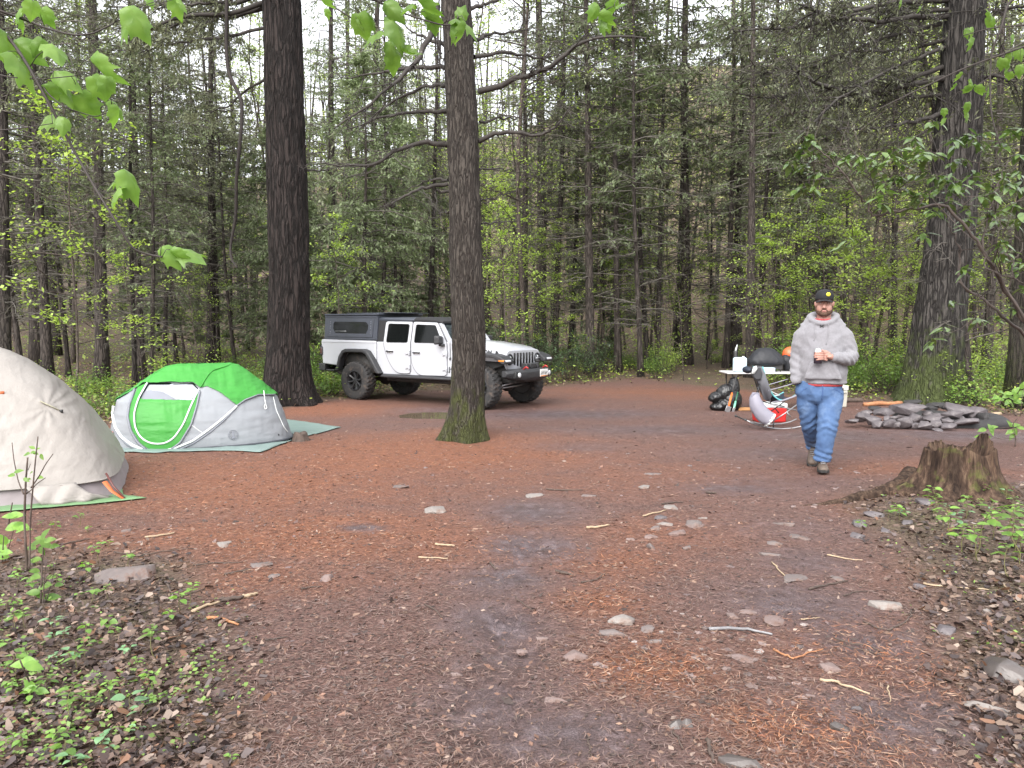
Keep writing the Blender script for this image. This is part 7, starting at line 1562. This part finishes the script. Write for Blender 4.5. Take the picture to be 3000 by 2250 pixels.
sapling_px('sapling','leafy seedling stems beside the sunken boulder',zA,(265,590),[([(265,590),(268,450),(275,300),(288,170)],.006),([(280,590),(285,450),(300,330)],.004),([(265,500),(310,430),(370,380)],.003),([(300,580),(340,430),(380,260)],.003),([(180,380),(165,200),(155,0)],.009),([(190,370),(195,200),(195,0)],.006)],
 [(290,140,60,1.2),(260,170,160,1.0),(320,180,20,1.2),(230,200,190,1.1),(300,210,-30,1.3),(200,230,170,1.2),(350,220,15,1.0),(270,250,-60,1.0),(225,310,190,1.1),(230,420,10,1.2),(290,480,20,1.2),(215,520,170,1.3),(340,550,5,1.4),(260,540,-30,1.0),(220,380,160,1.0),(190,440,185,1.0),(330,420,20,.9),(380,470,10,.9)],.06,4)
sapling_px('sapling','clump of light leaves at the photo edge beside the tall stems',zA,(20,330),[([(15,330),(20,220),(25,150)],.005),([(30,330),(60,220),(90,110)],.004)],[(20,180,100,1.3),(40,200,40,1.2),(10,230,150,1.3),(35,260,10,1.3),(15,290,170,1.2),(100,90,20,1.9),(140,95,-10,1.7),(100,20,10,1.5),(60,25,170,1.2),(130,110,30,1.4)],.07,5)
sapling_px('sapling','spindly seedling at the lower photo edge beneath the tents',zA,(140,1240),[([(270,1240),(200,1120),(150,1010),(130,960)],.005)],[(180,970,10,1.4),(130,985,170,1.2),(220,1000,-20,1.3),(190,1150,190,1.0),(270,1160,0,1.0),(190,1120,120,1.0)],.06,6)
sapling_px('sapling','bright leafy sprig above the jagged stump top',z4,(1985,790),[([(1985,790),(1990,700),(1960,560),(2010,500)],.010),([(1990,700),(1850,715),(1720,680)],.005),([(1960,590),(1850,600),(1740,600)],.004),([(2000,480),(1920,400),(1830,320)],.006)],
 [(1650,620,190,1.4),(1740,600,120,1.4),(1770,590,20,1.2),(1750,640,-70,1.3),(1620,690,170,1.5),(1650,720,-80,1.3),(1690,690,10,1.5),(1930,560,120,1.4),(1980,570,20,1.5),(1930,640,200,1.4),(1990,640,-50,1.5),(1950,690,230,1.2),(2040,810,180,1.8),(2050,600,0,1.4)],.085,7)
sapling_px('sapling','bright green leaves at the photo edge beyond the stump',z4,(1990,480),[([(1990,480),(1960,380),(1890,300)],.006),([(2040,480),(2050,350),(2070,200)],.007)],[(1790,290,190,1.6),(1850,240,150,1.6),(1840,310,180,1.6),(1900,270,40,1.8),(1930,250,10,1.7),(1960,300,-20,1.8),(1990,220,60,1.8),(2010,340,0,1.7),(1910,340,210,1.7),(1950,360,-60,1.7),(2040,270,20,1.8),(1800,320,210,1.4),(2060,170,80,1.6),(2060,240,30,1.7),(1990,280,110,1.8),(2030,330,-10,1.8)],.10,8)
# ---- rhododendron reaching in from the photo edge
M_rl=leafmat('evergreen leaf',(.125,.19,.05),(.055,.095,.028),.28,.18,.25,spec=.9); M_rw=simple('rhododendron wood',(.075,.055,.045),.7,(.04,.03,.026),14,.3)
z8=lambda a,b:(2200+a/2.074,350+b/2.074)
def rhodo():
    rg=np.random.default_rng(9); f=gp(3090,1290); f=np.array([f[0],8.0,float(hz(f[0],8.0))]); t=thing('rhododendron','tall evergreen shrub with glossy drooping leaves reaching in beside the oak','shrub',tuple(f)); st=MB(); lf=MB()
    W=lambda a,b,d:at(*z8(a,b),d)-f
    root=np.array([0,0,-.05])
    stems=[([None,(1690,1290,7.9),(1560,1060,7.8),(1430,830,7.7),(1330,680,7.7),(1180,505,7.7),(1000,540,7.7),(860,560,7.7),(735,592,7.7),(700,520,7.7),(640,440,7.6),(585,350,7.6),(500,260,7.6),(430,200,7.6),(370,130,7.6)],.040,.009),([None,(1720,1350,8.1),(1560,1220,8.0),(1400,1090,8.0),(1260,985,8.0),(1275,800,8.0),(1240,700,8.0)],.04,.012),([None,(1700,1300,7.7),(1590,1100,7.7),(1480,900,7.7),(1390,750,7.7),(1440,560,7.7),(1500,400,7.7),(1560,250,7.7)],.035,.008),
     ([(720,560,7.7),(760,470,7.6),(730,360,7.6),(700,290,7.6)],.012,.005),([(900,550,7.7),(860,470,7.8),(900,380,7.8)],.012,.005),([(1000,540,7.7),(1060,480,7.7),(1110,420,7.7)],.012,.005),([(1180,505,7.7),(1260,440,7.7),(1340,400,7.7)],.012,.005),([(590,350,7.6),(520,300,7.6),(400,270,7.6),(270,265,7.6)],.010,.004),([(640,440,7.6),(500,410,7.6),(380,430,7.6)],.009,.004),([(585,350,7.6),(480,360,7.6),(370,340,7.6)],.008,.004),([(860,560,7.7),(800,460,7.8),(900,270,7.8),(1040,215,7.8)],.012,.005),([(1330,680,7.7),(1500,560,7.6),(1659,480,7.6)],.012,.005),([(1260,985,8),(1380,1090,8),(1500,1110,8)],.018,.008),([(1430,830,7.7),(1410,900,7.6),(1560,950,7.6),(1659,1000,7.6)],.015,.006),([(1240,700,8),(1180,600,8),(1330,500,8),(1400,250,8),(1370,130,8)],.012,.005),([(1560,1060,7.8),(1600,850,7.8),(1659,750,7.8)],.014,.006),([(700,780,7.7),(620,700,7.7),(560,660,7.7)],.006,.003)]
    QS=[]
    for pts,r0,r1 in stems:
        P=np.array([root+rg.normal(0,.08,3)*[1,1,0] if p is None else W(*p) for p in pts]); tt=np.linspace(0,len(P)-1,len(P)*4); Q=np.stack([np.interp(tt,np.arange(len(P)),P[:,i]) for i in range(3)],1)
        for _ in range(2): Q[1:-1]=.25*Q[:-2]+.5*Q[1:-1]+.25*Q[2:]
        Q[1:]+=rg.normal(0,.010,(len(Q)-1,3)); st.tube(list(Q),[r0*.5,r1*.65],7); QS.append(Q)
    extra=[]
    tips=[(340,110),(385,140),(300,170),(260,260),(330,280),(390,330),(420,320),(330,400),(300,440),(370,410),(480,200),(560,250),(620,230),(680,240),(720,250),(650,300),(780,210),(830,200),(760,270),(860,240),(930,190),(1000,180),(1050,200),(1010,250),(1060,230),(940,260),(800,340),(850,370),(890,350),(780,400),(960,430),(820,450),(770,490),(820,520),(970,530),(1040,450),(1090,420),(1130,350),(1180,360),(1100,560),(1140,560),(1230,430),(1280,420),(1330,390),(1170,420),(1240,260),(1300,240),(1370,140),(1350,100),(1420,80),(1300,90),(1500,350),(1440,380),(1540,150),(1600,100),(1640,210),(1580,400),(1620,620),(1380,710),(1600,860),(1640,900),(1560,800),(1500,830),(1240,1110),(1480,1200),(1620,1140),(1650,1030),(1330,530),(1400,470),(1200,500),(510,720),(590,740),(560,770),(1530,320),(1640,60),(1560,60),(1470,150),(1620,320),(1360,330),(1060,330),(1600,520),(1500,560),(1650,420)]
    for k in range(80):
        Q=QS[rg.integers(0,len(QS))]; p=Q[rg.integers(len(Q)//3,len(Q))]; D=unit(np.array([rg.normal(-.2,.7),rg.normal(0,.4),rg.normal(.35,.6)])); L=rg.uniform(.25,.9); m_=p+D*L*.5+rg.normal(0,.05,3); st.tube([p,m_,p+D*L+rg.normal(0,.05,3)],[.0045,.0018],4)
        if k%2==0 and (p+f)[0]>3.2: tips.append(None); extra.append(p+D*L)
    for tp in tips:
        if tp is None: c_=extra.pop(); a,b=1200,600
        else: a,b=tp; c_=None
        d=7.65+rg.normal(0,.12)+(.25 if a>1150 else 0); c=W(a,b,d) if c_ is None else c_; nl=rg.integers(5,9) if (a,b) not in((510,720),(590,740)) else 2; a0=rg.uniform(0,6.28)
        for k in range(nl):
            an=a0+k*6.28/nl+rg.normal(0,.25); D=np.array([math.cos(an),math.sin(an),rg.uniform(-.75,.1)]); L=rg.uniform(.10,.16); v,fc=leaf_blade(c+rg.normal(0,.02,3),D,L,L*.38,np.array([rg.normal(0,.2),rg.normal(0,.2)-.15,1]),.15,.22,6); lf.add(v,fc)
    link('stem',st.mesh('stem'),M_rw,t); link('crown',lf.mesh('leaves',fix=False),M_rl,t)
rhodo()
# ---- maple twigs with new leaves close to the viewer
M_maple=leafmat('fresh maple leaves',(.20,.32,.075),(.12,.22,.045),.5,.42,.15)
nt_=M_maple.node_tree
M_mtw=simple('dark maple twig',(.035,.026,.022),.7)
LOBE=[(0,0),(.12,-.05),(.26,-.06),(.33,.06),(.42,.16),(.46,.27),(.40,.36),(.39,.46),(.45,.60),(.33,.62),(.23,.66),(.14,.80),(.06,.92),(0,1.0)]
def maple_leaf(c,D,Nn,L,rg,curl):
    out=LOBE+[(-x,y) for x,y in LOBE[-2:0:-1]]; D=unit(D); S_=unit(np.cross(D,Nn)); U=np.cross(S_,D); 
    def P(x,y): 
        r=y; return c+S_*x*L*(1-.25*abs(x)*curl)+D*L*(y-.12*curl*y*y)+U*L*(-curl*.62*y*y-1.05*curl*x*x-.05*abs(math.sin(x*9))+.03*math.sin(y*14+x*5))
    n=len(out); rings=[[P(x*k,y*k+(1-k)*.28) for x,y in out] for k in(1,.72,.4)]; v=[p for r in rings for p in r]+[P(0,.28)]; f=[]
    for a in range(2):
        for i in range(n): j=(i+1)%n; f.append((a*n+i,a*n+j,(a+1)*n+j,(a+1)*n+i))
    for i in range(n): f.append((2*n+i,2*n+(i+1)%n,3*n))
    return v,f
def maple(label,zf,k,d,stems,leaves,seed,cat='branch'):
    rg=np.random.default_rng(seed); o0=at(*zf(*stems[0][0][0]),d); t=thing('maple_branch',label,cat,tuple(o0)); st=MB(); lf=MB(); allp=[]
    for pts,r in stems:
        P=np.array([at(*zf(a,b),d+.02*math.sin(i*1.7+r*999))-o0 for i,(a,b) in enumerate(pts)]); tt=np.linspace(0,len(P)-1,len(P)*5); Q=np.stack([np.interp(tt,np.arange(len(P)),P[:,i]) for i in range(3)],1)
        for _ in range(3): Q[1:-1]=.25*Q[:-2]+.5*Q[1:-1]+.25*Q[2:]
        st.tube(list(Q),[r,r*.5],6); allp.append(Q)
    AP=np.concatenate(allp)
    for (a,b,w_,ang) in leaves:
        c=at(*zf(a,b),d+rg.normal(0,.05))-o0; L=w_/k*d/F_PX*1.0*rg.uniform(.8,1.1); A=R(ang+rg.normal(0,12)); D=np.array([math.cos(A),rg.uniform(-.75,.55),math.sin(A)]); Nn=unit(np.array([rg.normal(0,.6),rg.uniform(-.8,.0),.8])); c0=c-unit(D)*L*.45
        v,f=maple_leaf(c0,D,Nn,L,rg,rg.uniform(.7,1.7)); lf.add(v,f)
        p=AP[np.argmin(((AP-c0)**2).sum(1))]
        if np.linalg.norm(p-c0)<.35: m_=(p+c0)/2+np.array([0,0,.01]); st.tube([p,m_,c0],[.0011,.0009],4)
    link('stem',st.mesh('stem'),M_mtw,t); link('crown',lf.mesh('leaves',fix=False),M_maple,t); return t
zf5=lambda a,b:(a/2.212,b/2.212); zf6=lambda a,b:(1000+a/2.212,b/2.212)
maple('dark maple twig with big drooping new leaves hanging in front over the tents',zf5,2.212,2.1,[([(-250,60),(0,180),(100,300),(190,440),(330,690),(470,960),(600,1190),(740,1420),(860,1620),(985,1655),(1050,1665)],.0052),([(-100,40),(0,70),(150,125),(320,190),(480,230),(600,220),(740,150)],.004),([(-60,470),(60,500),(250,515),(500,490)],.0022),([(240,490),(300,600),(420,700),(540,735),(620,760),(730,715)],.0022),([(250,520),(330,680),(340,800)],.0018),([(620,1220),(690,1300),(760,1250),(800,1160)],.0020),([(190,440),(240,360),(330,300)],.0016),([(440,340),(480,440),(500,540)],.0014),([(690,690),(760,830),(850,960)],.0016),([(-60,850),(150,830),(340,800)],.002)],
 [(290,105,150,-75),(90,72,110,170),(212,70,120,-100),(165,130,120,-40),(60,255,250,-35),(130,300,200,-50),(190,410,300,-30),(90,430,200,-110),(400,470,190,-25),(245,290,150,-100),(370,300,190,-30),(590,455,210,-80),(650,560,200,-60),(690,560,140,-85),(340,600,140,-70),(430,585,160,-35),(410,670,180,-70),(575,690,190,-40),(290,765,180,190),(415,795,130,-60),(775,690,160,-20),(790,745,170,-75),(770,90,230,200),(900,115,220,-55),(985,0,100,-60),(1170,35,150,-70),(760,1120,170,150),(880,1165,220,-40),(720,1230,170,200),(815,1215,140,-40),(1190,1585,250,0),(1085,1635,180,-40),(1130,1660,110,-70),(1200,20,110,-30),(2090,25,110,-80),(2110,90,70,-85)],3)
maple('maple twig with bright yellow-green leaves hanging over the lichened tree top',zf6,2.212,2.4,[([(215,-120),(215,0),(320,50),(420,92),(520,125),(640,160),(720,165),(760,110)],.0035),([(-150,-20),(0,75),(100,140),(180,170),(260,180)],.0028),([(240,180),(280,270),(340,345)],.0020)],
 [(300,50,160,-80),(370,25,140,-40),(430,10,130,170),(505,45,160,-75),(570,120,180,-50),(600,140,140,-60),(90,165,100,-100),(140,180,170,-80),(190,215,170,200),(235,150,110,60),(270,205,210,-85),(385,175,220,-20),(690,190,140,-110),(740,100,120,100),(790,80,110,60),(770,200,190,-88),(845,150,190,-15),(820,195,120,-70),(355,395,150,-95),(405,365,130,-45),(330,310,110,-80),(300,290,80,170)],4)
maple('grey twig end with two crumpled new leaves at the top middle',zf6,2.212,2.6,[([(1300,-90),(1390,0),(1500,45),(1630,55),(1690,85)],.003),([(1690,85),(1730,55),(1765,40)],.002)],[(1655,70,110,-100),(1690,135,150,-90),(1720,130,120,-70),(1790,60,130,-85),(1800,20,100,60),(1670,150,90,-100)],5)
z7f=lambda a,b:(2000+a/2.212,b/2.212)
maple('hanging maple sprays with limp pale leaves in front of the oak trunk',z7f,2.212,5.2,[([(2260,-60),(2110,0),(2060,200),(2000,330),(1990,560),(2000,760),(2060,950)],.008),([(2250,160),(2000,180),(1820,230)],.005),([(2250,290),(1820,440),(1240,720)],.007),([(1990,500),(1900,560),(1780,600)],.004)],
 [(1825,205,70,-85),(1895,190,60,-90),(1900,275,80,-80),(1815,500,80,-70),(1890,530,80,-60),(1900,600,90,-75),(1860,590,70,-100),(1770,570,70,-80),(1860,690,80,-70),(1870,730,80,-60),(1690,730,60,-80),(1700,790,60,-85),(1980,150,80,-70),(2010,90,80,-60),(2160,250,80,-70),(2180,340,90,-60),(2130,420,80,-70),(2060,420,80,-90),(2190,450,80,-70),(2140,350,70,-60),(2000,600,70,-80),(1550,60,50,-80),(1430,20,50,-70),(2110,500,70,-60)],6)
def sprays6(C,D,ln,wd,rg,flat=.5):
    q=sprays(C,D,ln,wd,rg,flat); a,r,t,l=q[:,0],q[:,1],q[:,2],q[:,3]; j=lambda p:p+rg.normal(0,.10,p.shape)*np.asarray(ln)[:,None]*np.array([1,1,.7])
    return np.stack([a,j(a*.45+r*.65-t*.10),j(r*.7+t*.40-a*.10),t,j(l*.7+t*.40-a*.10),j(a*.45+l*.65-t*.10)],1)
# ---- loose litter: needles, twig bits, dead leaves, herbs (nobody could count it)
def litter():
    rg=np.random.default_rng(21)
    def pts(n,y0,y1,pw=1.9):
        u=rg.uniform(0,1,n); y=1/((1-u)/y0**(pw-1)+u/y1**(pw-1))**(1/(pw-1)); x=rg.uniform(-.80,.80,n)*y; return x,y
    # needles and twig crumbs
    x,y=pts(150000,2.1,22); nd,md,lt=masks(x,y); k=rg.uniform(0,1,len(x))<np.clip(.50+.55*nd-.52*md-.25*lt,.04,1); x,y,nd,md=x[k],y[k],nd[k],md[k]; n=len(x)
    a=rg.uniform(0,PI,n); L=rg.uniform(.018,.062,n)*(1+y*.03); w_=rg.uniform(.0016,.0038,n)*(1+y*.11); z=hz(x,y)+rg.uniform(.002,.012,n)
    D=np.stack([np.cos(a),np.sin(a),rg.normal(0,.12,n)],1); S_=np.stack([-np.sin(a),np.cos(a),rg.normal(0,.3,n)],1); C=np.stack([x,y,z],1); bend=S_*(L*rg.normal(0,.12,n))[:,None]
    V=np.stack([C-D*L[:,None]/2-S_*w_[:,None]/2,C+bend-S_*w_[:,None]/2,C+D*L[:,None]/2,C+bend+S_*w_[:,None]/2],1)
    pal=np.array([[.24,.095,.045],[.17,.06,.03],[.30,.14,.075],[.085,.045,.035],[.045,.028,.024],[.34,.22,.15],[.20,.12,.095]]); pr=np.array([.18,.14,.17,.12,.12,.13,.14]); ci=rg.choice(7,n,p=pr)
    col=pal[ci]*rg.uniform(.65,1.3,(n,1)); dull=np.array([[.15,.105,.09]])*rg.uniform(.3,1.5,(n,1)); f=np.clip(nd*1.3,0.12,1)[:,None]; col=col*f+dull*(1-f)
    lm=leafmat('needle litter',(1,1,1),(1,1,1),0,.6,attr=True)
    tag(link('needle_litter',quads_mesh('needle_litter',V,col),lm),'rust and brown fallen needles strewn over the clearing','needle litter',kind='stuff')
    # chips and bark crumbs
    x,y=pts(26000,2.1,16); nd,md,lt=masks(x,y); k=rg.uniform(0,1,len(x))<np.clip(.8-.75*md,.05,1); x,y=x[k],y[k]; n=len(x); s=rg.uniform(.005,.022,n)*(1+y*.05)*np.where(rg.uniform(0,1,n)<.06,1.9,1); C=np.stack([x,y,hz(x,y)+.004],1)
    V=sprays(C,rg.normal(0,1,(n,3))*[1,1,.25],s*1.5,s*.8,rg,.3); pal=np.array([[.22,.14,.10],[.10,.06,.05],[.05,.035,.03],[.18,.10,.07],[.27,.20,.16],[.14,.10,.095]]); col=pal[rg.choice(6,n,p=[.16,.25,.25,.18,.05,.11])]*rg.uniform(.7,1.25,(n,1))
    tag(link('bark_litter',quads_mesh('bark_litter',V,col),lm),'bark crumbs and tiny chips scattered on the clearing floor','bark litter',kind='stuff')
    # damp dead leaves at both near corners
    x,y=pts(46000,2.0,8.5,1.7); nd,md,lt=masks(x,y); k=rg.uniform(0,1,len(x))<lt*.95; x,y=x[k],y[k]; n=len(x); s=rg.uniform(.014,.048,n); C=np.stack([x,y,hz(x,y)+rg.uniform(.003,.028,n)],1)
    V=sprays6(C,rg.normal(0,1,(n,3))*[1,1,.35],s*1.25,s*.85,rg,.45); pal=np.array([[.075,.048,.040],[.13,.085,.065],[.20,.14,.105],[.045,.032,.030],[.26,.20,.16],[.17,.09,.055],[.11,.085,.08]]); col=pal[rg.choice(7,n,p=[.24,.2,.13,.2,.05,.08,.10])]*rg.uniform(.7,1.25,(n,1))
    tag(link('dead_leaves',quads_mesh('dead_leaves',V,col),leafmat('damp dead leaves',(1,1,1),(1,1,1),.05,.38,attr=True)),'damp brown dead leaves matted at the edges of the clearing','leaf litter',kind='stuff')
    # little herbs between them
    x,y=pts(26000,2.0,9.5,1.5); nd,md,lt=masks(x,y); cl=fbm(x*2.2,y*2.2,5.0,3); k=(rg.uniform(0,1,len(x))<lt)&(cl+rg.normal(0,.12,len(x))>.10)&((x<0)|(rg.uniform(0,1,len(x))<.35)); x,y=x[k],y[k]; n=len(x); s=rg.uniform(.008,.022,n); C=np.stack([x,y,hz(x,y)+rg.uniform(.01,.05,n)],1)
    V=sprays(C,rg.normal(0,1,(n,3))*[1,1,.3],s*1.3,s,rg,.35); col=np.array([[.22,.34,.09]])*rg.uniform(.6,1.3,(n,1))
    tag(link('ground_herbs',quads_mesh('ground_herbs',V,col),M_far),'tiny green herbs sprouting through the leaf litter','herbs',kind='stuff')
    # gravel and pebbles of the stony track
    n0=2600; x,y=pts(n0,2.2,11,1.6); g1=fbm(x*1.1,y*1.1,12.0,3); k=(g1+.55*sst(-.3,.9,x/np.maximum(y*.28,.3))-.35>rg.uniform(0,.6,n0)); x,y=x[k],y[k]; n=len(x)
    base=np.array([[1,0,0],[0,1,0],[-1,0,0],[0,-1,0],[.7,.7,.55],[-.7,.7,.6],[-.7,-.7,.55],[.7,-.7,.5],[0,0,.85]],float); F=[(0,4,8),(4,1,8),(1,5,8),(5,2,8),(2,6,8),(6,3,8),(3,7,8),(7,0,8),(0,1,4),(1,2,5),(2,3,6),(3,0,7)]
    s=rg.uniform(.006,.024,n)*(1+y*.06); a=rg.uniform(0,6.28,n); V=base[None]*(1+rg.normal(0,.16,(n,9,3)))*s[:,None,None]*np.array([1,.75,.5]); ca,sa=np.cos(a)[:,None],np.sin(a)[:,None]; X=V[:,:,0]*ca-V[:,:,1]*sa; Y=V[:,:,0]*sa+V[:,:,1]*ca; V=np.stack([X+x[:,None],Y+y[:,None],V[:,:,2]+hz(x,y)[:,None]-.002],-1)
    Fa=np.array(F); Tq=V[:,Fa].reshape(-1,3,3); pal=np.array([[.16,.12,.11],[.20,.145,.13],[.11,.085,.08],[.24,.205,.19]]); col=np.repeat(pal[rg.choice(4,n,p=[.4,.3,.22,.08])]*rg.uniform(.75,1.2,(n,1)),len(F),0)
    tag(link('gravel',quads_mesh('gravel',Tq,col),lm),'loose pebbles and gravel in the bare track','gravel',kind='stuff')
litter()
